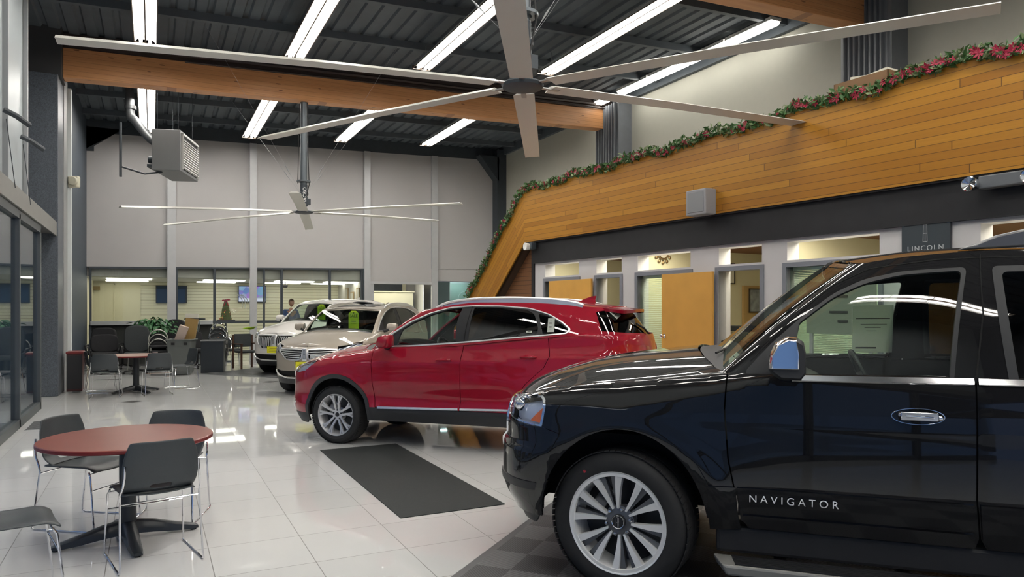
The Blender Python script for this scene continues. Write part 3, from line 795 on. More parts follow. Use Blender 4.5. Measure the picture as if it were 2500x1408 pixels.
def nav_wheel(parent, loc, ry, steer=0.0):
    e = bpy.data.objects.new('wheel', None); COL.objects.link(e); e.parent = parent; e.location = loc
    e.rotation_euler = (0, 0, steer + (PI if ry < 0 else 0))
    R, rim, w = .405, .282, .275; h = w / 2
    tyre(e, R, rim, w)
    rb = wheel_common(e, rim, h, 6, None, None)
    rb.obj('rim', M_bright, e, smooth=True, auto=30)
    b = B()
    yo, yi = h * .9, h * .72
    ro = rim - .006
    for k in range(6):
        c = 2 * PI * k / 6 + math.radians(16)
        for sg in (-1, 1):
            # bright machined spoke: narrow at the hub, broad at the rim
            a0 = c + sg * math.radians(11); a1 = c + sg * math.radians(14.5)
            polar_spoke(b, c + sg * math.radians(7), c + sg * math.radians(16), c + sg * math.radians(12.0), c + sg * math.radians(21.0), .075, ro, yi, yo, .035)
    # fillets joining spokes to the rim ring
    b.lathe([(ro - .016, yo - .01), (ro - .012, yo + .003), (ro + .006, yo + .004), (ro + .008, yo - .02)], 72, 'Y')
    b.obj('spokes', M_bright, e, smooth=True, auto=25)
    g = B()
    for k in range(6):
        c = 2 * PI * k / 6 + math.radians(16)
        for sg in (-1, 1):
            polar_spoke(g, c + sg * math.radians(3.2), c + sg * math.radians(8), c + sg * math.radians(4), c + sg * math.radians(12.2), .09, ro, yi - .012, yo - .022, .03)
    g.lathe([(.0, yi - .01), (.05, yi - .01), (.088, yi - .018), (.095, yi - .04), (.0, yi - .04)], 48, 'Y')
    g.obj('wheel_centre', M_alloygrey, e, smooth=True, auto=25)
    dk = B(); dk.lathe([(.05, -h * .25), (rim - .03, -h * .2), (rim - .03, -h * .3), (.05, -h * .3)], 48, 'Y'); dk.obj('inner_barrel', M_alloydark, e, smooth=True)
    for k in range(6):
        lg = B(); a = 2 * PI * k / 6 + math.radians(46); c = (.073 * math.cos(a), 0, .073 * math.sin(a))
        lg.lathe([(.0, yi + .012), (.009, yi + .010), (.0125, yi), (.0125, yi - .02)], 6, 'Y', c=c)
        lg.obj('lug_nut', M_chrome, e)
    cp = B(); cp.lathe([(0, yi + .012), (.037, yi + .010), (.041, yi + .004), (.041, yi - .01)], 36, 'Y'); cap = cp.obj('hub_cap', M_black, e, smooth=True, auto=30)
    em = B(); em.lathe([(.034, yi + .0105), (.0375, yi + .0125), (.0385, yi + .0105)], 36, 'Y')
    star(em, (0, yi + .014, 0), .028, .009)
    em.obj('emblem', M_chrome, e)
    dt = B(); a = math.radians(55); dt.lathe([(0, h * 1.0), (.009, h * 1.0), (.009, h * 1.018), (0, h * 1.02)], 10, 'Y', c=(.335 * math.cos(a), 0, .335 * math.sin(a))); dt.obj('red_dot', mat('red_dot', (0.5, 0.03, 0.05), 0.6), e)
    return e
def star(b, c, hh, ww, t=.0016):
    """the outlined upright cross emblem: slim rounded rectangle with a cross of four points"""
    def bar(x0, z0, x1, z1, wd):
        d = Vector((x1 - x0, 0, z1 - z0)); L = d.length; a = math.atan2(d.z, d.x)
        b.obox((c[0] + (x0 + x1) / 2, c[1], c[2] + (z0 + z1) / 2), (L, t * 2, wd), Matrix.Rotation(-a, 3, 'Y'))
    k = hh * .055
    bar(-ww, -hh, -ww * .85, hh, k); bar(ww, -hh, ww * .85, hh, k); bar(-ww, -hh, ww, -hh, k); bar(-ww * .85, hh, ww * .85, hh, k)
    bar(0, -hh, 0, hh, k); bar(-ww, 0, ww, 0, k)
def mkc_wheel(parent, loc, ry, steer=0.0, R=.345, rim=.242):
    e = bpy.data.objects.new('wheel', None); COL.objects.link(e); e.parent = parent; e.location = loc
    e.rotation_euler = (0, 0, steer + (PI if ry < 0 else 0))
    w = .235; h = w / 2
    tyre(e, R, rim, w)
    rb = wheel_common(e, rim, h, 5, None, None); rb.obj('rim', M_alloy, e, smooth=True, auto=30)
    b = B(); yo, yi = h * .88, h * .62; D = math.radians
    for k in range(5):
        c = 2 * PI * k / 5 + D(90)
        for sg in (-1, 1):
            polar_spoke(b, c + sg * D(8), c + sg * D(27), c + sg * D(7), c + sg * D(17), .06, .14, yi, yi + .02, .028)
            polar_spoke(b, c + sg * D(7), c + sg * D(14), c + sg * D(7.5), c + sg * D(14), .14, rim - .008, yi + .02, yo, .028)
            polar_spoke(b, c + sg * D(10), c + sg * D(17), c + sg * D(17), c + sg * D(23), .14, rim - .008, yi + .018, yo - .003, .026)
            polar_spoke(b, c + sg * D(8), c + sg * D(16), c + sg * D(12), c + sg * D(19), .14, rim - .03, yi + .008, yo - .02, .02)
    b.lathe([(.0, yi - .004), (.028, yi), (.066, yi), (.072, yi - .03), (.0, yi - .03)], 40, 'Y')
    b.obj('spokes', M_alloy, e, smooth=True, auto=25)
    dk = B(); dk.lathe([(.05, -h * .25), (rim - .03, -h * .2), (rim - .03, -h * .3), (.05, -h * .3)], 48, 'Y'); dk.obj('inner_barrel', M_alloydark, e, smooth=True)
    for k in range(5):
        lg = B(); a = 2 * PI * k / 5 + D(54 + 36); c = (.054 * math.cos(a), 0, .054 * math.sin(a))
        lg.lathe([(.0, yi + .004), (.011, yi + .003), (.011, yi - .01)], 8, 'Y', c=c)
        lg.obj('lug_nut', M_black, e)
    lg = B(); lg.lathe([(0, yi + .006), (.026, yi + .005), (.028, yi - .01)], 24, 'Y')
    lg.obj('hub_cap', M_black, e)
    return e
class Glasshouse:
    """ruled, slightly bulged surface from belt line to roof edge; keys: (s, base xyz, top xyz)"""
    def __init__(g, keys, bulge=0.02):
        g.k = keys; g.b = bulge; S = [k[0] for k in keys]
        g.S0, g.S1 = S[0], S[-1]
        ss = np.linspace(S[0], S[-1], 400)
        def cr(ix):
            V = np.array([k[ix] for k in keys], float); out = np.zeros((400, 3))
            for c in range(3):
                tab = []
                n = len(S); m = np.zeros(n)
                for i in range(n):
                    if i == 0: m[i] = (V[1, c] - V[0, c]) / (S[1] - S[0]) if c != 0 else 0
                    elif i == n - 1: m[i] = (V[-1, c] - V[-2, c]) / (S[-1] - S[-2]) if c != 0 else 0
                    else:
                        a = (V[i, c] - V[i - 1, c]) / (S[i] - S[i - 1]); b_ = (V[i + 1, c] - V[i, c]) / (S[i + 1] - S[i]); m[i] = 0 if a * b_ <= 0 else 2 * a * b_ / (a + b_)
                for j, s_ in enumerate(ss):
                    i = min(n - 2, max(0, np.searchsorted(S, s_, side='right') - 1)); h = S[i + 1] - S[i]; t = (s_ - S[i]) / h
                    out[j, c] = (2 * t**3 - 3 * t**2 + 1) * V[i, c] + (t**3 - 2 * t**2 + t) * h * m[i] + (-2 * t**3 + 3 * t**2) * V[i + 1, c] + (t**3 - t**2) * h * m[i + 1]
            return out
        g.ss = ss; g.Bt = cr(1); g.Tt = cr(2)
    def pos(g, s_, t):
        s_ = np.asarray(s_, float); t = np.asarray(t, float)
        Bp = np.stack([np.interp(s_, g.ss, g.Bt[:, c]) for c in range(3)], -1); Tp = np.stack([np.interp(s_, g.ss, g.Tt[:, c]) for c in range(3)], -1)
        P = Bp + (Tp - Bp) * t[..., None]
        e = .02
        d = np.stack([np.interp(s_ + e, g.ss, g.Bt[:, c]) - np.interp(s_ - e, g.ss, g.Bt[:, c]) for c in range(3)], -1)
        N = np.cross(d, Tp - Bp); N /= np.linalg.norm(N, axis=-1, keepdims=True) + 1e-9
        return P + N * (g.b * 4 * t * (1 - t))[..., None] * -1 * g.sg
    sg = 1
    def inv(g, x, z):
        s_ = np.linspace(g.k[1][0] + .01, g.S1, 160); t = np.linspace(-.15, 1.15, 90); A, C = np.meshgrid(s_, t); P = g.pos(A.ravel(), C.ravel())
        i = int(np.argmin((P[:, 0] - x) ** 2 + (P[:, 2] - z) ** 2)); a, c = A.ravel()[i], C.ravel()[i]
        for _ in range(6):
            p = g.pos(np.array([a]), np.array([c]))[0]; e = 1e-3
            pa = (g.pos(np.array([a + e]), np.array([c]))[0] - p) / e; pc = (g.pos(np.array([a]), np.array([c + e]))[0] - p) / e
            J = np.array([[pa[0], pc[0]], [pa[2], pc[2]]]); r = np.array([x - p[0], z - p[2]])
            if abs(np.linalg.det(J)) < 1e-5: break
            d = np.linalg.solve(J, r); d = np.clip(d, -.2, .2); a = max(g.k[1][0] + .01, a + d[0]); c += d[1]
        return float(a), float(c)
    def side(g, poly): return [g.inv(x, z) for x, z in poly]
def sticker(name, parent, M, w, h, lines, m=None):
    """paper sheet w x h with printed lines, placed by M (X right, Y up)"""
    b = B(); b.M = M; b.box(-w / 2, w / 2, -h / 2, h / 2, 0, .001)
    o = b.obj(name, m or M_paper, parent)
    if lines:
        c = B(); c.M = M
        for (x0, x1, y, t) in lines: c.box(x0 * w, x1 * w, y * h - t / 2, y * h + t / 2, .001, .0016)
        c.obj('print', M_ink, o)
    return o
def paint(name, col, flake=0.0, metal=0.0):
    m = mat(name, col, 0.5, metal=metal, coat=1.0, spec=0.15)
    return m
P_black = paint('black_car_paint', (0.0035, 0.0035, 0.0045)); P_black.node_tree.nodes['Principled BSDF'].inputs['Specular IOR Level'].default_value = 0.1
P_red = paint('ruby_car_paint', (0.33, 0.003, 0.020), metal=0.0)
P_tan = paint('champagne_car_paint', (0.36, 0.32, 0.27), metal=0.25)
P_white = paint('white_car_paint', (0.72, 0.70, 0.66))

def heightfield(body, crown, m_exp=2.4, edge=None):
    """returns z(x, y) for hood, rising from the shoulder line to the centre"""
    qs = np.linspace(0, body.q_of_x(-1.3), 500)
    E = body.pos(qs, body.zt(qs))
    o = np.argsort(E[:, 0]); X, Y, Z = E[o, 0], E[o, 1], E[o, 2]
    ct = smooth_tab(crown)
    def f(x, y):
        ye = np.interp(x, X, Y); zt = np.interp(x, X, Z)
        t = np.clip(np.abs(y) / np.maximum(ye, 1e-3), 0, 1)
        return np.stack([x, y, zt + interp(ct, x) * (1 - t ** m_exp)], -1)
    f.edge = lambda x: float(np.interp(x, X, Y)); f.X = X; f.Y = Y; f.E = E
    return f
def roof_fn(gh, spine, m_exp=2.6):
    T = gh.Tt
    i0 = 0
    o = np.argsort(-T[:, 1])
    half = T
    # edge y and z as a function of x (side part)
    side = T[(gh.ss >= gh.k[1][0]) & (gh.ss <= gh.k[-2][0])]
    oo = np.argsort(side[:, 0]); sx, sy, sz = side[oo, 0], side[oo, 1], side[oo, 2]
    sp = smooth_tab(spine)
    def f(x, y):
        ye = np.interp(x, sx, sy); ze = np.interp(x, sx, sz); zc = interp(sp, x)
        t = np.abs(y) / ye
        return np.stack([x, y, zc - (zc - ze) * t ** m_exp], -1)
    return f

def interior(root, xf, xr, zfl, wid, zs, seatx=1.22):
    """dark cabin: floor mass, dash, two front seats, rear bench, steering wheel"""
    b = B()
    b.box(xf - .15, xr, -wid, wid, zfl, zs)
    b.box(.62, xf - .15, -.66, .66, zfl + .12, zs - .12)
    b.box(xr, xr - 1.15, -.66, .66, zfl + .15, zs)
    b.obj('cabin_floor', M_liner, root)
    d = B(); pr = [(xf - .05, zs - .02), (xf - .15, zs + .20), (xf - .45, zs + .24), (xf - .62, zs + .16), (xf - .66, zs - .02)]
    d.add([(x, -wid + .06, z) for x, z in pr] + [(x, wid - .06, z) for x, z in pr], [tuple(range(5)), tuple(range(9, 4, -1))] + [(i, 5 + i, 5 + (i + 1) % 5, (i + 1) % 5) for i in range(5)])
    d.obj('dashboard', M_black, root, bevel=.02)
    for xx in (xf - seatx, xf - seatx - .8):
        for yy in (.38, -.38):
            s_ = B()
            s_.obox((xx, yy, zs + .05), (.50, .50, .14), Matrix.Rotation(-.08, 3, 'Y'))
            s_.obox((xx - .29, yy, zs + .34), (.13, .48, .62), Matrix.Rotation(-.22, 3, 'Y'))
            s_.obox((xx - .40, yy, zs + .72), (.09, .27, .17), Matrix.Rotation(-.15, 3, 'Y'))
            s_.cyl((xx - .37, yy - .06, zs + .58), (xx - .39, yy - .06, zs + .70), .008, 6); s_.cyl((xx - .37, yy + .06, zs + .58), (xx - .39, yy + .06, zs + .70), .008, 6)
            s_.obj('seat', M_seat, root, bevel=.035, smooth=True)
    w = B(); c = Vector((xf - .78, .38, zs + .22)); R = Matrix.Rotation(-1.15, 3, 'Y')
    ring = [c + R @ Vector((.185 * math.cos(a), .185 * math.sin(a), 0)) for a in np.linspace(0, 2 * PI, 28, endpoint=False)]
    w.tube(ring, .014, 8, closed=True)
    w.obox(tuple(c), (.08, .34, .03), R); w.cyl(c, c + R @ Vector((0, 0, -.14)), .03, 8)
    w.obj('steering_wheel', M_black, root, smooth=True)

def wheelwell(root, ax, R, r, ysgn, yout):
    b = B(); n = 22; vs = []; fs = []
    for i in range(n + 1):
        a = 0.01 * PI + 0.98 * PI * i / n
        for yy in (yout, yout - .42): vs.append((ax + r * math.cos(a), ysgn * yy, R + r * math.sin(a)))
    for i in range(n): fs.append((2 * i, 2 * i + 1, 2 * i + 3, 2 * i + 2))
    fs.append(tuple(2 * i + 1 for i in range(n + 1)))
    b.add(vs, fs); b.obj('wheel_arch_liner', M_liner, root)

def build_navigator(loc, rz):
    root = thing('car', 'glossy black full-size SUV filling the right foreground, chrome NAVIGATOR lettering on its door', 'car', loc, rz)
    ell = lambda ax, rx, rz_, n=48: [(ax + rx * math.cos(a), .40 + rz_ * math.sin(a)) for a in np.linspace(-.4 * PI, 1.4 * PI, n)]
    P = dict(W=1.0, x0=.30, x1=-3.75, xfmax=.90, xrmin=-4.30, nf=2.7, nr=3.2, R=.40,
             xf=[(.30, .74), (.42, .81), (.50, .87), (.58, .895), (.74, .89), (.80, .88), (.815, .855), (.92, .855), (.96, .845), (1.05, .83), (1.16, .82)],
             xr=[(.30, -4.15), (.5, -4.26), (.7, -4.30), (.82, -4.28), (1.0, -4.24), (1.3, -4.22)],
             inset=[(.30, .05), (.42, .03), (.52, .015), (.62, .004), (.70, .0), (.82, .003), (.95, .009), (1.08, .019), (1.2, .034), (1.31, .052)],
             zt=[(.95, 1.055), (.75, 1.09), (.5, 1.135), (.2, 1.18), (-.2, 1.225), (-.6, 1.27), (-.75, 1.283), (-2, 1.29), (-4.3, 1.31)],
             zb=[(-4.4, .48), (-3.6, .45), (-2.5, .44), (-.5, .44), (-.35, .42), (.4, .40), (1, .40)],
             round=[(-4.3, .05), (-.8, .05), (-.55, .12), (0, .16), (.6, .13), (1, .1)], roundy=[(-4.3, .022), (-.8, .022), (-.55, .05), (0, .075), (.6, .05), (1, .04)],
             roundf=.10, roundfx=.05, arches=[(-.01, .56, .012), (-3.02, .56, .012)], bow=.012, bowx=-1.7, creases=[(1.04, .06, .004)])
    bd = Body(P); S = bd.side; Fr = bd.front
    zt = lambda x: float(interp(bd.zt_side, x))
    arch = S(ell(-.01, .480, .550)); archr = S(ell(-3.02, .480, .550))
    lamp_s = [(.50, 1.118), (.452, 1.098), (.437, 1.05), (.46, .930)]
    lamp = rnd_poly(S(lamp_s) + Fr([(.70, .955), (.63, .985), (.60, 1.075)]), [.01, .03, .02, .006, .02, .02, .015])
    gr = Fr([(0, .70), (.46, .72), (.545, .80), (.56, 1.03), (0, 1.035)]); gr[0] = (-.01, .70); gr[-1] = (-.01, 1.035)
    # ---- bumper
    up = S([(.295, .862), (.36, .90), (.455, .925)]) + Fr([(.70, .948), (.62, .972), (.575, .80)])
    bump = [(0, .40)] + [(q, .40) for q in np.linspace(.2, bd.q_of_x(.5), 6)] + S([(.3, .40)]) + up + [(0, .80)]
    shell('front_bumper', bd.pos, bump, [arch, gr], P_black, root, .035, both=True, out=(.7, .6, .2))
    # ---- fender
    q_d = lambda x: bd.q_of_x(x)
    seam = [(-.578, zt(-.578)), (-.566, 1.08), (-.585, .816), (-.62, .643), (-.655, .44)]
    g = .004
    fen = S([(.30, .862), (.36, .903), (.455, .930)]) + Fr([(.70, .953), (.62, .98), (.585, 1.06)])
    fen += [(q, float(bd.zt(q))) for q in np.linspace(bd.q_of_y(.585, 1.06), q_d(-.578 + g), 24)] + S([(x + g, z) for x, z in seam[1:]]) + S([(-.40, .42)])
    for sd in (1, -1): shell('front_fender', bd.pos, fen, [arch, lamp], P_black, root, .03, side=sd)
    # ---- doors
    d1 = S([(-.578 - g, zt(-.58)), (-.566 - g, 1.08), (-.585 - g, .816), (-.62 - g, .643), (-.65 - g, .50), (-.69, .448), (-1.74, .448), (-1.755, .50), (-1.738, .69), (-1.745, zt(-1.745))])
    d2 = S([(-1.753, zt(-1.75)), (-1.746, .69), (-1.763, .50), (-1.79, .448), (-2.50, .448), (-2.52, .60), (-2.62, .82), (-2.74, .93), (-2.80, 1.0), (-2.80, zt(-2.8))])
    arr = S(ell(-3.02, .490, .560))
    for sd in (1, -1):
        a = shell('front_door', bd.pos, d1, [], P_black, root, .035, side=sd)
        c = shell('rear_door', bd.pos, d2, [arr], P_black, root, .045, side=sd)
        # lower moulding panels, grooves
        md = S([(-.632, .668), (-.648, .50), (-.70, .456), (-1.735, .456), (-1.728, .668)])
        shell('door_moulding', bd.pos, md, [S([(-.66, .522), (-.66, .545), (-1.735, .545), (-1.735, .522)])], P_black, a, .05, off=.014, rim=.014, side=sd)
        md2 = S([(-1.756, .668), (-1.768, .50), (-1.80, .456), (-2.49, .456), (-2.54, .668)])
        shell('door_moulding', bd.pos, md2, [], P_black, c, .06, off=.014, rim=.014, side=sd)
        # handles
        for x, par in ((-1.49, a), (-2.55, c)):
            h = B(); hy = float(bd.w(x, 1.085, 1.29))
            h.sphere((x, sd * (hy - .024), 1.083), (.115, .027, .039), 28, 14); h.obj('handle_recess', P_black, par, smooth=True)
            h = B(); h.tube([(x + .118 * math.cos(a_), sd * (hy + .003), 1.083 + .040 * math.sin(a_)) for a_ in np.linspace(0, 2 * PI, 36, endpoint=False)], .003, 6, closed=True); h.obj('handle_surround', M_chrome, par, smooth=True)
            h = B(); h.sphere((x - .098, sd * (hy + .004), 1.078), (.014, .01, .014), 12, 8); h.obj('door_lock', M_chrome, par, smooth=True)
            h = B(); h.tube([(x + .085, sd * (hy + .012), 1.09), (x + .06, sd * (hy + .034), 1.09), (x - .06, sd * (hy + .034), 1.085), (x - .085, sd * (hy + .012), 1.083)], [.012, .015, .015, .012], 10)
            h.obox((x, sd * (hy + .036), 1.088), (.165, .022, .042)); h.obj('door_handle', M_chrome, par, smooth=True, bevel=.004)
        ribbon('belt_moulding', bd.pos, S([(-.905, 1.252), (-1.738, 1.258)]), .032, M_chrome, a, off=.016, side=sd)
        ribbon('belt_moulding', bd.pos, S([(-1.758, 1.258), (-2.80, 1.262), (-3.9, 1.27)]), .032, M_chrome, c, off=.016, side=sd)
        fm = shell('fender_moulding', bd.pos, S([(-.47, .668), (-.50, .50), (-.642, .456), (-.622, .668)]), [], P_black, root, .05, off=.012, rim=.012, side=sd)
    for sd in (1, -1): shell('door_lining', bd.pos, S([(-.64, .50), (-2.40, .50), (-2.70, 1.0), (-2.78, 1.262), (-.64, 1.262)]), [], M_black, root, .08, off=-.045, rim=0, side=sd)
    # ---- rear quarter and rear bumper
    q3 = S([(-2.808, zt(-2.8)), (-2.808, .99), (-2.75, .93), (-2.63, .82), (-2.53, .60), (-2.51, .44), (-3.75, .45)]) + [(bd.Q, .48), (bd.Q, 1.31)] + [(q, float(bd.zt(q))) for q in np.linspace(bd.Q - .05, q_d(-2.9), 12)]
    shell('rear_quarter', bd.pos, q3, [archr], P_black, root, .06, both=True, out=(-.5, .8, .2))
    for sd in (1, -1):
        for ax in (-.01, -3.02): shell('wheel_arch_lip', bd.pos, S([(ax + .530 * math.cos(a_), .40 + .598 * math.sin(a_)) for a_ in np.linspace(.02 * PI, .95 * PI, 40)]), [S(ell(ax, .474, .545)), S([(ax + .2, -.6), (ax + .9, -.6), (ax + .9, .405), (ax + .2, .405)]), S([(ax - .2, -.6), (ax - .9, -.6), (ax - .9, .46), (ax - .2, .46)])], P_black, root, .04, off=.010, rim=.03, side=sd)
        for ax in (-.01, -3.02): wheelwell(root, ax, .40, .565, sd, .90)
        # rocker and running board
        b = B(); b.box(-.52, -2.5, sd * .80, sd * .955, .30, .445); b.obj('rocker_panel', M_black, root, bevel=.02)
        b = B(); b.M = Matrix.Translation((0, 0, 0))
        b.add([(-.50, sd * .93, .285), (-.56, sd * 1.10, .280), (-2.55, sd * 1.10, .280), (-2.60, sd * .93, .285), (-.52, sd * .93, .235), (-.58, sd * 1.10, .225), (-2.53, sd * 1.10, .225), (-2.58, sd * .93, .235)],
              [(0, 1, 2, 3), (4, 7, 6, 5), (0, 4, 5, 1), (1, 5, 6, 2), (2, 6, 7, 3), (3, 7, 4, 0)])
        rb = b.obj('running_board', mat('board_metal', (0.24, 0.24, 0.23), 0.45, metal=.3), root, bevel=.012)
        r = B()
        for k in range(7): r.box(-.60 - .004 * k, -2.52, sd * (.955 + .021 * k) - .005, sd * (.955 + .021 * k) + .005, .283, .289)
        r.obj('tread_strips', M_black, rb)
        for xx in (-.85, -1.45, -2.1): B().box(xx - .03, xx + .03, sd * .75, sd * 1.0, .235, .262).obj('board_bracket', M_trimgrey, root)
    # air dam, tow area
    shell('air_dam', bd.pos, [(0, .33), (bd.q_of_x(.60), .335), (bd.q_of_x(.52), .405), (0, .405)], [], M_trimgrey, root, .06, off=-.02, both=True, out=(.7, .6, 0))
    shell('bumper_insert', bd.pos, rnd_poly(S([(.50, .60), (.44, .575), (.50, .555)]) + Fr([(.62, .56), (.62, .61)]), .015), [], M_black, root, .03, off=.006, rim=.01, side=1)
    # ---- hood
    hf = heightfield(bd, [(1.0, 0), (.84, 0.0), (.80, .035), (.70, .075), (.5, .105), (.2, .122), (-.2, .128), (-1.0, .128)])
    edge = [(float(x), float(y)) for x, y in zip(hf.E[:, 0], hf.E[:, 1]) if x > -.572 and y > .002]
    hood = [(float(hf.E[0, 0]), 0)] + edge[::3] + [(-.572, hf.edge(-.572) - .004), (-.50, .80), (-.42, .55), (-.375, .28), (-.36, 0)]
    shell('hood', hf, hood, [], P_black, root, .045, both=True, out=(0, 0, 1), rim=.012)
    cow = [(-.375, 0), (-.39, .28), (-.435, .55), (-.515, .80), (-.57, .875), (-.72, .90), (-.66, .6), (-.60, 0)]
    def cf(x, y):
        p = hf(x, y); p[..., 2] = p[..., 2] - .012 + .02 * np.clip((-x - .5) / .2, 0, 1); return p
    shell('cowl_panel', cf, cow, [], mat('cowl_grey', (.035, .035, .037), .55), root, .05, both=True, out=(0, 0, 1), rim=.01)
    # ---- glasshouse
    K = [(0, (-.45, 0, 1.345), (-1.17, 0, 1.915)), (1, (-.565, .885, 1.270), (-1.255, .725, 1.862)), (1.35, (-.95, .938, 1.268), (-1.50, .752, 1.896)), (2, (-1.75, .948, 1.272), (-1.85, .765, 1.915)),
         (3, (-3.0, .945, 1.282), (-3.0, .76, 1.92)), (4, (-4.06, .90, 1.295), (-3.95, .72, 1.89)), (4.15, (-4.14, .82, 1.295), (-4.02, .66, 1.88)), (5, (-4.22, 0, 1.30), (-4.08, 0, 1.90))]
    gh = Glasshouse(K, .018); gh.sg = -1
    G = gh.side
    outward = lambda X: np.stack([np.where(X[:, 0] > -1.2, 0.3, np.where(X[:, 0] < -4, -1, 0)), X[:, 1] * 0 + 1, X[:, 1] * 0 + .3], -1)
    ws = [(0, .03), (.90, .03), (.90, .955), (0, .955)]
    shell('windscreen', gh.pos, ws, [], M_glass_wind, root, .06, off=-.004, rim=0, both=True, out=(.7, .2, .7))
    dlo1 = G(rnd_poly([(-.655, 1.262), (-.80, 1.425), (-.95, 1.565), (-1.12, 1.70), (-1.27, 1.775), (-1.45, 1.815), (-1.745, 1.832), (-1.655, 1.262)], [.05, .02, .02, .05, .05, .05, .03, .01]))
    gl1 = G(rnd_poly([(-.93, 1.268), (-.945, 1.540), (-1.12, 1.680), (-1.28, 1.755), (-1.45, 1.796), (-1.722, 1.814), (-1.636, 1.268)], [.005, .02, .05, .05, .05, .03, .01]))
    dlo2 = G(rnd_poly([(-1.89, 1.262), (-1.855, 1.835), (-2.30, 1.838), (-2.72, 1.832), (-2.80, 1.262)], [.01, .03, .02, .05, .03]))
    gl2 = G(rnd_poly([(-1.93, 1.275), (-1.895, 1.805), (-2.30, 1.81), (-2.69, 1.804), (-2.765, 1.275)], [.01, .03, .02, .05, .03]))
    dlo3 = G(rnd_poly([(-2.95, 1.275), (-2.90, 1.80), (-3.80, 1.79), (-3.90, 1.275)], .05))
    rw = [(4.35, .12), (5.0, .12), (5.0, .9), (4.35, .9)]
    frame_out = [(.905, -.02), (5.0, -.02), (5.0, 1.0), (.905, 1.0)]
    shell('windscreen_pillars', gh.pos, [(.905, -.02), (5.0, -.02), (5.0, 1.0), (0, 1.0), (0, .96), (.905, .96)], [dlo1, dlo2, dlo3, rw], P_black, root, .05, both=True, out=(0, 1, .2), rim=.03)
    shell('headliner', gh.pos, [(.93, -.02), (4.9, -.02), (4.9, .98), (.93, .98)], [dlo1, dlo2, dlo3, rw], M_liner, root, .08, off=-.03, both=True, out=(0, 1, .2), rim=0)
    for sd in (1, -1):
        f = shell('window_frame', gh.pos, dlo1, [gl1], M_trimgrey, root, .04, off=.003, rim=.02, side=sd)
        shell('window_glass', gh.pos, gl1, [], M_glass_clear, root, .08, off=-.006, rim=0, side=sd)
        shell('window_frame', gh.pos, dlo2, [gl2], M_trimgrey, root, .05, off=.003, rim=.02, side=sd)
        shell('window_glass', gh.pos, gl2, [], M_glass_dark, root, .1, off=-.006, rim=0, side=sd)
        shell('window_glass', gh.pos, dlo3, [], M_glass_dark, root, .1, off=-.002, rim=0, side=sd)
        ribbon('door_gap', gh.pos, G([(-1.752, 1.285), (-1.80, 1.6), (-1.812, 1.90)]), .008, M_liner, root, off=.003, side=sd)
        ribbon('drip_rail', gh.pos, G([(-.70, 1.335), (-.95, 1.60), (-1.12, 1.745), (-1.30, 1.832), (-1.6, 1.872), (-2.4, 1.885), (-3.8, 1.87)]), .010, M_liner, root, off=.002, side=sd)
    shell('window_glass', gh.pos, rw, [], M_glass_dark, root, .1, rim=0, both=True, out=(-1, 0, .3))
    rf = roof_fn(gh, [(-1.1, 1.91), (-1.2, 1.915), (-1.6, 1.962), (-2.4, 1.985), (-3.4, 1.97), (-4.15, 1.90)])
    T = gh.Tt
    roof = [(float(T[0, 0]), 0)] + [(float(p[0]), float(p[1])) for p in T[::12][1:]] + [(float(T[-1, 0]), 0)]
    shell('roof', rf, roof, [], P_black, root, .08, both=True, out=(0, 0, 1), rim=.01)
    for sd in (1, -1):
        b = B()
        pr = [(-1.72, 1.925), (-1.80, 1.955), (-1.90, 1.998), (-2.02, 2.025), (-2.2, 2.032), (-3.3, 2.03), (-3.6, 2.0), (-3.75, 1.95), (-3.55, 1.945), (-3.4, 1.965), (-2.3, 1.975), (-2.12, 1.955), (-2.05, 1.935)]
        n = len(pr)
        b.add([(x, sd * .735, z) for x, z in pr] + [(x, sd * .69, z) for x, z in pr], [tuple(range(n)), tuple(range(2 * n - 1, n - 1, -1))] + [(i, n + i, n + (i + 1) % n, (i + 1) % n) for i in range(n)])
        b.obj('roof_rail', mat('satin_rail', (0.16, 0.16, 0.165), 0.3, metal=.6), root, bevel=.012, smooth=True)
    interior(root, -.55, -2.45, .42, .88, .98, 1.52)
    # ---- lamps
    for sd in (1, -1):
        l = shell('headlamp', bd.pos, lamp, [], M_lampglass, root, .03, off=0, rim=0, side=sd)
        shell('lamp_housing', bd.pos, lamp, [], mat('lamp_silver', (.62, .68, .80), .25, metal=.35), l, .04, off=-.06, rim=0, side=sd)
        shell('lamp_rim', bd.pos, lamp, [[((q - lamp[0][0]) * .93 + lamp[0][0] + (-.012), (z - 1.03) * .90 + 1.03) for q, z in lamp]], M_chrome, l, .03, off=.003, rim=.03, side=sd)
        am = S([(.452, 1.055), (.472, .948), (.56, .957)])
        shell('amber_reflector', bd.pos, am, [], M_amber, l, .03, off=-.02, rim=.01, side=sd)
        c = bd.pos(np.array([bd.q_of_y(.80, 1.0)]), np.array([1.03]))[0]
        p = B(); p.sphere((c[0] - .04, sd * (c[1] - .03), c[2]), (.05, .05, .045), 16, 10); p.obj('lamp_projector', M_chrome, l, smooth=True)
    # ---- grille
    gp = shell('grille', bd.pos, gr, [], M_liner, root, .06, off=-.05, rim=0, both=True, out=(1, 0, 0))
    gb = B()
    for k in range(27):
        y = -.52 + .04 * k
        q = bd.q_of_y(abs(y), .9)
        pts = [bd.pos(np.array([q]), np.array([z_]))[0] for z_ in (.74, .85, .95, 1.02)]
        gb.tube([(p[0] - .012, math.copysign(p[1], y) if y else 0, p[2]) for p in pts], .009, 6)
    gb.obj('grille_bars', M_chrome, gp, smooth=True)
    gpx = [(bd.q_of_y(.0), 1.037), (bd.q_of_y(.3), 1.037), (bd.q_of_y(.56), 1.034), (bd.q_of_y(.565), .9), (bd.q_of_y(.55), .79), (bd.q_of_y(.46), .715), (bd.q_of_y(.2), .70), (0, .70)]
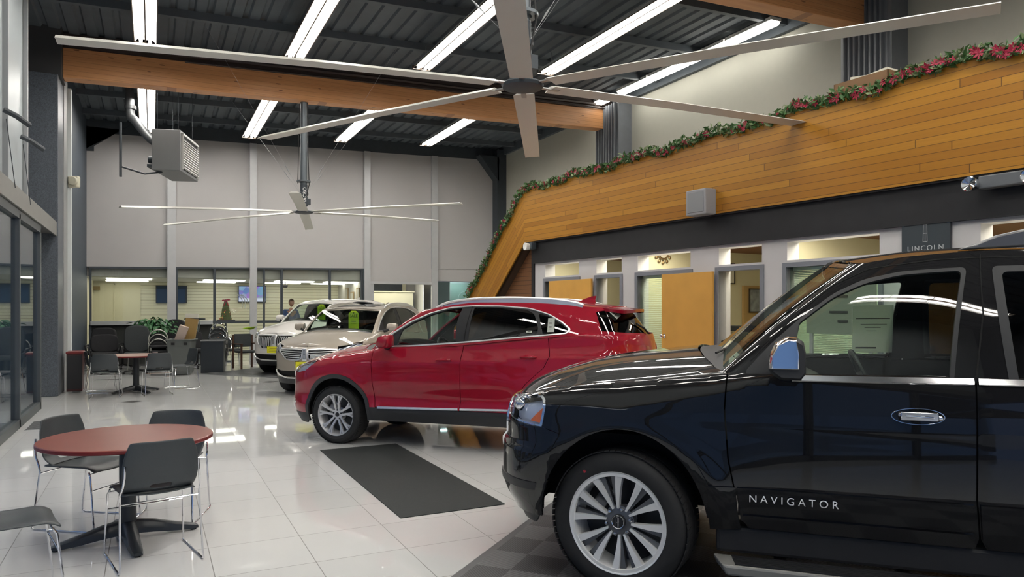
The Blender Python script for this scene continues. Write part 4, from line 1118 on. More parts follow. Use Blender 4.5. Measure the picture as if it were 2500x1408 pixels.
    ribbon('grille_surround', bd.pos, gpx, .035, M_chrome, gp, off=.012, both=True, th=.02)
    shell('grille_header', bd.pos, [(0, 1.038), (bd.q_of_y(.585), 1.038)] + [(q, float(bd.zt(q))) for q in np.linspace(bd.q_of_y(.585), 0, 6)], [], P_black, root, .04, both=True, out=(1, 0, 0))
    # ---- mirrors
    for sd in (1, -1):
        y0 = 1.03
        b = B()
        prof = [(x - .075, z_) for x, z_ in [(-.715, 1.30), (-.72, 1.38), (-.745, 1.44), (-.79, 1.468), (-.85, 1.472), (-.875, 1.455), (-.885, 1.40), (-.885, 1.30), (-.86, 1.265), (-.76, 1.268)]]
        n = len(prof); vs = []; fs = []
        for j, (yy, sc) in enumerate(((1.02, .82), (1.06, .96), (1.16, 1.0), (1.24, .97), (1.275, .84))):
            for x, z_ in prof: vs.append((-.90 + (x + .90) * sc, sd * yy, 1.365 + (z_ - 1.365) * sc))
        for j in range(4):
            for i in range(n): fs.append((j * n + i, j * n + (i + 1) % n, (j + 1) * n + (i + 1) % n, (j + 1) * n + i))
        fs.append(tuple(range(n))); fs.append(tuple(4 * n + i for i in range(n)))
        b.add(vs, fs); mr = b.obj('mirror', M_trimgrey, root, smooth=True, auto=60)
        cp = B(); vs = []; fs = []
        pc = [(x - .085, z_) for x, z_ in [(-.700, 1.315), (-.706, 1.385), (-.735, 1.450), (-.79, 1.480), (-.835, 1.478), (-.845, 1.40), (-.845, 1.315)]]; n = len(pc)
        for yy, sc in ((1.05, .97), (1.10, 1.0), (1.18, 1.03), (1.245, 1.0), (1.292, .86)):
            for x, z_ in pc: vs.append((-.88 + (x + .88) * sc, sd * yy, 1.385 + (z_ - 1.385) * sc))
        for j in range(4):
            for i in range(n): fs.append((j * n + i, j * n + (i + 1) % n, (j + 1) * n + (i + 1) % n, (j + 1) * n + i))
        fs.append(tuple(4 * n + i for i in range(n)))
        cp.add(vs, fs); o = cp.obj('mirror_cap', M_chrome, mr, smooth=True, auto=35, bevel=.004)
        a = B(); a.tube([(-.88, sd * .93, 1.29), (-.88, sd * 1.0, 1.285), (-.89, sd * 1.10, 1.30)], [.055, .045, .04], 10); a.obj('mirror_arm', M_trimgrey, mr, smooth=True)
    # ---- wheels
    for x, sd, st in ((0, 1, math.radians(-10)), (0, -1, math.radians(-10)), (-3.02, 1, 0), (-3.02, -1, 0)):
        nav_wheel(root, (x, sd * .835, .405), sd, st)
    # ---- lettering
    dM = frame_M((-.690, 1.020, .600), (-1, 0, 0), (0, 0, 1))
    text('lettering', 'NAVIGATOR', .055, M_chrome, root, dM, .002, 1.55)
    # ---- wipers, stickers
    for y0 in (.55, -.25):
        a = B(); p0 = cf(np.array([-.50]), np.array([y0]))[0] + np.array([0, 0, .02]); p1 = gh.pos(np.array([abs(y0 - .55) * .8 + .05]), np.array([.10]))[0]
        a.tube([tuple(p0), (p0[0] - .03, y0 - .06, p0[2] + .012), (p0[0] - .09, y0 - .5, p0[2] + .035)], .007, 6); a.obj('wiper', M_black, root)
    wsn = lambda s_, t, sd=1: Vector(gh.pos(np.array([s_]), np.array([t]))[0] * np.array([1, sd, 1]))
    c = wsn(.72, .10); tx = (wsn(.74, .10) - wsn(.70, .10)).normalized(); ty = (wsn(.72, .14) - wsn(.72, .06)).normalized(); nz = tx.cross(ty)
    if nz.x > 0: pass
    sticker('windscreen_tag', root, frame_M(c - Vector((.015, 0, .015)), tx, ty), .10, .10, [(-.3, .3, .2, .006)])
    s_, t = gh.inv(-1.54, 1.47); c = wsn(s_, t, -1); tx = (wsn(s_ - .05, t, -1) - wsn(s_ + .05, t, -1)).normalized(); ty = (wsn(s_, t + .1, -1) - wsn(s_, t - .1, -1)).normalized()
    c = c + Vector((0, .04, 0))
    sticker('window_sticker', root, frame_M(c, -tx, ty), .27, .36, [(-.42, .42, .22, .005), (-.3, .35, .10, .003), (-.2, .2, .03, .003), (-.15, .1, -.04, .003), (-.42, .1, -.40, .012)])
    return root

def build_crossover(loc, rz, label, body_paint, split_bars=True, detail=True, plate=False, tagtxt=None, scale=None):
    root = thing('car', label, 'car', loc, rz)
    R = .345
    ell = lambda ax, rx, rz_, n=44: [(ax + rx * math.cos(a), R + rz_ * math.sin(a)) for a in np.linspace(-.4 * PI, 1.4 * PI, n)]
    P = dict(W=.925, x0=.05, x1=-3.10, xfmax=.93, xrmin=-3.70, nf=2.5, nr=2.5, R=R,
             xf=[(.20, .80), (.30, .88), (.42, .92), (.55, .93), (.70, .915), (.82, .895), (.92, .85), (1.0, .80)],
             xr=[(.25, -3.55), (.40, -3.64), (.60, -3.68), (.75, -3.69), (.9, -3.68), (1.1, -3.67), (1.25, -3.65), (1.4, -3.60)],
             inset=[(.20, .06), (.33, .03), (.44, .012), (.50, .02), (.60, .014), (.80, .0), (.92, .003), (1.0, .010), (1.08, .026), (1.16, .044), (1.25, .052), (1.4, .062)],
             zt=[(.93, .905), (.75, .93), (.5, .975), (.25, 1.02), (-.1, 1.075), (-.42, 1.125), (-.62, 1.165), (-1.66, 1.232), (-2.55, 1.322), (-3.0, 1.36), (-3.3, 1.345), (-3.7, 1.33)],
             zb=[(-3.8, .30), (-3.3, .28), (-3.1, .30), (-2.3, .31), (-.5, .31), (-.35, .25), (.4, .22), (1, .22)],
             round=[(-3.7, .05), (-.65, .05), (-.40, .10), (0, .13), (.6, .10), (1, .08)], roundy=[(-3.7, .02), (-.65, .022), (-.4, .05), (0, .075), (.6, .06), (1, .05)],
             roundf=.10, roundfx=.06, arches=[(0, .50, .012), (-2.69, .50, .016)], bow=.035, bowx=-1.4, creases=[(.60, .09, -.018), (.47, .05, .006)], ridges=[(.35, .925, -3.2, 1.10, .14, .016)])
    bd = Body(P); S = bd.side; Fr = bd.front; q_d = bd.q_of_x
    zt = lambda x: float(interp(bd.zt_side, x))
    ao, ai = S(ell(-.02, .475, .495)), S(ell(-.02, .425, .445)); ro, ri = S(ell(-2.69, .475, .495)), S(ell(-2.69, .425, .445))
    lamp = rnd_poly(S([(.245, .995), (.43, .872)]) + Fr([(.66, .805), (.60, .845), (.62, .90)]) + S([(.42, .985)]), [.01, .02, .02, .02, .01, .02])
    gq = lambda y: bd.q_of_y(y, .8)
    if split_bars: gr = rnd_poly([(gq(.05), .86), (gq(.07), .70), (gq(.20), .655), (gq(.42), .68), (gq(.575), .80), (gq(.60), .865), (gq(.3), .875)], .02)
    else: gr = rnd_poly([(gq(.05), .89), (gq(.06), .64), (gq(.20), .60), (gq(.38), .60), (gq(.52), .70), (gq(.575), .885)], .02)
    low = rnd_poly([(0, .34), (gq(.55), .36), (gq(.70), .43), (gq(.72), .50), (gq(.55), .47), (0, .47)], [0, .01, .01, .01, .01, 0])
    top = lambda qa, qb, n: [(q, float(bd.zt(q))) for q in np.linspace(qa, qb, n)]
    st = .04 if detail else .06
    g = .0035
    # bumper / fenders / doors / quarters
    for sd in (1, -1): shell('door_lining', bd.pos, S([(-.56, .50), (-2.15, .50), (-2.45, 1.0), (-2.55, 1.28), (-1.65, 1.20), (-.60, 1.12)]), [], M_black, root, .08, off=-.04, rim=0, side=sd)
    bump = [(0, .345)] + S([(.42, .345), (.42, .55), (.33, .69), (.44, .865)]) + Fr([(.66, .80), (.59, .845), (.61, .905)]) + top(bd.q_of_y(.61, .9), 0, 6)
    shell('front_bumper', bd.pos, bump, [gr, low, ao], body_paint, root, st, both=True, out=(.7, .6, .2))
    fen = S([(.425, .345), (.425, .55), (.335, .69), (.435, .868), (.245, .998), (.42, .988)]) + top(q_d(.43), q_d(-.50), 16) + S([(-.505 + g, 1.0), (-.515 + g, .75), (-.55 + g, .46), (-.555, .46)])
    fen = [p for p in fen]
    shoulder = zt(-.5)
    d1 = S([(-.505 - g, zt(-.51)), (-.505 - g, 1.0), (-.515 - g, .75), (-.55 - g, .47), (-1.615, .47), (-1.625, .75), (-1.63, 1.05), (-1.655, zt(-1.655))])
    d2 = S([(-1.662, zt(-1.66)), (-1.637, 1.05), (-1.632, .75), (-1.622, .47), (-2.24, .47), (-2.26, .60), (-2.40, .80), (-2.60, .98), (-2.66, 1.1), (-2.63, zt(-2.63))])
    q3 = S([(-2.637, zt(-2.637)), (-2.667, 1.1), (-2.607, .98), (-2.407, .80), (-2.267, .60), (-2.247, .47), (-2.3, .345), (-3.2, .345)]) + [(bd.Q, .345), (bd.Q, 1.33)] + [(q, float(bd.zt(q))) for q in np.linspace(bd.Q - .05, q_d(-2.7), 12)]
    tail = rnd_poly(S([(-3.30, 1.20)]) + bd.rear([(.72, 1.24), (.30, 1.20), (.30, 1.12), (.70, 1.10)]) + S([(-3.36, 1.13)]), .02)
    for sd in (1, -1):
        shell('front_fender', bd.pos, fen, [ao, lamp], body_paint, root, st * .9, side=sd)
        a = shell('front_door', bd.pos, d1, [], body_paint, root, st, side=sd); c = shell('rear_door', bd.pos, d2, [ro], body_paint, root, st, side=sd)
        shell('wheel_arch_trim', bd.pos, S([(.47, .25), (.47, .86), (-.56, .86), (-.56, .31)]), [ai], M_trimgrey, root, .05, off=.008, rim=.02, side=sd) if False else None
        for (oo, ii, nm) in ((ao, ai, 'wheel_arch_trim'), (ro, ri, 'wheel_arch_trim')):
            ax_ = 0 if oo is ao else -2.69
            shell(nm, bd.pos, [p for p in oo], [ii, S([(ax_ + .2, -.5), (ax_ + .9, -.5), (ax_ + .9, .25), (ax_ + .2, .25)]), S([(ax_ - .2, -.5), (ax_ - .9, -.5), (ax_ - .9, .31), (ax_ - .2, .31)])], M_trimgrey, root, .05, off=.006, rim=.02, side=sd)
        # grey sill cladding and chrome strip
        shell('sill_cladding', bd.pos, S([(-.42, .465), (-.40, .31), (-2.26, .31), (-2.24, .465)]), [ao, ro], M_trimgrey, root, .06, off=.004, rim=.03, side=sd)
        ribbon('sill_strip', bd.pos, S([(-.585, .462), (-1.60, .482)]), .028, M_satin, root, off=.02, side=sd, th=.016)
        ribbon('sill_strip', bd.pos, S([(-1.625, .483), (-2.20, .498)]), .028, M_satin, root, off=.02, side=sd, th=.016)
        for x, z_, par in ((-1.43, 1.035, a), (-2.43, 1.085, c)):
            hy = float(bd.w(x, z_, 1.3))
            h = B(); h.sphere((x, sd * (hy - .025), z_), (.10, .03, .035), 20, 10); h.obj('handle_recess', body_paint, par, smooth=True)
            h = B(); h.tube([(x + .09, sd * (hy + .005), z_ + .004), (x + .06, sd * (hy + .030), z_ + .006), (x - .06, sd * (hy + .030), z_ + .010), (x - .09, sd * (hy + .005), z_ + .008)], .011, 8); h.obj('door_handle', body_paint, par, smooth=True)
        for ax in (0, -2.69): wheelwell(root, ax, R, .46, sd, .80)
        l = shell('headlamp', bd.pos, lamp, [], M_lampglass, root, .04, rim=0, side=sd)
        shell('lamp_housing', bd.pos, lamp, [], mat('lamp_silver', (.62, .68, .80), .25, metal=.35), l, .04, off=-.03, rim=0, side=sd)
        shell('lamp_brow', bd.pos, S([(.25, .985), (.42, .972)]) + Fr([(.64, .885), (.64, .872)]) + S([(.42, .955), (.27, .972)]), [], M_chrome, l, .04, off=-.012, rim=.01, side=sd)
        shell('tail_lamp', bd.pos, tail, [], M_redlens, root, .05, off=.008, rim=.02, side=sd)
        mk_mirror(root, bd, sd, body_paint)
    shell('rear_quarter', bd.pos, q3, [ro], body_paint, root, .05, both=True, out=(-.5, .8, .2))
    shell('lower_bumper', bd.pos, [(0, .22), (q_d(.50), .22), (q_d(.40), .345), (0, .345)], [ai], M_trimgrey, root, .05, off=.002, both=True, out=(.7, .6, 0))
    shell('lower_bumper', bd.pos, [(q_d(-3.15), .29), (bd.Q, .29), (bd.Q, .345), (q_d(-3.15), .345)], [ri], M_trimgrey, root, .06, both=True, out=(-.7, .6, 0))
    shell('lower_grille', bd.pos, low, [], M_liner, root, .06, off=-.03, rim=0, both=True, out=(1, 0, 0))
    ribbon('bumper_strip', bd.pos, [(0, .335), (gq(.4), .338), (gq(.62), .385), (gq(.74), .47)], .022, M_satin, root, off=.014, both=True, th=.014)
    # grille
    for sd in (1, -1):
        gp = shell('grille', bd.pos, gr, [], M_liner, root, .05, off=-.035, rim=0, side=sd, out=(1, 0, 0))
        gb = B()
        if split_bars:
            for k in range(6):
                pts = []
                for y in np.linspace(.06, .585, 12):
                    zz_ = .675 + .036 * k + .02 * (y / .58) ** 2
                    q = gq(y)
                    if not inside(np.array([[q, zz_]]), gr)[0]: continue
                    p = bd.pos(np.array([q]), np.array([zz_]))[0]; pts.append((p[0] - .012, sd * p[1], p[2]))
                if len(pts) > 2: gb.tube(pts, .011, 6)
        else:
            for y in np.linspace(.10, .53, 9):
                pts = []
                for zz_ in np.linspace(.60, .89, 9):
                    q = gq(y)
                    if not inside(np.array([[q, zz_]]), gr)[0]: continue
                    p = bd.pos(np.array([q]), np.array([zz_]))[0]; pts.append((p[0] - .008, sd * p[1], p[2]))
                if len(pts) > 1: gb.tube(pts, .013, 6)
        gb.obj('grille_bars', M_satin, gp, smooth=True)
        ribbon('grille_surround', bd.pos, gr + [gr[0]], .020, M_satin, gp, off=.01, side=sd, th=.014)
    p0 = bd.pos(np.array([0.]), np.array([.78]))[0]
    eb = B(); eb.box(p0[0] - .02, p0[0] + .022, -.045, .045, .655, .89); em = eb.obj('badge_plate', M_satin, root, bevel=.01)
    e2 = B(); e2.M = Matrix.Translation((p0[0] + .024, 0, .775)) @ Matrix.Rotation(PI / 2, 4, 'Z'); star(e2, (0, 0, 0), .075, .022, .003); e2.obj('emblem', M_black, em)
    if plate:
        b = B(); b.box(p0[0] + .012, p0[0] + .03, -.17, .17, .50, .64); pl_ = b.obj('licence_plate', mat('yellow_plate', (0.78, 0.74, 0.02), 0.5), root)
        b = B(); b.box(p0[0] + .008, p0[0] + .016, -.185, .185, .485, .655); b.obj('plate_frame', M_black, pl_)
        b = B()
        for zz_, w_ in ((.60, .10), (.57, .13), (.54, .12)): b.box(p0[0] + .03, p0[0] + .032, -w_, w_, zz_ - .006, zz_ + .006)
        b.obj('plate_print', mat('olive_ink', (0.35, 0.33, 0.02), 0.6), pl_)
    # hood
    hf = heightfield(bd, [(1.0, 0), (.88, 0), (.84, .03), (.70, .065), (.45, .085), (.1, .098), (-.4, .105), (-1.0, .105)])
    edge = [(float(x), float(y)) for x, y in zip(hf.E[:, 0], hf.E[:, 1]) if x > -.44 and y > .002]
    hood = [(float(hf.E[0, 0]), 0)] + edge[::3] + [(-.44, hf.edge(-.44) - .004), (-.30, .70), (-.22, .42), (-.19, 0)]
    shell('hood', hf, hood, [], body_paint, root, .045, both=True, out=(0, 0, 1), rim=.012)
    def cf(x, y):
        p = hf(x, y); p[..., 2] = p[..., 2] - .01; return p
    shell('cowl_panel', cf, [(-.195, 0), (-.225, .42), (-.305, .70), (-.44, .84), (-.58, .84), (-.50, .5), (-.42, 0)], [], M_black, root, .05, both=True, out=(0, 0, 1), rim=.01)
    # glasshouse
    K = [(0, (-.30, 0, 1.195), (-.99, 0, 1.625)), (1, (-.43, .80, 1.125), (-1.03, .668, 1.588)), (1.4, (-.95, .868, 1.165), (-1.46, .68, 1.665)), (2, (-1.66, .880, 1.222), (-1.78, .675, 1.69)),
         (3, (-2.55, .868, 1.312), (-2.42, .665, 1.682)), (4, (-3.20, .80, 1.345), (-3.10, .61, 1.635)), (4.2, (-3.38, .70, 1.335), (-3.22, .53, 1.63)), (5, (-3.58, 0, 1.325), (-3.34, 0, 1.645))]
    gh = Glasshouse(K, .02); gh.sg = -1; G = gh.side
    shell('windscreen', gh.pos, [(0, .02), (.86, .02), (.86, .95), (0, .95)], [], M_glass_wind, root, .06, off=-.004, rim=0, both=True, out=(.7, .2, .7))
    dlo = [(-.525, 1.168), (-.70, 1.318), (-.93, 1.462), (-1.17, 1.565), (-1.42, 1.630), (-1.70, 1.650), (-2.05, 1.646), (-2.39, 1.620), (-2.62, 1.555), (-2.78, 1.47), (-2.875, 1.395), (-2.84, 1.352), (-2.55, 1.324), (-1.655, 1.240), (-1.0, 1.188)]
    D = G(rnd_poly(dlo, [.01, .03, .03, .03, .03, .05, .05, .05, .05, .03, .03, .03, .05, .05, .05]))
    rw = [(4.02, .10), (5.0, .02), (5.0, .97), (4.30, .97), (4.0, .80)]
    shell('body_pillars', gh.pos, [(.865, -.03), (5.0, -.03), (5.0, 1.0), (0, 1.0), (0, .955), (.865, .955)], [D, rw], body_paint, root, .045, both=True, out=(0, 1, .2), rim=.02)
    w1 = G(rnd_poly([(-.80, 1.20), (-.835, 1.375), (-.95, 1.448), (-1.18, 1.548), (-1.42, 1.612), (-1.57, 1.630), (-1.555, 1.245)], [.005, .01, .03, .03, .03, .02, .01]))
    w2 = G(rnd_poly([(-1.70, 1.258), (-1.72, 1.635), (-2.05, 1.632), (-2.36, 1.608), (-2.45, 1.56), (-2.52, 1.40), (-2.50, 1.332)], [.01, .02, .05, .03, .03, .03, .02]))
    w3 = G(rnd_poly([(-2.575, 1.338), (-2.50, 1.565), (-2.60, 1.545), (-2.77, 1.455), (-2.855, 1.39), (-2.82, 1.362)], [.01, .02, .03, .03, .02, .02]))
    for sd in (1, -1):
        shell('pillar_trim', gh.pos, D, [w1, w2, w3], M_black, root, .04, off=-.004, rim=.02, side=sd)
        shell('window_glass', gh.pos, w1, [], M_glass_clear, root, .08, off=-.008, rim=0, side=sd)
        shell('window_glass', gh.pos, w2, [], M_glass_dark, root, .08, off=-.008, rim=0, side=sd)
        shell('window_glass', gh.pos, w3, [], M_glass_dark, root, .08, off=-.008, rim=0, side=sd)
        ribbon('window_surround', gh.pos, D + [D[0]], .042, M_satin, root, off=.007, side=sd, th=.012)
        ribbon('door_gap', gh.pos, G([(-1.657, 1.235), (-1.665, 1.45), (-1.70, 1.66)]), .007, M_liner, root, off=.002, side=sd)
    shell('headliner', gh.pos, [(.90, -.02), (4.9, -.02), (4.9, .98), (.90, .98)], [D, rw], M_liner, root, .08, off=-.03, both=True, out=(0, 1, .2), rim=0)
    rwd = shell('rear_window', gh.pos, rw, [], M_glass_dark, root, .08, off=-.004, rim=0, both=True, out=(-1, 0, .3))
    rf = roof_fn(gh, [(-.9, 1.60), (-.99, 1.625), (-1.4, 1.685), (-2.0, 1.715), (-2.6, 1.71), (-3.1, 1.675), (-3.4, 1.635)])
    T = gh.Tt; roof = [(float(T[0, 0]), 0)] + [(float(p[0]), float(p[1])) for p in T[::12][1:]] + [(float(T[-1, 0]), 0)]
    shell('roof', rf, roof, [], body_paint, root, .07, both=True, out=(0, 0, 1), rim=.01)
    if split_bars: shell('sunroof', rf, [(-1.22, 0), (-1.22, .42), (-2.5, .42), (-2.5, 0)], [], M_glass_dark, root, .1, off=.006, rim=.01, both=True, out=(0, 0, 1))
    for sd in ((1, -1) if split_bars else ()):
        pts = bez([(-1.22, sd * .655, 1.628), (-1.35, sd * .645, 1.685), (-1.65, sd * .638, 1.728), (-2.1, sd * .63, 1.742), (-2.55, sd * .62, 1.728), (-2.85, sd * .605, 1.69), (-2.97, sd * .60, 1.655)], 6)
        b = B(); b.tube(pts, .016, 8)
        for fx in (-1.30, -2.9):
            i = min(range(len(pts)), key=lambda j: abs(pts[j].x - fx)); b.cyl(pts[i], pts[i] - Vector((0, 0, .05)), .016, 8)
        pr = [(p.x, p.z) for p in pts]; n = len(pr)
        b.add([(x, sd * .640, z_) for x, z_ in pr] + [(x, sd * .640, float(rf(np.array([x]), np.array([.635]))[0][2]) - .01) for x, z_ in pr], [(i, i + 1, n + i + 1, n + i) for i in range(n - 1)])
        b.obj('roof_rail', M_satin, root, smooth=True)
    # spoiler, fin, rear wiper
    sp_ = lambda x, y: np.stack([x, y, 1.648 - .035 * (np.abs(y) / .6) ** 2.2 + (x + 3.2) * .14], -1)
    shell('spoiler', sp_, [(-3.12, 0), (-3.10, .55), (-3.22, .60), (-3.42, .57), (-3.50, .35), (-3.52, 0)], [], body_paint, root, .06, off=.012, both=True, rim=.035, out=(0, 0, 1))
    b = B(); pr = [(-2.76, 1.69), (-2.84, 1.735), (-2.93, 1.765), (-2.99, 1.772), (-2.975, 1.73), (-2.98, 1.685)]
    b.add([(x, .004 + .016 * (z_ < 1.70), z_) for x, z_ in pr] + [(x, -.004 - .016 * (z_ < 1.70), z_) for x, z_ in pr], [tuple(range(6)), tuple(range(11, 5, -1))] + [(i, 6 + i, 6 + (i + 1) % 6, (i + 1) % 6) for i in range(6)])
    b.obj('antenna_fin', body_paint, root, bevel=.004)
    if detail:
        b = B(); b.tube([(-3.60, 0, 1.33), (-3.56, .10, 1.40), (-3.50, .25, 1.45)], .012, 6); b.obj('rear_wiper', M_black, root)
    interior(root, -.45, -2.2, .34, .80, .88)
    for x, sd, st_ in ((0, 1, math.radians(-3)), (0, -1, math.radians(-3)), (-2.69, 1, 0), (-2.69, -1, 0)):
        mkc_wheel(root, (x, sd * .765, R), sd, st_)
    W3 = lambda s_, t, sd=1: Vector(gh.pos(np.array([s_]), np.array([t]))[0] * np.array([1, sd, 1]))
    if tagtxt:
        M = frame_M((-.86, .13, 1.405), (0, 1, 0), (0, 0, 1))
        b = B(); b.prism([(-.115, -.21), (.115, -.21), (.115, .11), (.05, .17), (-.05, .17), (-.115, .11)], .002, M)
        o = b.obj('sale_tag', mat('lime_card', (0.42, 0.62, 0.03), 0.5), root)
        text('tag_print', 'SALE', .085, M_ink, o, M @ Matrix.Translation((0, .035, .003)), .0005, 1.0, align='CENTER')
        b = B(); b.M = M
        for y_, w_ in ((-.02, .055), (-.055, .05), (-.09, .06)): b.box(-w_, w_, y_ - .004, y_ + .004, .002, .003)
        b.lathe([(0, .003), (.014, .003), (.014, .002)], 12, 'Z', c=(0, .125, 0))
        b.obj('tag_print', M_ink, o)
    if detail:
        s_, t = gh.inv(-2.66, 1.44); c = W3(s_, t); tx = (W3(s_ - .05, t) - W3(s_ + .05, t)).normalized() * -1; ty = (W3(s_, t + .1) - W3(s_, t - .1)).normalized()
        sticker('window_sticker', root, frame_M(c + Vector((0, .006, 0)), tx, ty), .075, .165, [(-.3, .1, .3, .004), (-.3, .1, .2, .004), (-.3, .1, .1, .004), (-.3, .1, 0, .004), (-.3, .1, -.1, .004), (-.3, .1, -.2, .004), (-.3, .1, -.3, .004)])
        s_, t = gh.inv(-2.42, 1.365); c = W3(s_, t)
        sticker('window_sticker', root, frame_M(c + Vector((0, .006, 0)), tx, ty), .06, .028, [(-.3, .3, .0, .008)])
        s_, t = 4.30, .72; c = W3(s_, t); tx = (W3(s_ + .1, t) - W3(s_ - .1, t)).normalized(); ty = (W3(s_, t + .1) - W3(s_, t - .1)).normalized(); nn = tx.cross(ty)
        sticker('window_sticker', root, frame_M(c + nn * (.01 if nn.x < 0 else -.01), tx, ty) @ Matrix.Rotation(.4, 4, 'Z'), .15, .11, [(-.3, .3, .1, .006), (-.3, .3, -.1, .006)])
    if scale: root.scale = scale
    return root
def mk_mirror(root, bd, sd, body_paint):
    b = B(); vs = []; fs = []
    prof = [(x - .06, z_ - .02) for x, z_ in [(-.62, 1.20), (-.625, 1.26), (-.65, 1.32), (-.70, 1.345), (-.76, 1.335), (-.775, 1.28), (-.77, 1.21), (-.72, 1.185), (-.65, 1.185)]]
    n = len(prof)
    for yy, sc in ((.93, .72), (.96, .95), (1.03, 1.0), (1.10, .93), (1.13, .72)):
        for x, z_ in prof: vs.append((-.70 + (x + .70) * sc, sd * yy, 1.265 + (z_ - 1.265) * sc))
    for j in range(4):
        for i in range(n): fs.append((j * n + i, j * n + (i + 1) % n, (j + 1) * n + (i + 1) % n, (j + 1) * n + i))
    fs.append(tuple(range(n))); fs.append(tuple(4 * n + i for i in range(n)))
    b.add(vs, fs); mr = b.obj('mirror', body_paint, root, smooth=True, auto=60)
    a = B(); a.tube([(-.70, sd * .86, 1.16), (-.70, sd * .93, 1.175), (-.70, sd * .98, 1.20)], [.03, .028, .03], 8); a.obj('mirror_arm', M_black, mr, smooth=True)

import time as _t
_t0 = _t.time()
nav = build_navigator((3.056, 4.086, 0), math.radians(135))
red = build_crossover((2.598, 9.358, 0), math.radians(135), 'ruby red compact SUV parked side-on behind the black rubber floor mat', P_red)
tan = build_crossover((3.10, 14.35, 0), math.atan2(-.77, -.64), 'champagne beige SUV with horizontal grille bars between the red and the white one', P_tan, detail=False, plate=True, tagtxt=True)
whi = build_crossover((3.30, 18.9, 0), math.radians(-135), 'white SUV with upright chrome grille bars, farthest of the four parked cars', P_white, split_bars=False, detail=False, plate=True, tagtxt=True, scale=(1.03, 1.04, 1.10))
print('cars', _t.time() - _t0)
# ------------------------------------------------ fluorescent fixtures under the roof
def strip_fixture(L, n):
    """open trough along local Y with two rows of tubes; L long, n tube lengths"""
    r = thing('ceiling_light', '', 'ceiling light')
    b = B()
    b.add([(-.17, 0, -.03), (-.10, 0, .06), (.10, 0, .06), (.17, 0, -.03), (-.17, L, -.03), (-.10, L, .06), (.10, L, .06), (.17, L, -.03)], [(0, 4, 5, 1), (1, 5, 6, 2), (2, 6, 7, 3)])
    b.add([(-.18, 0, -.03), (-.11, 0, .075), (.11, 0, .075), (.18, 0, -.03), (-.18, L, -.03), (-.11, L, .075), (.11, L, .075), (.18, L, -.03)], [(0, 1, 5, 4), (1, 2, 6, 5), (2, 3, 7, 6), (0, 3, 2, 1), (4, 5, 6, 7)])
    b.obj('reflector', M_white, r)
    e = B(); e.box(-.185, .185, -.012, 0, -.045, .03); e.box(-.185, .185, L, L + .012, -.045, .03); e.box(-.19, -.175, 0, L, -.045, -.03); e.box(.175, .19, 0, L, -.045, -.03)
    e.box(-.012, .012, 0, L, -.035, .05)
    e.obj('housing', mat('brown_housing', (0.10, 0.07, 0.05), 0.4), r)
    t = L / n
    for k in range(n):
        for sx in (-.075, .075):
            B().box(sx - .026, sx + .026, k * t + .04, (k + 1) * t - .04, -.036, .012).obj('tube', M_tube, r)
    h = B()
    for y in (.3, L - .3): h.cyl((0, y, .07), (0, y, .34), .006, 6)
    h.obj('hanger', M_steel, r)
    return r
Xs = (-.10, 2.46, 4.96, 7.5)
proto = strip_fixture(5.0, 4)
names = ['leftmost', 'second from the left', 'third from the left', 'rightmost']
k = 0
for row, (Y, L) in enumerate(((9.35, 5.0), (17.0, 5.0), (1.2, 5.0), (-5.4, 5.0))):
    for i, X in enumerate(Xs):
        o = proto if k == 0 else dup(proto, (0, 0, 0), 0)
        endy = (14.6, 14.5, 14.2, 13.55)[i] if row == 0 else (21.9, 21.75, 21.4, 21.1)[i]
        y0 = endy - 5.0 if row < 2 else Y
        o.location = (X, y0, 6.42 + .03 * X)
        o['label'] = ['long fluorescent ceiling fixture in front of the far timber beam, %s', 'fluorescent ceiling fixture beyond the far timber beam, %s', 'fluorescent fixture right above the viewer, %s', 'fluorescent fixture behind the viewer, %s'][row] % names[i]
        o['group'] = 'fluorescent fixtures under the roof'; k += 1
# lens fixtures along the top of the right wall
r = thing('wall_light', '', 'ceiling light')
b = B(); b.box(-.13, .13, 0, 1.22, .0, .06); b.obj('housing', M_white, r)
b = B(); b.add([(-.12, .02, 0), (-.08, .02, -.07), (.08, .02, -.07), (.12, .02, 0), (-.12, 1.2, 0), (-.08, 1.2, -.07), (.08, 1.2, -.07), (.12, 1.2, 0)], [(0, 1, 5, 4), (1, 2, 6, 5), (2, 3, 7, 6), (0, 3, 2, 1), (4, 5, 6, 7)])
b.obj('lens', mat('strip_lens', (1, 1, .95), .4, emit=(1, .98, .90), estr=6.0), r)
wl = ['nearest the viewer', 'second from the near end', 'middle one', 'second from the far end', 'shortest-looking far end one']
for i, Y in enumerate((9.95, 11.22, 12.49, 13.76, 15.55)):
    o = r if i == 0 else dup(r, (0, 0, 0), 0)
    o.location = (10.45, Y, 7.0); o['label'] = 'lensed fluorescent strip along the top of the right wall, ' + wl[i]; o['group'] = 'strip lights along the right wall'
# back-room and office ceiling troffers (lit rooms)
def troffer(name, label, x0, x1, y0, y1, z, M=None, mt=None):
    b = B(); b.M = M or Matrix.Identity(4); b.box(x0, x1, y0, y1, z - .03, z)
    o = b.obj(name, mt or M_lens); tag(o, label, 'ceiling light'); return o
lab = ['leftmost', 'second from left', 'third', 'fourth']
for i, x in enumerate((-1.2, 1.45, 3.6, 5.2)):
    troffer('ceiling_light', 'warm troffer light in the glazed back room, %s in the near row' % lab[i], x, x + 1.2, 24.3, 24.9, 2.52)['group'] = 'troffers in the back room'
    troffer('ceiling_light', 'warm troffer light in the glazed back room, %s in the far row' % lab[i], x - .1, x + 1.1, 26.2, 26.5, 2.52)['group'] = 'troffers in the back room'
troffer('ceiling_light', 'bright tube light inside the glass lobby beside the board-clad slope', 8.95, 10.15, 23.5, 23.62, 2.60, mt=mat('lobby_lamp', (1, 1, 1), .4, emit=(.85, .9, 1), estr=14))
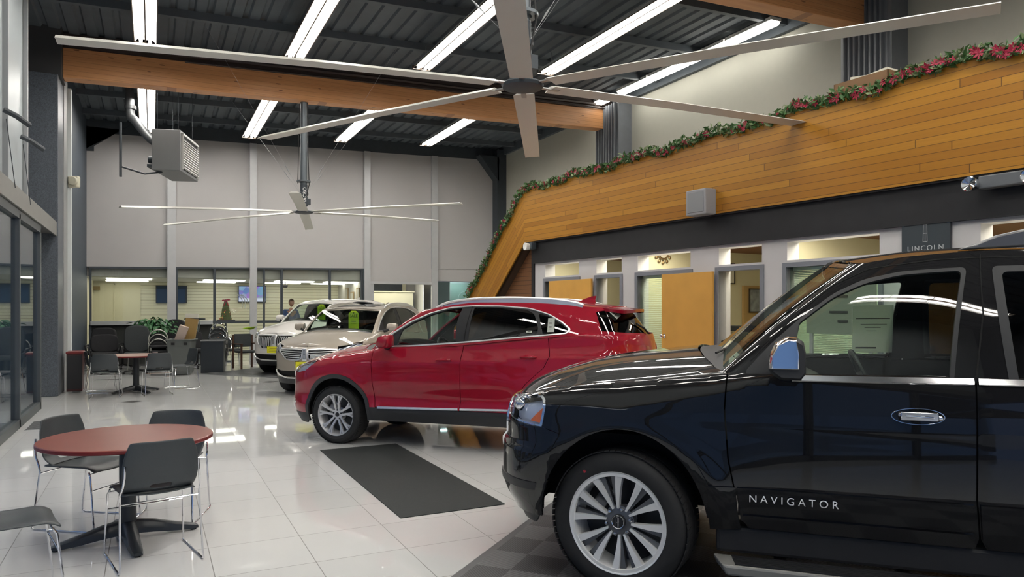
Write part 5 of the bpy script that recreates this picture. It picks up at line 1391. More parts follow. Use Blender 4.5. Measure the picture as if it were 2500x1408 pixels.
troffer('ceiling_light', 'light over the cream counter behind the roll-up opening', 6.6, 8.3, 23.6, 24.4, 2.74, mt=mat('lobby_warm', (1, 1, 1), .4, emit=(1, .95, .8), estr=4.5))
for i, (s0, s1) in enumerate(((7.6, 8.5), (6.4, 6.9), (4.8, 5.7), (9.1, 9.5), (10.4, 10.9), (2.4, 3.4))):
    troffer('ceiling_light', 'ceiling light inside the %s office behind the partition' % ['clock', 'open-door', 'blinded', 'narrow', 'far', 'nearest'][i], WD + .27, WD + .62, s0, s1, 2.575, OW, mat('office_lens', (1, 1, .95), .4, emit=(1, .95, .78), estr=12.0))['group'] = 'office ceiling lights'
# ------------------------------------------------ ceiling fans
M_blade = mat('pale_fan_blade', (0.64, 0.63, 0.59), 0.4, metal=0.2)
def big_fan(label, hx, hy, hz, R, b0, tx, ty, top, group):
    r = thing('ceiling_fan', label, 'fan', (hx, hy, hz), 0, group)
    for k in range(6):
        a = b0 + k * PI / 3; d = Vector((math.cos(a), math.sin(a), 0)); w = Vector((-d.y, d.x, 0)); b = B(); vs = []
        prof = [(-.105, .012), (-.05, .030), (.03, .026), (.105, -.022), (.03, -.004), (-.06, .004)]
        n = len(prof)
        L = [.30, .45, R * .5, R]
        for rr in L:
            sag = .06 * (rr / R) ** 2
            for (c, h) in prof:
                p = d * rr + w * c; vs.append((p.x, p.y, h * 1.0 - c * -.10 - sag + tx * p.x + ty * p.y))
        fs = [(j * n + i, j * n + (i + 1) % n, (j + 1) * n + (i + 1) % n, (j + 1) * n + i) for j in range(len(L) - 1) for i in range(n)]
        fs += [tuple(range(n)), tuple((len(L) - 1) * n + i for i in range(n))]
        b.add(vs, fs); bl = b.obj('blade', M_blade, r, smooth=True, auto=50)
        s = B(); s.obox(tuple(d * .27 + Vector((0, 0, .01))), (.26, .05, .012), Matrix.Rotation(a, 3, 'Z')); s.obj('blade_bracket', M_steel, bl)
    h = B(); h.lathe([(0, -.03), (.12, -.03), (.19, -.015), (.20, .01), (.18, .03), (.0, .04)], 36); h.obj('hub', M_dark, r, smooth=True, auto=30)
    m = B(); m.lathe([(0, .04), (.05, .05), (.05, .12), (.085, .14), (.085, .34), (.07, .36), (.10, .38), (.10, .42), (.06, .46)], 24); m.lathe([(.08, .36), (.08, .60)], 24); m.box(.06, .14, -.05, .05, .17, .30); m.box(-.03, .03, .06, .13, .1, .2)
    mo = m.obj('motor', M_dark, r, smooth=True, auto=30)
    p = B(); p.cyl((0, 0, .4), (0, 0, top - hz), .075, 16); p.lathe([(.09, .66), (.15, .66), (.15, .69), (.09, .69)], 16); p.obj('drop_pole', mat('pole_grey', (0.12, 0.14, 0.155), 0.35, metal=.3), r, smooth=True, auto=30)
    c = B(); c.tube(bez([(-.13, -.02, .62), (-.12, -.02, 1.1), (-.09, -.02, top - hz - .05)], 4), .008, 6); c.tube([(.03, -.09, .3), (.10, -.08, .6), (.08, -.05, 1.3), (.08, -.02, top - hz)], .010, 6); c.obj('cable', M_rubber, r)
    for a in (.6, 2.2, 3.8, 5.3):
        g = B(); e = Vector((2.6 * math.cos(a), 2.6 * math.sin(a), roof_z(hx) - .1 - hz)); s0 = Vector((.09 * math.cos(a), .09 * math.sin(a), .42)); g.cyl(s0, e, .002, 4)
        t0 = s0 + (e - s0) * .12; g.tube([t0, t0 + (e - s0) * .04, t0 + (e - s0) * .08], [.004, .012, .004], 6)
        g.obj('guy_wire', M_galv, r)
    return r
f1 = big_fan('huge near ceiling fan whose six pale blades cross the top of the picture', 3.14, 6.10, 3.72, 3.75, .01, .035, .034, roof_z(3.1), 'large six-bladed ceiling fans')
f2 = big_fan('farther ceiling fan hanging on a dark pole from the timber beam', 2.968, 16.19, 3.715, 3.65, .302, .048, .011, 6.12, 'large six-bladed ceiling fans')
Mv = frame_M((2.968 - .02, 16.19 - .093, 3.715 + .46), (0, 0, -1), (1, 0, 0)); Mv = frame_M((2.968 + .035, 16.19 - .105, 3.715 + .16), (0, 0, 1), (-1, 0, 0))
t = text('pole_lettering', 'MACRO', .105, M_white, f2, Matrix.Translation((-2.968, -16.19, -3.715)) @ Mv, .002, 1.0)

# ------------------------------------------------ unit heater
hr = thing('unit_heater', 'grey louvred gas unit heater hanging at upper left with flue pipe', 'heater', (.56, 17.44, 4.64), math.radians(-17)); hr.scale = (1.27, 1.27, 1.27)
b = B(); b.box(-.46, 0, 0, 1.15, 0, .70); b.obj('cabinet', mat('heater_grey', (.22, .225, .23), .45, metal=.3), hr, bevel=.008)
b = B()
for k in range(11): b.obox((.022, .575, .075 + k * .043), (.030, .97, .016), Matrix.Rotation(-.5, 3, 'Y'))
b.box(.0, .035, .06, .09, .03, .66); b.box(0, .035, 1.06, 1.09, .03, .66); b.box(0, .035, .06, 1.09, .63, .66); b.box(0, .035, .06, 1.09, .54, .555); b.box(0, .03, .55, .57, .05, .55)
b.obj('louvres', mat('louvre_white', (.6, .6, .58), .4), hr)
b = B(); b.box(.0, .006, .09, 1.06, .05, .63); b.obj('core', M_black, hr)
b = B(); b.tube(bez([(-.40, .45, .50), (-.62, .48, .62), (-.90, .55, .95), (-1.0, .6, 1.1), (-1.02, .6, 1.74)], 5), .075, 14); b.lathe([(.095, -.03), (.095, .03)], 14, c=(-1.0, .6, 1.2)); b.obj('flue_pipe', mat('flue_metal', (.12, .125, .13), .4, metal=.4), hr, smooth=True)
b = B(); b.tube([(-.95, -.02, .78), (-.95, -.02, -.14)], .022, 8); b.tube([(-.93, -.02, .03), (-.6, .1, -.06), (-.35, .2, .0)], .016, 8); b.obj('gas_pipe', M_dark, hr)
b = B(); b.lathe([(0, -.1), (.06, -.1), (.07, 0), (.06, .08), (0, .08)], 14, 'X', c=(-.50, .3, .22)); b.box(-.60, -.46, .2, .5, .08, .13); b.obj('fan_motor', M_dark, hr, smooth=True)
b = B()
for x, y in ((-.4, .1), (-.06, .1), (-.4, 1.0), (-.06, 1.0)): b.cyl((x, y, .7), (x, y, 1.77), .003, 6)
b.obj('hanger_rods', M_dark, hr)

# ------------------------------------------------ café tables and stacking chairs
M_mahog = mat('red_mahogany_laminate', (0.235, 0.062, 0.045), 0.30, noise=.12, nscale=5)
M_mahedge = mat('mahogany_edge', (0.17, 0.022, 0.022), 0.35)
M_blackmet = mat('black_powder_metal', (0.030, 0.036, 0.042), 0.32, noise=.1)
def cafe_table(x, y, dia, label, ang, group):
    r = thing('cafe_table', label, 'table', (x, y, 0), ang, group); R = dia / 2
    b = B(); b.lathe([(0, .725), (R - .004, .725), (R, .722), (R, .70), (R - .004, .695), (0, .695)], 72); tp = b.obj('tabletop', M_mahog, r, smooth=True, auto=30)
    e = B(); e.lathe([(R - .001, .722), (R + .003, .718), (R + .003, .70), (R - .001, .696)], 72); e.obj('edge_band', M_mahedge, tp, smooth=True)
    c = B(); c.lathe([(.065, .03), (.06, .10), (.055, .2), (.055, .67), (.09, .695), (0, .695)], 28); c.obj('column', M_blackmet, r, smooth=True, auto=30)
    for k in range(4):
        a = k * PI / 2; l = B(); vs = []; n = 8
        for t, (w, h0, h1) in ((0, (.05, .05, .145)), (.3, (.048, .04, .12)), (.65, (.042, .02, .075)), (.93, (.036, .012, .045)), (1, (.028, .012, .03))):
            rr = .03 + .43 * t
            for (u, h) in ((-w, h0), (w, h0), (w * .9, h1 * .8 + h0 * .2), (w * .45, h1), (-w * .45, h1), (-w * .9, h1 * .8 + h0 * .2)): vs.append((rr, u, h))
        fs = [(j * 6 + i, j * 6 + (i + 1) % 6, (j + 1) * 6 + (i + 1) % 6, (j + 1) * 6 + i) for j in range(4) for i in range(6)] + [tuple(range(6)), tuple(24 + i for i in range(6))]
        l.M = Matrix.Rotation(a, 4, 'Z'); l.add(vs, fs); lo = l.obj('leg', M_blackmet, r, smooth=True, auto=50)
        g = B(); g.M = l.M; g.lathe([(0, 0), (.02, 0), (.02, .014), (0, .014)], 12, c=(.43, 0, 0)); g.obj('glide', M_rubber, lo)
    return r
cafe_table(-.15, 5.76, 1.10, 'round mahogany café table in the left foreground with three chairs', math.radians(9), 'round café tables')
cafe_table(-.27, 15.85, 1.10, 'round mahogany café table farther back beside the granite pillar', math.radians(30), 'round café tables')
M_shell = mat('charcoal_polypropylene', (0.052, 0.060, 0.066), 0.42, noise=.06, nscale=90, bump=.08, bscale=200)
def stack_chair():
    r = thing('stacking_chair', '', 'chair'); nW, nL = 15, 13
    # local: +Y is the way the sitter faces
    def grid(fn, name, hole=None):
        b = B(); vs = []; th = .012
        P = [[fn(u / (nW - 1) * 2 - 1, v / (nL - 1)) for u in range(nW)] for v in range(nL)]
        for row in P: vs += [tuple(p) for p in row]
        fs = []
        for v in range(nL - 1):
            for u in range(nW - 1):
                if hole and hole(u, v): continue
                fs.append((v * nW + u, v * nW + u + 1, (v + 1) * nW + u + 1, (v + 1) * nW + u))
        b.add(vs, fs); o = b.obj(name, M_shell, r, smooth=True, auto=60)
        md = o.modifiers.new('thick', 'SOLIDIFY'); md.thickness = .011; md.offset = 0
        s = o.modifiers.new('round', 'SUBSURF'); s.levels = 1; s.render_levels = 1
        return o
    def seat(u, v):
        w = .225 - .012 * (1 - v) ; y = -.20 + .44 * v
        z = .455 + .018 * u * u - .018 * (1 - u * u) * math.sin(PI * min(1, v * 1.1)) - (.035 * max(0, (v - .82) / .18) ** 2)
        if abs(u) > .98: z -= .012
        return (w * u, y, z)
    def back(u, v):
        # rises from the rear of the seat
        w = .205 + .020 * math.sin(PI * min(1, v * 1.2)) - .02 * max(0, v - .8) / .2
        z = .465 + .335 * v - .006 * u ** 4 * (v > .9) ; y = -.205 - .085 * v ** .8 + .050 * u * u * (.6 + .4 * v)
        if v < .2: y += .05 * (1 - v / .2) ** 2
        return (w * u, y, z)
    grid(seat, 'seat'); grid(back, 'backrest', lambda u, v: v == 1 and 5 <= u <= 8)
    for sx in (-1, 1):
        X = sx * .238
        b = B(); rad = .0065
        pts = bez([(X, .24, .012), (X, -.25, .012)], 1)
        path = [(X * .93, .195, .432), (X * .97, .215, .40), (X * 1.02, .252, .05), (X * 1.02, .252, .012), (X * 1.02, .235, .006), (X * 1.02, -.24, .006), (X * 1.02, -.262, .015), (X * 1.0, -.262, .05), (X * .97, -.205, .43), (X * .98, -.215, .475), (X * .93, -.250, .53), (X * .90, -.262, .59), (X * .89, -.262, .66)]
        b.tube(path, rad, 8); b.obj('sled_leg', M_chrome, r, smooth=True)
    for y_, z_, q_ in ((.20, .418, .232), (.225, .30, .236), (-.20, .415, .232)):
        b = B(); b.tube([(-q_, y_, z_), (q_, y_, z_)], .005, 8); b.obj('cross_bar', M_chrome, r)
    return r
ch = stack_chair(); ch['group'] = 'charcoal stacking chairs around the café tables'
def face(dx, dy): return math.atan2(dy, dx) - PI / 2
spots = [(0.01, 5.29, face(-.20, .98), 'charcoal stacking chair with its back to the viewer at the near table'),
         (-.43, 6.36, face(.80, -.60), 'charcoal stacking chair behind the left side of the near table'),
         (.115, 6.22, face(-.30, -.95), 'charcoal stacking chair across the near table, only its top edge and legs showing'),
         (-.72, 4.80, face(.97, .22), 'charcoal stacking chair cut off at the lower left corner'),
         (-.75, 15.20, face(.05, 1), 'charcoal stacking chair seen from behind at the left of the far café table'),
         (.10, 15.25, face(-.12, 1), 'charcoal stacking chair seen from behind at the right of the far café table'),
         (.55, 16.35, face(-.9, -.35), 'charcoal stacking chair at the far café table, side-on in front of the grey cart'),
         (-.88, 16.15, face(.95, .1), 'charcoal stacking chair at the left far side of the far café table')]
for i, (x, y, rz, lb) in enumerate(spots):
    o = ch if i == 0 else dup(ch, (x, y, 0), rz)
    o.location = (x, y, 0); o.rotation_euler = (0, 0, rz); o['label'] = lb
b = B(); b.lathe([(0, .728), (.04, .728), (.045, .75), (.05, .775), (0, .775)], 14, c=(0, 0, 0)); b.M = Matrix.Identity(4)
o = b.obj('napkin_holder', M_galv, None, smooth=True, loc=(.06, 15.85, -.002)); tag(o, 'small grey dish on the far café table', 'dish')

# ------------------------------------------------ mats, vents, floor inserts
o = B().box(1.72, 2.62, 5.40, 8.40, .0, .007).obj('floor_mat', mat('black_rubber_mat', (0.026, 0.030, 0.030), .8, noise=.3, nscale=90, bump=.3, bscale=300), bevel=.003)
tag(o, 'long black rubber floor mat lying between the red and black cars', 'mat')
tl = NT('garage_tile', .5)
c = tl.sep(tl.obj()); s_ = .30
def chk(nt, sock): return nt.math('FLOOR', nt.math('DIVIDE', sock, s_))
pr = tl.math('MODULO', tl.math('ABSOLUTE', tl.math('ADD', chk(tl, c[0]), chk(tl, c[1]))), 2.0)
rib = tl.math('LESS_THAN', tl.math('FRACT', tl.math('DIVIDE', tl.math('ADD', c[0], c[1]), .022)), .5); rib2 = tl.math('LESS_THAN', tl.math('FRACT', tl.math('DIVIDE', tl.math('SUBTRACT', c[0], c[1]), .022)), .5)
rb = tl.mix(rib, (.03, .032, .035, 1), (.20, .205, .21, 1)); rb2 = tl.mix(rib2, (.025, .027, .03, 1), (.06, .064, .068, 1))
tl.color(tl.mix(pr, rb2, rb))
bp = tl.n('Bump', {'Height': rib, 'Strength': .5, 'Distance': .004}); tl.t.links.new(bp.outputs[0], tl.b.inputs['Normal'])
M_gt = mat('tile_edge', (.10, .105, .11), .45)
def tile_pad(label, M, w, l):
    r = thing('garage_floor_tiles', label, 'floor tiles'); r.matrix_world = M
    B().box(.07, w, .07, l, 0, .014).obj('tiles', tl.m, r)
    b = B(); prf = [(0, 0), (.07, .014), (.07, 0)]
    b.add([(0, 0, 0), (w, 0, 0), (w, .07, .014), (.07, .07, .014), (0, l, 0), (.07, l, .014)], [(0, 1, 2, 3), (0, 3, 5, 4)])
    b.add([(0, 0, 0), (w, 0, 0), (w, .07, 0), (.07, .07, 0), (0, l, 0), (.07, l, 0)], [(0, 1, 2, 3), (0, 3, 5, 4)])
    b.obj('ramp_edge', M_gt, r)
    return r
# pad under the black car: its edge runs from the lower left up under the bumper
p0, p1 = Vector((1.63, 4.10, 0)), Vector((2.80, 5.12, 0)); d = (p1 - p0).normalized()
o0 = p0 - d * 2.2
M = frame_M((o0.x, o0.y, .001), (d.x, d.y, 0), (-d.y, d.x, 0)); 
M = frame_M((o0 + d * 6.0).to_tuple()[:2] + (.001,), (-d.x, -d.y, 0), (d.y, -d.x, 0)); M.translation.z = .001
tile_pad('dark ribbed interlocking garage tiles under the black SUV', M, 6.0, 4.4)
# pad under the two far cars
M = frame_M((1.0, 19.5, .001), (.645, -.764, 0), (.764, .645, 0))
tile_pad('dark interlocking tile pad under the white SUV', M, 2.6, 4.2)
for k, (x, y, lb) in enumerate(((-.31, 14.25, 'small black diamond floor inset in front of the far café table'), (2.36, 16.75, 'small black diamond floor inset before the white SUV'))):
    b = B(); b.add([(-.17, 0, .002), (0, -.17, .002), (.17, 0, .002), (0, .17, .002)], [(0, 1, 2, 3)]); tag(b.obj('floor_inset', M_black, loc=(x, y, 0)), lb, 'floor inset')
b = B(); b.box(-.09, .09, -.42, .42, 0, .004)
vt = b.obj('floor_vent', M_galv, loc=(-1.43, 11.95, 0)); tag(vt, 'floor air grille along the glass front', 'vent')
b = B()
for k in range(16): b.box(-.08, .08, -.40 + k * .051, -.375 + k * .051, .004, .0055)
b.obj('slots', M_black, vt)

# ------------------------------------------------ pieces on the left
cb = thing('lectern', 'dark mahogany cabinet standing against the white post by the granite pillar', 'cabinet', (-1.30, 16.45, 0))
B().box(-.16, .10, -.25, .25, .03, .755).obj('body', mat('dark_mahogany', (.055, .014, .013), .35, noise=.2), cb, bevel=.006)
B().box(-.17, .11, -.26, .26, .755, .79).obj('top', M_mahedge, cb, bevel=.005)
B().box(-.155, .095, -.257, -.25, .08, .72).obj('door', M_black, cb)
al = thing('strobe_alarm', 'cream alarm box high on the white post', 'alarm', (-1.42, 17.22, 4.2), math.radians(-30))
B().box(-.11, .11, -.05, .06, -.12, .12).obj('housing', mat('cream_plastic', (.62, .60, .48), .45), al, bevel=.03)
b = B(); b.lathe([(0, -.02), (.08, -.02), (.09, 0), (.09, .04)], 16, 'Y', c=(.03, -.08, .01)); b.obj('horn', mat('cream_plastic', (.62, .60, .48), .45), al, smooth=True)
for k, (y, z_, lb) in enumerate(((10.7, 4.05, 'black tubular bracket high on the left wall, nearer one'), (12.0, 4.0, 'black tubular bracket high on the left wall, farther one'))):
    b = B(); b.tube([(-1.62, y, z_), (-1.50, y + .05, z_ - .05), (-1.38, y + .2, z_ - .12)], .035, 8); b.tube([(-1.60, y + .05, z_ - .1), (-1.55, y + .35, z_ - .9)], .006, 4)
    tag(b.obj('wall_bracket', M_dark, smooth=True), lb, 'bracket')
cm = thing('security_camera', 'small white sensor box beside the fluted column at the far beam end', 'camera', (10.55, 16.33, 6.42))
B().box(-.15, .06, -.10, .10, -.05, .06).obj('housing', M_white, cm, bevel=.02); b = B(); b.lathe([(0, -.20), (.05, -.19), (.055, -.12)], 14, 'X', c=(.0, 0, -.03)); b.obj('lens', M_galv, cm, smooth=True)

# ------------------------------------------------ office front: speaker, lamps, sign, tray, garland
def wthing(name, label, cat, s_, z_, off):
    r = thing(name, label, cat, wpt(s_, z_, off), WA); return r
sp = wthing('loudspeaker', 'grey box loudspeaker mounted on the golden boards', 'speaker', 7.11, 3.04, .12)
B().box(-.20, 0, -.18, .18, -.17, .17).obj('case', mat('speaker_grey', (.30, .30, .31), .5), sp, bevel=.012)
B().box(-.206, -.199, -.145, .145, -.135, .135).obj('grille_cloth', mat('speaker_cloth', (.26, .27, .28), .8, bump=.4, bscale=400), sp, bevel=.003)
def flood(label, s_, z_, two):
    r = wthing('security_light', label, 'lamp', s_, z_, .10)
    B().box(-.09, .02, -.16 if not two else -.22, .16 if not two else .22, -.07, .05).obj('housing', M_dark if not two else mat('lamp_grey', (.12, .13, .14), .4), r, bevel=.012)
    for yy in ((-.24, .26) if two else (-.05,)):
        b = B(); b.lathe([(.0, .02), (.05, .02), (.065, -.03), (.07, -.09), (.062, -.095), (0, -.08)], 20, 'X', c=(-.08, yy, -.02)); b.obj('lamp_head', M_chrome if two else M_white, r, smooth=True, auto=40)
flood('black emergency light with one white head at the left end of the black fascia', 11.60, 2.80, False)
flood('grey two-headed emergency light on the fascia at the right edge', 3.40, 2.80, True)
sg = wthing('sign', 'dark slate sign with a long star emblem and pale capital letters on the office wall', 'sign', 4.195, 2.335, .03)
B().box(-.012, .012, -.245, .245, -.15, .155).obj('board', mat('slate_board', (.045, .055, .062), .35), sg)
M_let = mat('pale_lettering', (.50, .52, .52), .4)
text('lettering', 'LINCOLN', .072, M_let, sg, frame_M((-.013, 0, -.128), (0, -1, 0), (0, 0, 1)), .001, 1.28, align='CENTER')
sm = B(); sm.M = Matrix.Translation((-.014, 0, .045)) @ Matrix.Rotation(PI / 2, 4, 'Z'); star(sm, (0, 0, 0), .085, .021, .0012); sm.obj('emblem', M_let, sg)
for yy in (-.225, .225): B().lathe([(0, -.016), (.006, -.015), (.006, -.012)], 10, 'X', c=(0, yy, .135)).obj('screw', M_chrome, sg)
ty_ = thing('wooden_tray', 'open wooden tray with white papers on top of the office roof behind the garland', 'tray', wpt(4.83, 3.95, -.12), WA)
b = B(); b.box(-.25, .25, -.30, .34, 0, .02); b.box(-.25, -.235, -.30, .34, 0, .17); b.box(.235, .25, -.3, .34, 0, .17); b.box(-.25, .25, -.3, -.285, 0, .17); b.box(-.25, .25, .325, .34, 0, .17)
b.obj('box', mat('brown_tray_wood', (.20, .11, .05), .6), ty_)
b = B(); b.obox((0, .0, .18), (.3, .42, .05), Matrix.Rotation(.15, 3, 'X')); b.obox((.02, -.05, .215), (.26, .30, .03), Matrix.Rotation(-.1, 3, 'X')); b.obj('papers', mat('cream_paper', (.6, .58, .48), .7), ty_)
cl = B(); cl.tube(bez([(0, -.12, 0), (0, -.1, .12), (0, -.02, .17), (0, .08, .1), (0, .12, 0)], 5), .02, 8); cl.sphere((0, 0, .08), (.03, .05, .07), 10, 8)
tag(cl.obj('cable_coil', M_rubber, loc=wpt(5.62, 3.90, -.10), rot=(0, 0, WA), smooth=True), 'black cable loop poking above the garland left of the tray', 'cable')
# garland along the top edge and down the slope
gp_ = [(-1.0, 4.06), (1.0, 4.03), (3.3, 4.0), (7, 3.94), (11.84, 3.88), (12.2, 3.60), (13.2, 2.70), (14.2, 1.82), (15.4, .80), (16.2, .12)]
rg = random.Random(3); gl = B(); fl_ = B(); rib_ = B()
L = [0]
for i in range(len(gp_) - 1): L.append(L[-1] + math.dist(gp_[i], gp_[i + 1]))
def gpt(t):
    i = max(j for j in range(len(L)) if L[j] <= t + 1e-9); i = min(i, len(gp_) - 2); f = (t - L[i]) / (L[i + 1] - L[i]); return gp_[i][0] + (gp_[i + 1][0] - gp_[i][0]) * f, gp_[i][1] + (gp_[i + 1][1] - gp_[i][1]) * f
t = 0.0
while t < L[-1]:
    s0, z0 = gpt(t); sag = .03 * math.sin(t * 4.1) + .02 * math.sin(t * 9.7)
    for _ in range(5):
        c = wpt(s0 + rg.uniform(-.05, .05), z0 + sag + rg.uniform(-.07, .07), .12 + rg.uniform(-.03, .09))
        R = Matrix.Rotation(rg.uniform(0, 6.3), 3, 'X') @ Matrix.Rotation(rg.uniform(-1, 1), 3, 'Y') @ Matrix.Rotation(rg.uniform(0, 6.3), 3, 'Z')
        a = rg.uniform(.025, .05); q = [c + R @ Vector(v) for v in ((-a, 0, 0), (0, a * .45, .006), (a, 0, 0), (0, -a * .45, .006))]
        gl.add([tuple(v) for v in q], [(0, 1, 2, 3)], rg.choice((0, 0, 1)))
    if rg.random() < (.34 if s0 < 5 else .17):
        c = wpt(s0, z0 + sag + rg.uniform(-.05, .03), .19); a = rg.uniform(.025, .05) * (1.25 if s0 < 5 else 1)
        R = Matrix.Rotation(WA, 3, 'Z') @ Matrix.Rotation(-PI / 2 + rg.uniform(-.4, .4), 3, 'Y')
        for k in range(6):
            an = k * PI / 3; d1 = Vector((math.cos(an), math.sin(an), .25)); d2 = Vector((math.cos(an + .4), math.sin(an + .4), .15)); d3 = Vector((math.cos(an - .4), math.sin(an - .4), .15))
            fl_.add([tuple(c), tuple(c + R @ d2 * a * .6), tuple(c + R @ d1 * a), tuple(c + R @ d3 * a * .6)], [(0, 1, 2, 3)])
    t += .016
M_leaf = mat('garland_green', (.045, .12, .03), .6); M_leaf2 = mat('garland_pale_green', (.17, .22, .10), .6); M_flow = mat('garland_red', (.34, .012, .045), .5)
ga = thing('garland', 'holiday garland of leaves and red poinsettias along the top of the boards', 'garland')
gl.obj('leaves', [M_leaf, M_leaf2], ga); o = fl_.obj('poinsettias', M_flow, ga)
b = B(); b.tube([wpt(s0, z0, .12) for s0, z0 in [gpt(x) for x in np.linspace(0, L[-1] - .01, 90)]], .022, 6); b.obj('core_rope', M_leaf, ga)

# ------------------------------------------------ inside the offices
def pthing(name, label, cat, s_, dist, z_):
    r = thing(name, label, cat, OW @ Vector((dist, s_, z_)), WA + PI / 2); return r
ck = pthing('wall_clock', 'ornate brass sunburst clock on the cream wall above the window transom', 'clock', 8.83, 8.02, 2.52)
b = B(); b.lathe([(0, .0), (.15, .0), (.15, -.02), (.17, -.03), (.19, -.02), (.19, 0)], 30, 'X')
for k in range(12):
    a = k * PI / 6; b.sphere((-.02, .26 * math.cos(a), .26 * math.sin(a)), (.02, .045, .045), 8, 6)
    b.obox((-.01, .22 * math.cos(a), .22 * math.sin(a)), (.02, .02, .10), Matrix.Rotation(a - PI / 2, 3, 'X'))
b.obj('rim', mat('antique_brass', (.25, .17, .08), .35, metal=.7), ck, smooth=True, auto=40)
ck.scale = (.62, .62, .62)
B().lathe([(0, -.025), (.14, -.024)], 24, 'X').obj('dial', mat('clock_dial', (.55, .5, .38), .5), ck)
def picture(label, s_, z_, off, w, h, fm, pm, name='framed_picture', part=False):
    r = pthing(name, label, 'picture', s_, off, z_) if part else wthing(name, label, 'picture', s_, z_, off)
    b = B(); t = .02
    b.box(-.02, 0, -w / 2, w / 2, h / 2 - t, h / 2); b.box(-.02, 0, -w / 2, w / 2, -h / 2, -h / 2 + t); b.box(-.02, 0, -w / 2, -w / 2 + t, -h / 2, h / 2); b.box(-.02, 0, w / 2 - t, w / 2, -h / 2, h / 2)
    b.obj('frame', fm, r); B().box(-.01, 0, -w / 2 + t, w / 2 - t, -h / 2 + t, h / 2 - t).obj('print', pm, r); return r
M_df = mat('dark_frame', (.05, .04, .03), .4)
picture('small certificate in a dark frame on the wall seen through the open doorway', 8.83, 2.22, 9.50, .30, .36, M_df, mat('certificate', (.6, .58, .48), .6), part=True)
ck2 = picture('picture of a grey mountain pinned on a tan panel seen through the open doorway', 8.80, 1.76, 10.12, .30, .42, M_df, mat('mountain_print', (.25, .28, .30), .6, noise=.7, nscale=9), part=True)
tag(wB().box(9.85, 10.33, 8.81, 8.845, .6, 2.02).obj('tan_panel', mat('tan_panel', (.45, .30, .12), .6)), 'tan upright board behind the mountain picture in the office', 'panel')
picture('framed picture leaning above the first office door, seen through the transom', 10.35, 2.40, -.5, .22, .34, mat('gilt_frame', (.35, .28, .15), .4), mat('photo_print', (.35, .33, .30), .6, noise=.5, nscale=5))
b = wB(); b.add([(WD + .5, 10.9, 2.2), (WD + .5, 10.5, 2.2), (WD + .5, 10.55, 2.5), (WD + .5, 10.7, 2.5)], [(0, 1, 2, 3)]); tag(b.obj('paper_sheet', M_paper), 'pale slanted sheet behind the leftmost transom opening', 'paper')
dk = wthing('desk', 'cream desk with a black phone in the office behind the open doorway', 'desk', 8.15, 0, -1.6)
B().box(0, .65, -.35, .5, 1.20, 1.25).obj('top', M_cream, dk); B().box(.02, .63, -.33, .48, 0, 1.20).obj('body', M_cream, dk)
ph = wthing('desk_phone', 'black desk phone on the cream desk behind the doorway', 'phone', 8.0, 1.25, -1.7)
b = B(); b.box(0, .2, -.12, .12, 0, .05); b.obj('base', M_black, ph, bevel=.01); b = B(); b.tube([(0.04, -.11, .07), (.04, 0, .09), (.04, .11, .07)], .022, 8); b.obj('handset', M_black, ph)
pt = wthing('printer', 'dark flat printer beside the phone on the cream desk', 'printer', 8.38, 1.25, -1.75); B().box(0, .35, -.2, .2, 0, .09).obj('body', M_blackmet, pt, bevel=.01)
def shelf(label, s_, off, w, h, n, col):
    r = wthing('bookshelf', label, 'shelf', s_, 0, off); b = B()
    b.box(0, .3, -w / 2, -w / 2 + .02, 0, h); b.box(0, .3, w / 2 - .02, w / 2, 0, h); b.box(.28, .3, -w / 2, w / 2, 0, h)
    b.obj('case', col, r); rr = random.Random(int(s_ * 100))
    for k in range(n + 1):
        z_ = h * k / n; B().box(0, .3, -w / 2 + .02, w / 2 - .02, max(0, z_ - .02), max(.02, z_)).obj('shelf_board', col, r)
    c = B()
    for k in range(n):
        y = -w / 2 + .04
        while y < w / 2 - .1:
            bw_ = rr.uniform(.03, .1); bh = rr.uniform(.4, .8) * h / n
            if rr.random() < .7: c.box(.05, .22, y, y + bw_, h * k / n + .001, h * k / n + bh, rr.randrange(3))
            y += bw_ + .01
    c.obj('papers', [mat('paper_stack', (.5, .48, .40), .7), mat('folder_blue', (.12, .15, .2), .6), mat('box_tan', (.35, .25, .14), .6)], r)
    return r
M_pine = mat('pale_wood', (.45, .30, .14), .5, noise=.1)
shelf('pale wooden shelf of papers behind the blinds of the clock office', 8.35, -.95, .8, 1.75, 5, M_pine)
shelf('narrow wooden pigeonhole shelf seen through the first doorway', 10.45, -2.4, .5, 1.65, 9, M_pine)
cu = B(); cu.M = OW.copy()
for k in range(14): cu.box(WD + 2.5 + .03 * (k % 2), WD + 2.53 + .03 * (k % 2), 8.95 + k * .05, 9.0 + k * .05, 0, 2.7)
tag(cu.obj('curtain', mat('charcoal_curtain', (.04, .045, .05), .8)), 'charcoal pleated curtain inside the narrow office', 'curtain')
# display panel seen through the black car's window
dp = wthing('display_board', 'grey pinboard leaning by the blinded office window, seen through the car window', 'board', 5.0, 1.62, .25)
B().box(-.02, .0, -.42, .42, -.28, .30).obj('board', mat('grey_green_board', (.20, .22, .18), .7), dp)
B().box(-.02, .0, -.38, -.34, -1.62, -.28).obj('leg', M_galv, dp); B().box(-.02, .0, .34, .38, -1.62, -.28).obj('leg', M_galv, dp)
b = B()
for z_, w_ in ((.12, .20), (-.05, .22), (-.15, .12)): b.box(-.026, -.02, -.1, -.1 + w_, z_, z_ + .025)
b.obj('print', M_ink, dp)
tag(door_leaf('office_door', 3.20, 1.0, math.radians(-4)), 'golden oak door folded open by the blinded office, seen through the car window', 'door')
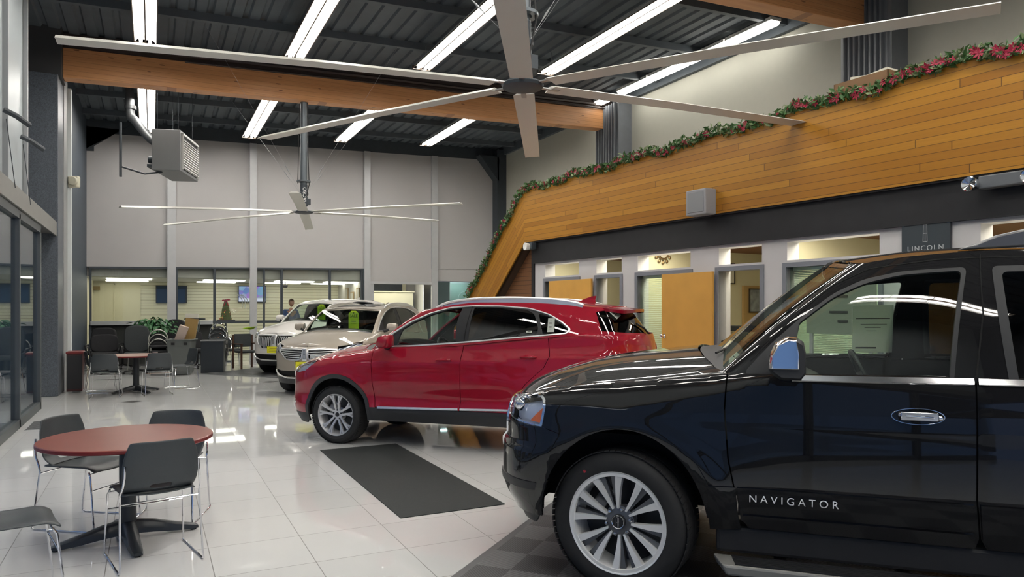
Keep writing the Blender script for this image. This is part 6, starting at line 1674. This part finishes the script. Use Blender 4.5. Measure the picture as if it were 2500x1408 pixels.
# ------------------------------------------------ surplus furniture in front of the glazed room
M_fab = mat('black_upholstery', (.018, .018, .020), .85, noise=.2, nscale=60)
M_fabg = mat('charcoal_upholstery', (.035, .04, .042), .8, noise=.2, nscale=60)
def office_chair(x, y, rz, label, hb=1.15, bw_=.5, m=M_fab):
    r = thing('office_chair', label, 'chair', (x, y, 0), rz, 'surplus office chairs at the back')
    b = B(); b.obox((0, 0, .48), (bw_, .5, .12)); b.obj('seat', m, r, bevel=.05, smooth=True, seg=3)
    hh = (hb - .52) / 2; P = []
    for a in np.linspace(0, 2 * PI, 36, endpoint=False):
        c_, s_ = math.cos(a), math.sin(a); P.append((bw_ / 2 * math.copysign(abs(c_) ** .55, c_), hh * math.copysign(abs(s_) ** .55, s_)))
    b = B(); b.prism(P, .11, frame_M((0, -.23, (hb + .52) / 2), (1, 0, 0), (0, -.12, 1))); b.obj('backrest', m, r, bevel=.03, smooth=True, seg=3)
    for sx in (-1, 1):
        b = B(); b.tube([(sx * bw_ * .52, .1, .46), (sx * bw_ * .58, .1, .66), (sx * bw_ * .58, -.18, .67), (sx * bw_ * .52, -.22, .5)], .02, 8); b.obj('armrest', M_black, r, smooth=True)
    b = B(); b.cyl((0, 0, .1), (0, 0, .42), .03, 10)
    for k in range(5):
        a = 2 * PI * k / 5; b.tube([(0, 0, .11), (.28 * math.cos(a), .28 * math.sin(a), .07)], .02, 6); b.sphere((.29 * math.cos(a), .29 * math.sin(a), .03), .03, 8, 6)
    b.obj('star_base', M_black, r)
    return r
office_chair(-1.04, 20.6, math.radians(185), 'low black office chair left of the tall one, behind the far café table', .98, .62)
office_chair(-1.18, 21.7, math.radians(170), 'black office chair at the far left beneath the cream door', 1.12, .6)
office_chair(-.33, 20.3, math.radians(180), 'tall dark office chair with a broad rounded back behind the far café table', 1.20, .58, M_fabg)
office_chair(.45, 22.1, math.radians(150), 'black office chair partly behind the leafy plant', 1.33, .55)
office_chair(1.10, 21.4, math.radians(200), 'black office chair between the cardboard boxes and the chrome chair stack', 1.00, .55)
office_chair(-.70, 22.2, math.radians(120), 'dark office chair right under the slatted wall, left of the plant', 1.0, .5)
def guest_chair(chrome, m, name='stacked_chair'):
    r = thing(name, '', 'chair')
    b = B(); b.obox((0, 0, .45), (.44, .44, .06)); b.obj('seat', m, r, bevel=.02)
    # arched back: round-topped chrome hoop with a padded panel
    pts = [(-.22, -.20, .45)] + [(-.22 * math.cos(a), -.24, .62 + .24 * math.sin(a)) for a in np.linspace(0, PI, 13)] + [(.22, -.20, .45)]
    b = B(); b.tube(pts, .013, 8); b.obj('back_hoop', chrome, r, smooth=True)
    b = B(); poly = [(-.17, .50)] + [(-.18 * math.cos(a), .62 + .17 * math.sin(a)) for a in np.linspace(0, PI, 11)] + [(.17, .50)]
    b.prism(poly, .035, frame_M((0, -.215, 0), (1, 0, 0), (0, 0, 1))); b.obj('back_pad', m, r, bevel=.01)
    for sx in (-1, 1):
        for sy in (-.2, .2):
            b = B(); b.cyl((sx * .21, sy, .44), (sx * .23, sy * 1.1, 0), .012, 8); b.obj('leg', chrome, r, smooth=True)
    return r
M_hoop = mat('cream_chrome', (.62, .62, .56), .25, metal=.6)
g1 = guest_chair(M_hoop, M_fab)
lv = ['bottom', 'middle', 'top']
for k in range(3):
    o = g1 if k == 0 else dup(g1, (0, 0, 0), 0)
    o.location = (.17, 19.9 + .05 * k, .115 * k + .05 * (k > 0) * 0); o.rotation_euler = (0, 0, math.radians(186)); o['label'] = 'cream-hooped chair in the stack left of the boxes, %s one' % lv[k]; o['group'] = 'cream-hooped chairs stacked behind the far table'
g2 = guest_chair(M_chrome, M_fabg)
lv = ['lowest', 'second from the floor', 'third from the floor', 'topmost']
for k in range(4):
    o = g2 if k == 0 else dup(g2, (0, 0, 0), 0)
    o.location = (1.48 + .03 * k, 20.35 + .07 * k, .12 * k); o.rotation_euler = (0, 0, math.radians(172)); o['label'] = 'chrome-hooped chair in the stack behind the black panel, %s' % lv[k]; o['group'] = 'chrome-hooped chairs stacked behind the black panel'
for k, (x, y, z_, a, lb) in enumerate(((-.28, 21.6, .2, 200, 'cream-hooped chair standing alone left of the plant'), (1.72, 21.9, .42, 150, 'chair with an oval back perched on top of the far stack'), (2.05, 22.0, .1, 185, 'round-backed grey chair left of the white SUV'))):
    o = dup(g1 if k == 0 else g2, (x, y, z_ * 0), math.radians(a), lb, 'single chairs in the surplus pile')
# leafy plant
pl_ = thing('potted_plant', 'leafy green plant in a pot amid the surplus chairs', 'plant', (.05, 21.0, 0))
b = B(); b.lathe([(0, 0), (.16, 0), (.21, .75), (.22, .80), (.19, .80), (0, .76)], 20); b.obj('pot', mat('dark_pot', (.05, .05, .05), .5), pl_, smooth=True, auto=40)
b = B(); rp = random.Random(5)
for k in range(260):
    a = rp.uniform(0, 6.28); r_ = rp.uniform(0, .62) ** .8 * .85; h = .95 + rp.uniform(0, .48) * (1 - r_ * .6)
    c = Vector((r_ * math.cos(a), r_ * math.sin(a) * .6, h)); R = Matrix.Rotation(a, 3, 'Z') @ Matrix.Rotation(rp.uniform(.1, 1.1), 3, 'Y') @ Matrix.Rotation(rp.uniform(-.6, .6), 3, 'X'); s0 = rp.uniform(.05, .085)
    b.add([tuple(c + R @ Vector(v) * s0) for v in ((-1, 0, 0), (-.3, .55, .05), (.4, .45, .03), (1, 0, -.15), (.4, -.45, .03), (-.3, -.55, .05))], [(0, 1, 2, 3, 4, 5)])
b.obj('leaves', mat('plant_leaf', (.045, .15, .055), .45, noise=.4, nscale=6), pl_)
b = B()
for k in range(18):
    a = rp.uniform(0, 6.28); r_ = rp.uniform(.2, .6); b.tube([(0, 0, .76), (r_ * .5 * math.cos(a), r_ * .3 * math.sin(a), 1.0), (r_ * math.cos(a), r_ * .6 * math.sin(a), 1.2)], .006, 5)
b.obj('stems', M_leaf, pl_)
# waste cart with cardboard boxes
wc = thing('waste_cart', 'grey plastic waste cart holding cardboard boxes', 'waste bin', (.66, 19.55, 0), math.radians(-14))
b = B(); vs = []
for z_, w, d in ((.03, .22, .20), (.10, .235, .215), (.70, .27, .26), (.86, .285, .28), (.86, .265, .26), (.72, .25, .24), (.1, .22, .2)):
    vs += [(-w, -d, z_), (w, -d, z_), (w, d, z_), (-w, d, z_)]
b.add(vs, [(j * 4 + i, j * 4 + (i + 1) % 4, (j + 1) * 4 + (i + 1) % 4, (j + 1) * 4 + i) for j in range(6) for i in range(4)] + [(3, 2, 1, 0), (24, 25, 26, 27)])
b.obj('tub', mat('cart_grey', (.11, .12, .115), .5), wc, bevel=.015)
b = B(); b.tube([(-.30, -.29, .86), (.30, -.29, .86), (.30, .29, .86), (-.30, .29, .86)], .018, 6, closed=True); b.obj('rim', mat('cart_grey', (.11, .12, .115), .5), wc)
for x_ in (-.14, .14): B().box(x_ - .04, x_ + .04, -.285, -.27, .74, .80).obj('grip', M_black, wc)
b = B(); b.obox((0, 0, 0), (.20, .14, .62)); o = b.obj('cardboard_box', mat('pink_cream_card', (.52, .42, .36), .8), loc=(.62, 19.5, .90), rot=(.1, math.radians(20), -.2)); tag(o, 'narrow pinkish box leaning in the grey waste cart', 'box')
b = B(); b.obox((0, 0, 0), (.27, .18, .80)); o = b.obj('cardboard_box', mat('brown_card', (.34, .22, .08), .8), loc=(.84, 19.64, .98), rot=(0, math.radians(9), -.2)); tag(o, 'tall brown cardboard box standing in the grey waste cart', 'box')
b = B(); b.obox((0, 0, 0), (.28, .2, .10)); o = b.obj('paper_carton', mat('white_card', (.6, .58, .5), .8), loc=(.90, 19.65, 1.44), rot=(0, math.radians(4), -.2)); tag(o, 'flat white carton on top of the tall brown box', 'box')
b = B(); b.lathe([(0, 0), (.26, 0), (.28, .02), (.27, .05), (0, .06)], 24); st = thing('stool', 'stool with a round grey top against the sill behind the boxes', 'stool', (1.10, 22.45, 0)); b.M = Matrix.Identity(4)
o = b.obj('seat', M_fabg, st, smooth=True, loc=(0, 0, 1.30))
b = B()
for k in range(4): a = k * PI / 2 + .5; b.cyl((.12 * math.cos(a), .12 * math.sin(a), 1.3), (.22 * math.cos(a), .22 * math.sin(a), 0), .014, 6)
b.obj('legs', M_chrome, st)
bp_ = thing('podium', 'plain black box panel standing at the corner of the dark tile pad', 'podium', (1.37, 19.75, 0), math.radians(-14))
B().box(-.27, .27, -.03, .25, 0, .80).obj('box', M_blackmet, bp_, bevel=.006); B().box(-.28, .28, -.04, .26, .80, .825).obj('top', M_galv, bp_)
wd = thing('wooden_chair', 'reddish wooden armchair with dark pad left of the white SUV', 'chair', (2.32, 20.9, 0), math.radians(200))
M_redw = mat('red_brown_wood', (.085, .04, .025), .5)
B().box(-.25, .25, -.24, .24, .42, .48).obj('seat', M_fabg, wd, bevel=.02)
b = B(); b.obox((0, -.25, .75), (.48, .05, .36), Matrix.Rotation(.12, 3, 'X')); b.obj('backrest', M_fabg, wd, bevel=.02)
for sx in (-1, 1):
    for yy, h in ((-.26, .9), (.24, .66)): B().box(sx * .27 - .02, sx * .27 + .02, yy - .02, yy + .02, 0, h).obj('leg', M_redw, wd)
    B().box(sx * .27 - .025, sx * .27 + .025, -.28, .28, .65, .68).obj('armrest', M_redw, wd)
b = B()
for k in range(7): b.obox((.03 * k - .1, .02 * (k % 3), .93 + .008 * k), (.2, .12, .01), Matrix.Rotation(.3 * k, 3, 'Z') @ Matrix.Rotation(.2, 3, 'Y'))
tag(b.obj('lime_bunting', mat('lime_card', (.42, .62, .03), .5), loc=(2.45, 21.25, .12)), 'lime green cards heaped on the chair beside the white SUV', 'cards')

# ------------------------------------------------ behind the glass
def tv(label, x0, x1, z0, z1, lit):
    r = thing('television', label, 'television', ((x0 + x1) / 2, YR - .02, (z0 + z1) / 2)); w, h = (x1 - x0) / 2, (z1 - z0) / 2
    B().box(-w, w, -.06, -.01, -h, h).obj('case', M_black, r, bevel=.006)
    if lit:
        s = NT('tv_picture', .4); c = s.sep(s.obj())
        n = s.n('TexNoise', {'Vector': s.obj(), 'Scale': 3.2, 'Detail': 2.0}).outputs['Color']
        v = s.n('TexVoronoi', {'Vector': s.obj(), 'Scale': 4.0}).outputs['Color']
        band = s.math('LESS_THAN', c[2], -h * .5)
        col = s.mix(.35, (.05, .12, .62, 1), n); col = s.mix(.25, col, v); col = s.mix(s.math('MULTIPLY', band, .8), col, (.75, .8, .95, 1))
        s.t.links.new(col, s.b.inputs['Emission Color']); s.b.inputs['Emission Strength'].default_value = .45; s.color(s.n('RGB').outputs[0]); s.b.inputs['Base Color'].default_value = (0, 0, 0, 1)
        for l in list(s.t.links):
            if l.to_socket == s.b.inputs['Base Color']: s.t.links.remove(l)
        B().box(-w + .03, w - .03, -.064, -.06, -h + .03, h - .03).obj('screen', s.m, r)
    else: B().box(-w + .03, w - .03, -.064, -.06, -h + .03, h - .03).obj('screen', mat('dark_screen', (.02, .035, .06), .12), r)
tv('switched-off television on the slatted wall behind the second mullion', .12, 1.08, 1.80, 2.40, False)
tv('television showing a blue news picture on the slatted wall', 2.71, 3.66, 1.84, 2.43, True)
dr = thing('door_3', 'cream door in the glazed room at the far left', 'door', (-1.45, YR - .04, 0)); del dr['label'], dr['category']; struct(dr)
B().box(-.34, .34, -.03, .01, 0, 2.40).obj('panel', M_cream, dr); b = B(); b.box(.34, .37, -.05, .01, 0, 2.44); b.box(-.37, .37, -.05, .01, 2.40, 2.44); b.obj('door_frame', M_cream, dr)
tag(B().box(-1.72, -1.50, 26.98, 27.06, 2.22, 2.34).obj('exit_sign', mat('brown_sign', (.22, .16, .07), .5)), 'small brown sign above the cream door', 'sign')
tag(B().box(-1.5, 1.6, YB - .12, YB + .35, 1.16, 1.27).obj('window_sill', mat('grey_sill', (.36, .38, .38), .5)), 'long grey ledge below the glass behind the surplus chairs', 'ledge', kind='structure')
struct(B().box(-1.55, 1.6, YB + .02, YB + .12, 0, 1.17).obj('wall_dado', mat('dark_dado', (.10, .10, .10), .6)))
tr_ = thing('holiday_tree', 'small holiday tree with a red bow behind the glass', 'decoration', (2.03, 23.75, 0))
b = B(); b.lathe([(0, 1.28), (.17, 1.28), (.13, 1.5), (.09, 1.7), (.03, 1.9), (0, 1.92)], 16); rr = random.Random(2)
for k in range(120):
    h = rr.uniform(1.28, 1.86); a = rr.uniform(0, 6.28); q = .17 * (1.95 - h) / .67; b.sphere((q * math.cos(a), q * math.sin(a), h), rr.uniform(.012, .026), 6, 4, mi=rr.choice((0, 1, 2)))
b.obj('tree', [mat('tree_green', (.10, .13, .05), .6), mat('gold_bauble', (.6, .42, .12), .3, metal=.5), mat('red_bauble', (.45, .06, .05), .4)], tr_)
b = B(); b.sphere((-.06, -.05, 1.87), (.06, .02, .028), 10, 6); b.sphere((.06, -.05, 1.89), (.06, .02, .028), 10, 6); b.obox((-.04, -.06, 1.78), (.03, .01, .16), Matrix.Rotation(.3, 3, 'Y')); b.obox((.04, -.06, 1.78), (.03, .01, .16), Matrix.Rotation(-.3, 3, 'Y')); b.sphere((0, -.06, 1.87), .03, 8, 6); b.obj('bow', mat('red_bow', (.55, .06, .07), .5), tr_)
b = B(); b.cyl((0, 0, 0), (0, 0, 1.28), .02, 8); b.lathe([(0, 0), (.2, 0), (.2, .03), (0, .03)], 16); b.box(-.25, .25, -.2, .2, 1.24, 1.28); b.obj('stand', M_dark, tr_)
hl = thing('chandelier', 'bent white glass lamp arms hanging behind the glass near the television', 'lamp', (2.45, 24.2, 1.95))
b = B()
for k in range(3): b.tube(bez([(-.05 + .05 * k, 0, .12), (.05 + .07 * k, 0, .02), (.10 + .08 * k, 0, -.1), (.10 + .08 * k, 0, -.3 - .03 * k)], 4), .012, 6)
b.obj('arms', mat('white_glass_lamp', (.8, .82, .8), .3), hl); b = B(); b.cyl((0, 0, .1), (0, 0, .57), .006, 5); b.obj('cord', M_steel, hl)
cs = thing('dome_camera', 'dark dome camera under the ceiling above the person', 'camera', (3.95, 24.8, 2.35)); b = B(); b.lathe([(0, .17), (.02, .17), (.02, .06), (.09, .05), (.09, .02), (.06, -.04), (0, -.05)], 14); b.obj('dome', M_black, cs, smooth=True)
# framed pictures on the inner wall, tall frames
for i, (y, z0, z1, lb) in enumerate(((25.8, 1.2, 2.35, 'tall pale frame nearest the corner of the inner grey wall'), (25.0, 1.75, 2.2, 'small dark frame in the middle of the inner grey wall'), (24.2, 1.6, 2.32, 'large pale frame near the shop front on the inner grey wall'))):
    r = thing('framed_picture', lb, 'picture', (6.24, y, (z0 + z1) / 2)); h = (z1 - z0) / 2
    B().box(-.03, 0, -.22, .22, -h, h).obj('frame', mat('oak_frame', (.30, .22, .12), .5), r); B().box(-.034, -.028, -.17, .17, -h + .05, h - .05).obj('print', mat('pale_print', (.42, .40, .34), .6, noise=.2, nscale=4), r)
# lobby behind the roll-up opening
ct = thing('reception_counter', 'cream reception counter behind the roll-up opening', 'counter', (0, 0, 0))
B().box(6.46, 8.40, 24.9, 25.4, 0, 2.20).obj('front', mat('cream_counter', (.62, .60, .45), .5), ct); B().box(6.44, 8.44, 24.85, 25.45, 2.20, 2.24).obj('top', mat('cream_counter', (.62, .60, .45), .5), ct)
b = B(); b.box(6.95, 8.4, 25.9, 25.98, 2.2, 2.25); b.box(6.95, 7.05, 25.9, 25.98, 2.2, 2.6); b.box(8.3, 8.45, 25.9, 25.98, 1.9, 2.7); b.box(6.95, 8.4, 25.9, 25.98, 2.52, 2.62)
tag(b.obj('picture_window', mat('pale_cream', (.70, .67, .48), .5)), 'cream framed opening above the reception counter', 'window frame')  # one even cream, paler than the counter
tag(B().box(7.05, 8.3, 25.85, 25.9, 2.25, 2.52).obj('screen', M_dark), 'dark glass inside the framed opening above the counter', 'window')
tag(B().box(8.66, 8.70, 24.6, 25.4, 0, 2.5).obj('white_panel', M_white), 'white upright panel at the right of the reception counter', 'panel')
gd = thing('glass_door', 'frosted glass door with an etched round crest in the lobby beside the slope', 'door', (10.05, 24.0, 0))
B().box(-.55, .55, -.01, .01, 0, 2.5).obj('pane', mat('frosted_glass', (.33, .40, .38), .4), gd); 
b = B(); b.lathe([(.27, -.014), (.30, -.018), (.30, -.01), (.27, -.008)], 32, 'Y', c=(0, 0, 1.95)); b.tube(bez([(-.12, -.015, 2.1), (0, -.015, 2.0), (.13, -.015, 2.12)], 6), .012, 5); b.tube([(0, -.015, 2.0), (.0, -.015, 1.75)], .012, 5); b.tube(bez([(-.1, -.015, 1.9), (0, -.015, 1.8), (.1, -.015, 1.9)], 5), .008, 5); b.obj('crest', mat('etched_white', (.55, .6, .58), .5), gd)
b = B(); b.box(-.60, -.55, -.02, .02, 0, 2.5); b.box(.55, .60, -.02, .02, 0, 2.5); b.box(-.6, .6, -.02, .02, 2.5, 2.56); b.obj('door_frame', M_mull, gd)
lb_ = B(); lb_.sphere((0, 0, .9), (.16, .16, .9), 14, 10); tag(lb_.obj('covered_stand', mat('stand_grey', (.12, .13, .13), .7), loc=(9.25, 24.3, 0)), 'tall dark rounded shape behind the lobby glass', 'stand')  # one even dark grey all over

# ------------------------------------------------ the man behind the white car
def person():
    r = thing('person', 'person in a dark blue shirt standing behind the white SUV, looking down', 'person', (3.98, 23.95, 0), math.radians(200))
    J = {'pel': (0, 0, .98), 'sp': (0, -.01, 1.2), 'ch': (0, .0, 1.42), 'nk': (0, .02, 1.60), 'hd0': (0, .04, 1.66),
         'sl': (-.20, 0, 1.53), 'el': (-.27, .06, 1.25), 'wl': (-.20, .26, 1.08), 'hl': (-.16, .33, 1.05), 'sr': (.20, 0, 1.53), 'er': (.27, .06, 1.25), 'wr': (.20, .26, 1.08), 'hr': (.16, .33, 1.05),
         'hipl': (-.10, 0, .93), 'knl': (-.11, .03, .50), 'anl': (-.12, -.02, .09), 'tol': (-.13, .15, .04), 'hipr': (.10, 0, .93), 'knr': (.11, .03, .50), 'anr': (.12, -.02, .09), 'tor': (.13, .15, .04)}
    Rr = {'pel': .15, 'sp': .145, 'ch': .165, 'nk': .06, 'hd0': .055, 'sl': .075, 'el': .05, 'wl': .03, 'hl': .028, 'sr': .075, 'er': .05, 'wr': .03, 'hr': .028, 'hipl': .10, 'knl': .065, 'anl': .045, 'tol': .038, 'hipr': .10, 'knr': .065, 'anr': .045, 'tor': .038}
    E = [('pel', 'sp'), ('sp', 'ch'), ('ch', 'nk'), ('nk', 'hd0'), ('ch', 'sl'), ('sl', 'el'), ('el', 'wl'), ('wl', 'hl'), ('ch', 'sr'), ('sr', 'er'), ('er', 'wr'), ('wr', 'hr'), ('pel', 'hipl'), ('hipl', 'knl'), ('knl', 'anl'), ('anl', 'tol'), ('pel', 'hipr'), ('hipr', 'knr'), ('knr', 'anr'), ('anr', 'tor')]
    def skin(name, keys, edges, m, grow=0.0, sub=2):
        K = list(keys); me = bpy.data.meshes.new(name); me.from_pydata([J[k] for k in K], [(K.index(a), K.index(b)) for a, b in edges], []); o = put(name, me, m, r)
        sk = o.modifiers.new('skin', 'SKIN')
        for i, k in enumerate(K): me.skin_vertices[0].data[i].radius = (Rr[k] + grow, Rr[k] * (.72 if k in ('pel', 'sp', 'ch') else 1) + grow)
        me.skin_vertices[0].data[0].use_root = True
        s = o.modifiers.new('sub', 'SUBSURF'); s.levels = sub; s.render_levels = sub
        return o
    M_skin = mat('skin', (.42, .22, .15), .5)
    skin('body', J.keys(), E, M_skin)
    top = ['pel', 'sp', 'ch', 'sl', 'el', 'sr', 'er']; top += ['wl', 'wr']; te = [(a, b) for a, b in E if a in top and b in top]
    skin('shirt', top, te, mat('navy_shirt', (.045, .085, .22), .7), .014)
    lg = ['pel', 'hipl', 'knl', 'anl', 'hipr', 'knr', 'anr']; skin('trousers', lg, [(a, b) for a, b in E if a in lg and b in lg], mat('dark_trousers', (.03, .03, .035), .8), .016)
    # head, tilted down a little
    h = B(); h.M = Matrix.Translation((0, .055, 1.80)) @ Matrix.Rotation(-.30, 4, 'X')
    vs = []; n = 20; m = 14
    for j in range(m + 1):
        a = -PI / 2 + PI * j / m
        for k in range(n):
            t = 2 * PI * k / n; x = .078 * math.cos(a) * math.cos(t); y = .098 * math.cos(a) * math.sin(t); z_ = .125 * math.sin(a)
            if z_ < 0: x *= 1 + z_ * 2.2; y = y * (1 + z_ * 1.2) + (-z_) * .10
            if math.sin(t) > .93 and -.045 < z_ < .01: y += .020 * (1 - abs(z_ + .02) / .035)
            if .3 < abs(math.cos(t)) < .6 and math.sin(t) > .7 and .0 < z_ < .03: y -= .008
            vs.append((x, y, z_))
    h.add(vs, [(j * n + k, j * n + (k + 1) % n, (j + 1) * n + (k + 1) % n, (j + 1) * n + k) for j in range(m) for k in range(n)])
    for sx in (-1, 1): h.sphere((sx * .08, -.005, -.005), (.012, .022, .032), 8, 6)
    hd = h.obj('head', M_skin, r, smooth=True, auto=80)
    e = B(); e.M = h.M
    for sx in (-1, 1): e.sphere((sx * .03, .088, .015), (.011, .006, .006), 8, 6)
    e.box(-.022, .022, .098, .104, -.062, -.056); e.obj('eyes_and_mouth', mat('dark_features', (.10, .04, .035), .6), hd)
    c = B(); c.M = h.M @ Matrix.Translation((0, -.012, .018)); c.sphere((0, 0, 0), (.087, .100, .122), 18, 12)
    hv = c.obj('hair', mat('brown_hair', (.09, .045, .025), .7), r, smooth=True)
    bm = bmesh.new(); bm.from_mesh(hv.data); Mi = h.M.inverted()
    bmesh.ops.delete(bm, geom=[v for v in bm.verts if (Mi @ v.co).z < -.035 or ((Mi @ v.co).y > .035 and (Mi @ v.co).z < .065)], context='VERTS'); bm.to_mesh(hv.data); bm.free()
    for sx, kx in ((-1, 'hl'), (1, 'hr')):
        f = B(); p = Vector(J[kx]); f.sphere(tuple(p + Vector((0, .03, -.01))), (.035, .05, .018), 10, 8)
        for q in range(4): x = (-.025 + .017 * q); f.tube([p + Vector((x, .06, -.012)), p + Vector((x, .095 + .01 * (q in (1, 2)), -.02)), p + Vector((x, .115, -.045))], [.009, .008, .006], 6)
        f.tube([p + Vector((-sx * .03, .02, -.01)), p + Vector((-sx * .05, .055, -.02)), p + Vector((-sx * .045, .075, -.03))], [.011, .009, .007], 6)
        f.obj('hand', M_skin, r, smooth=True)
person()
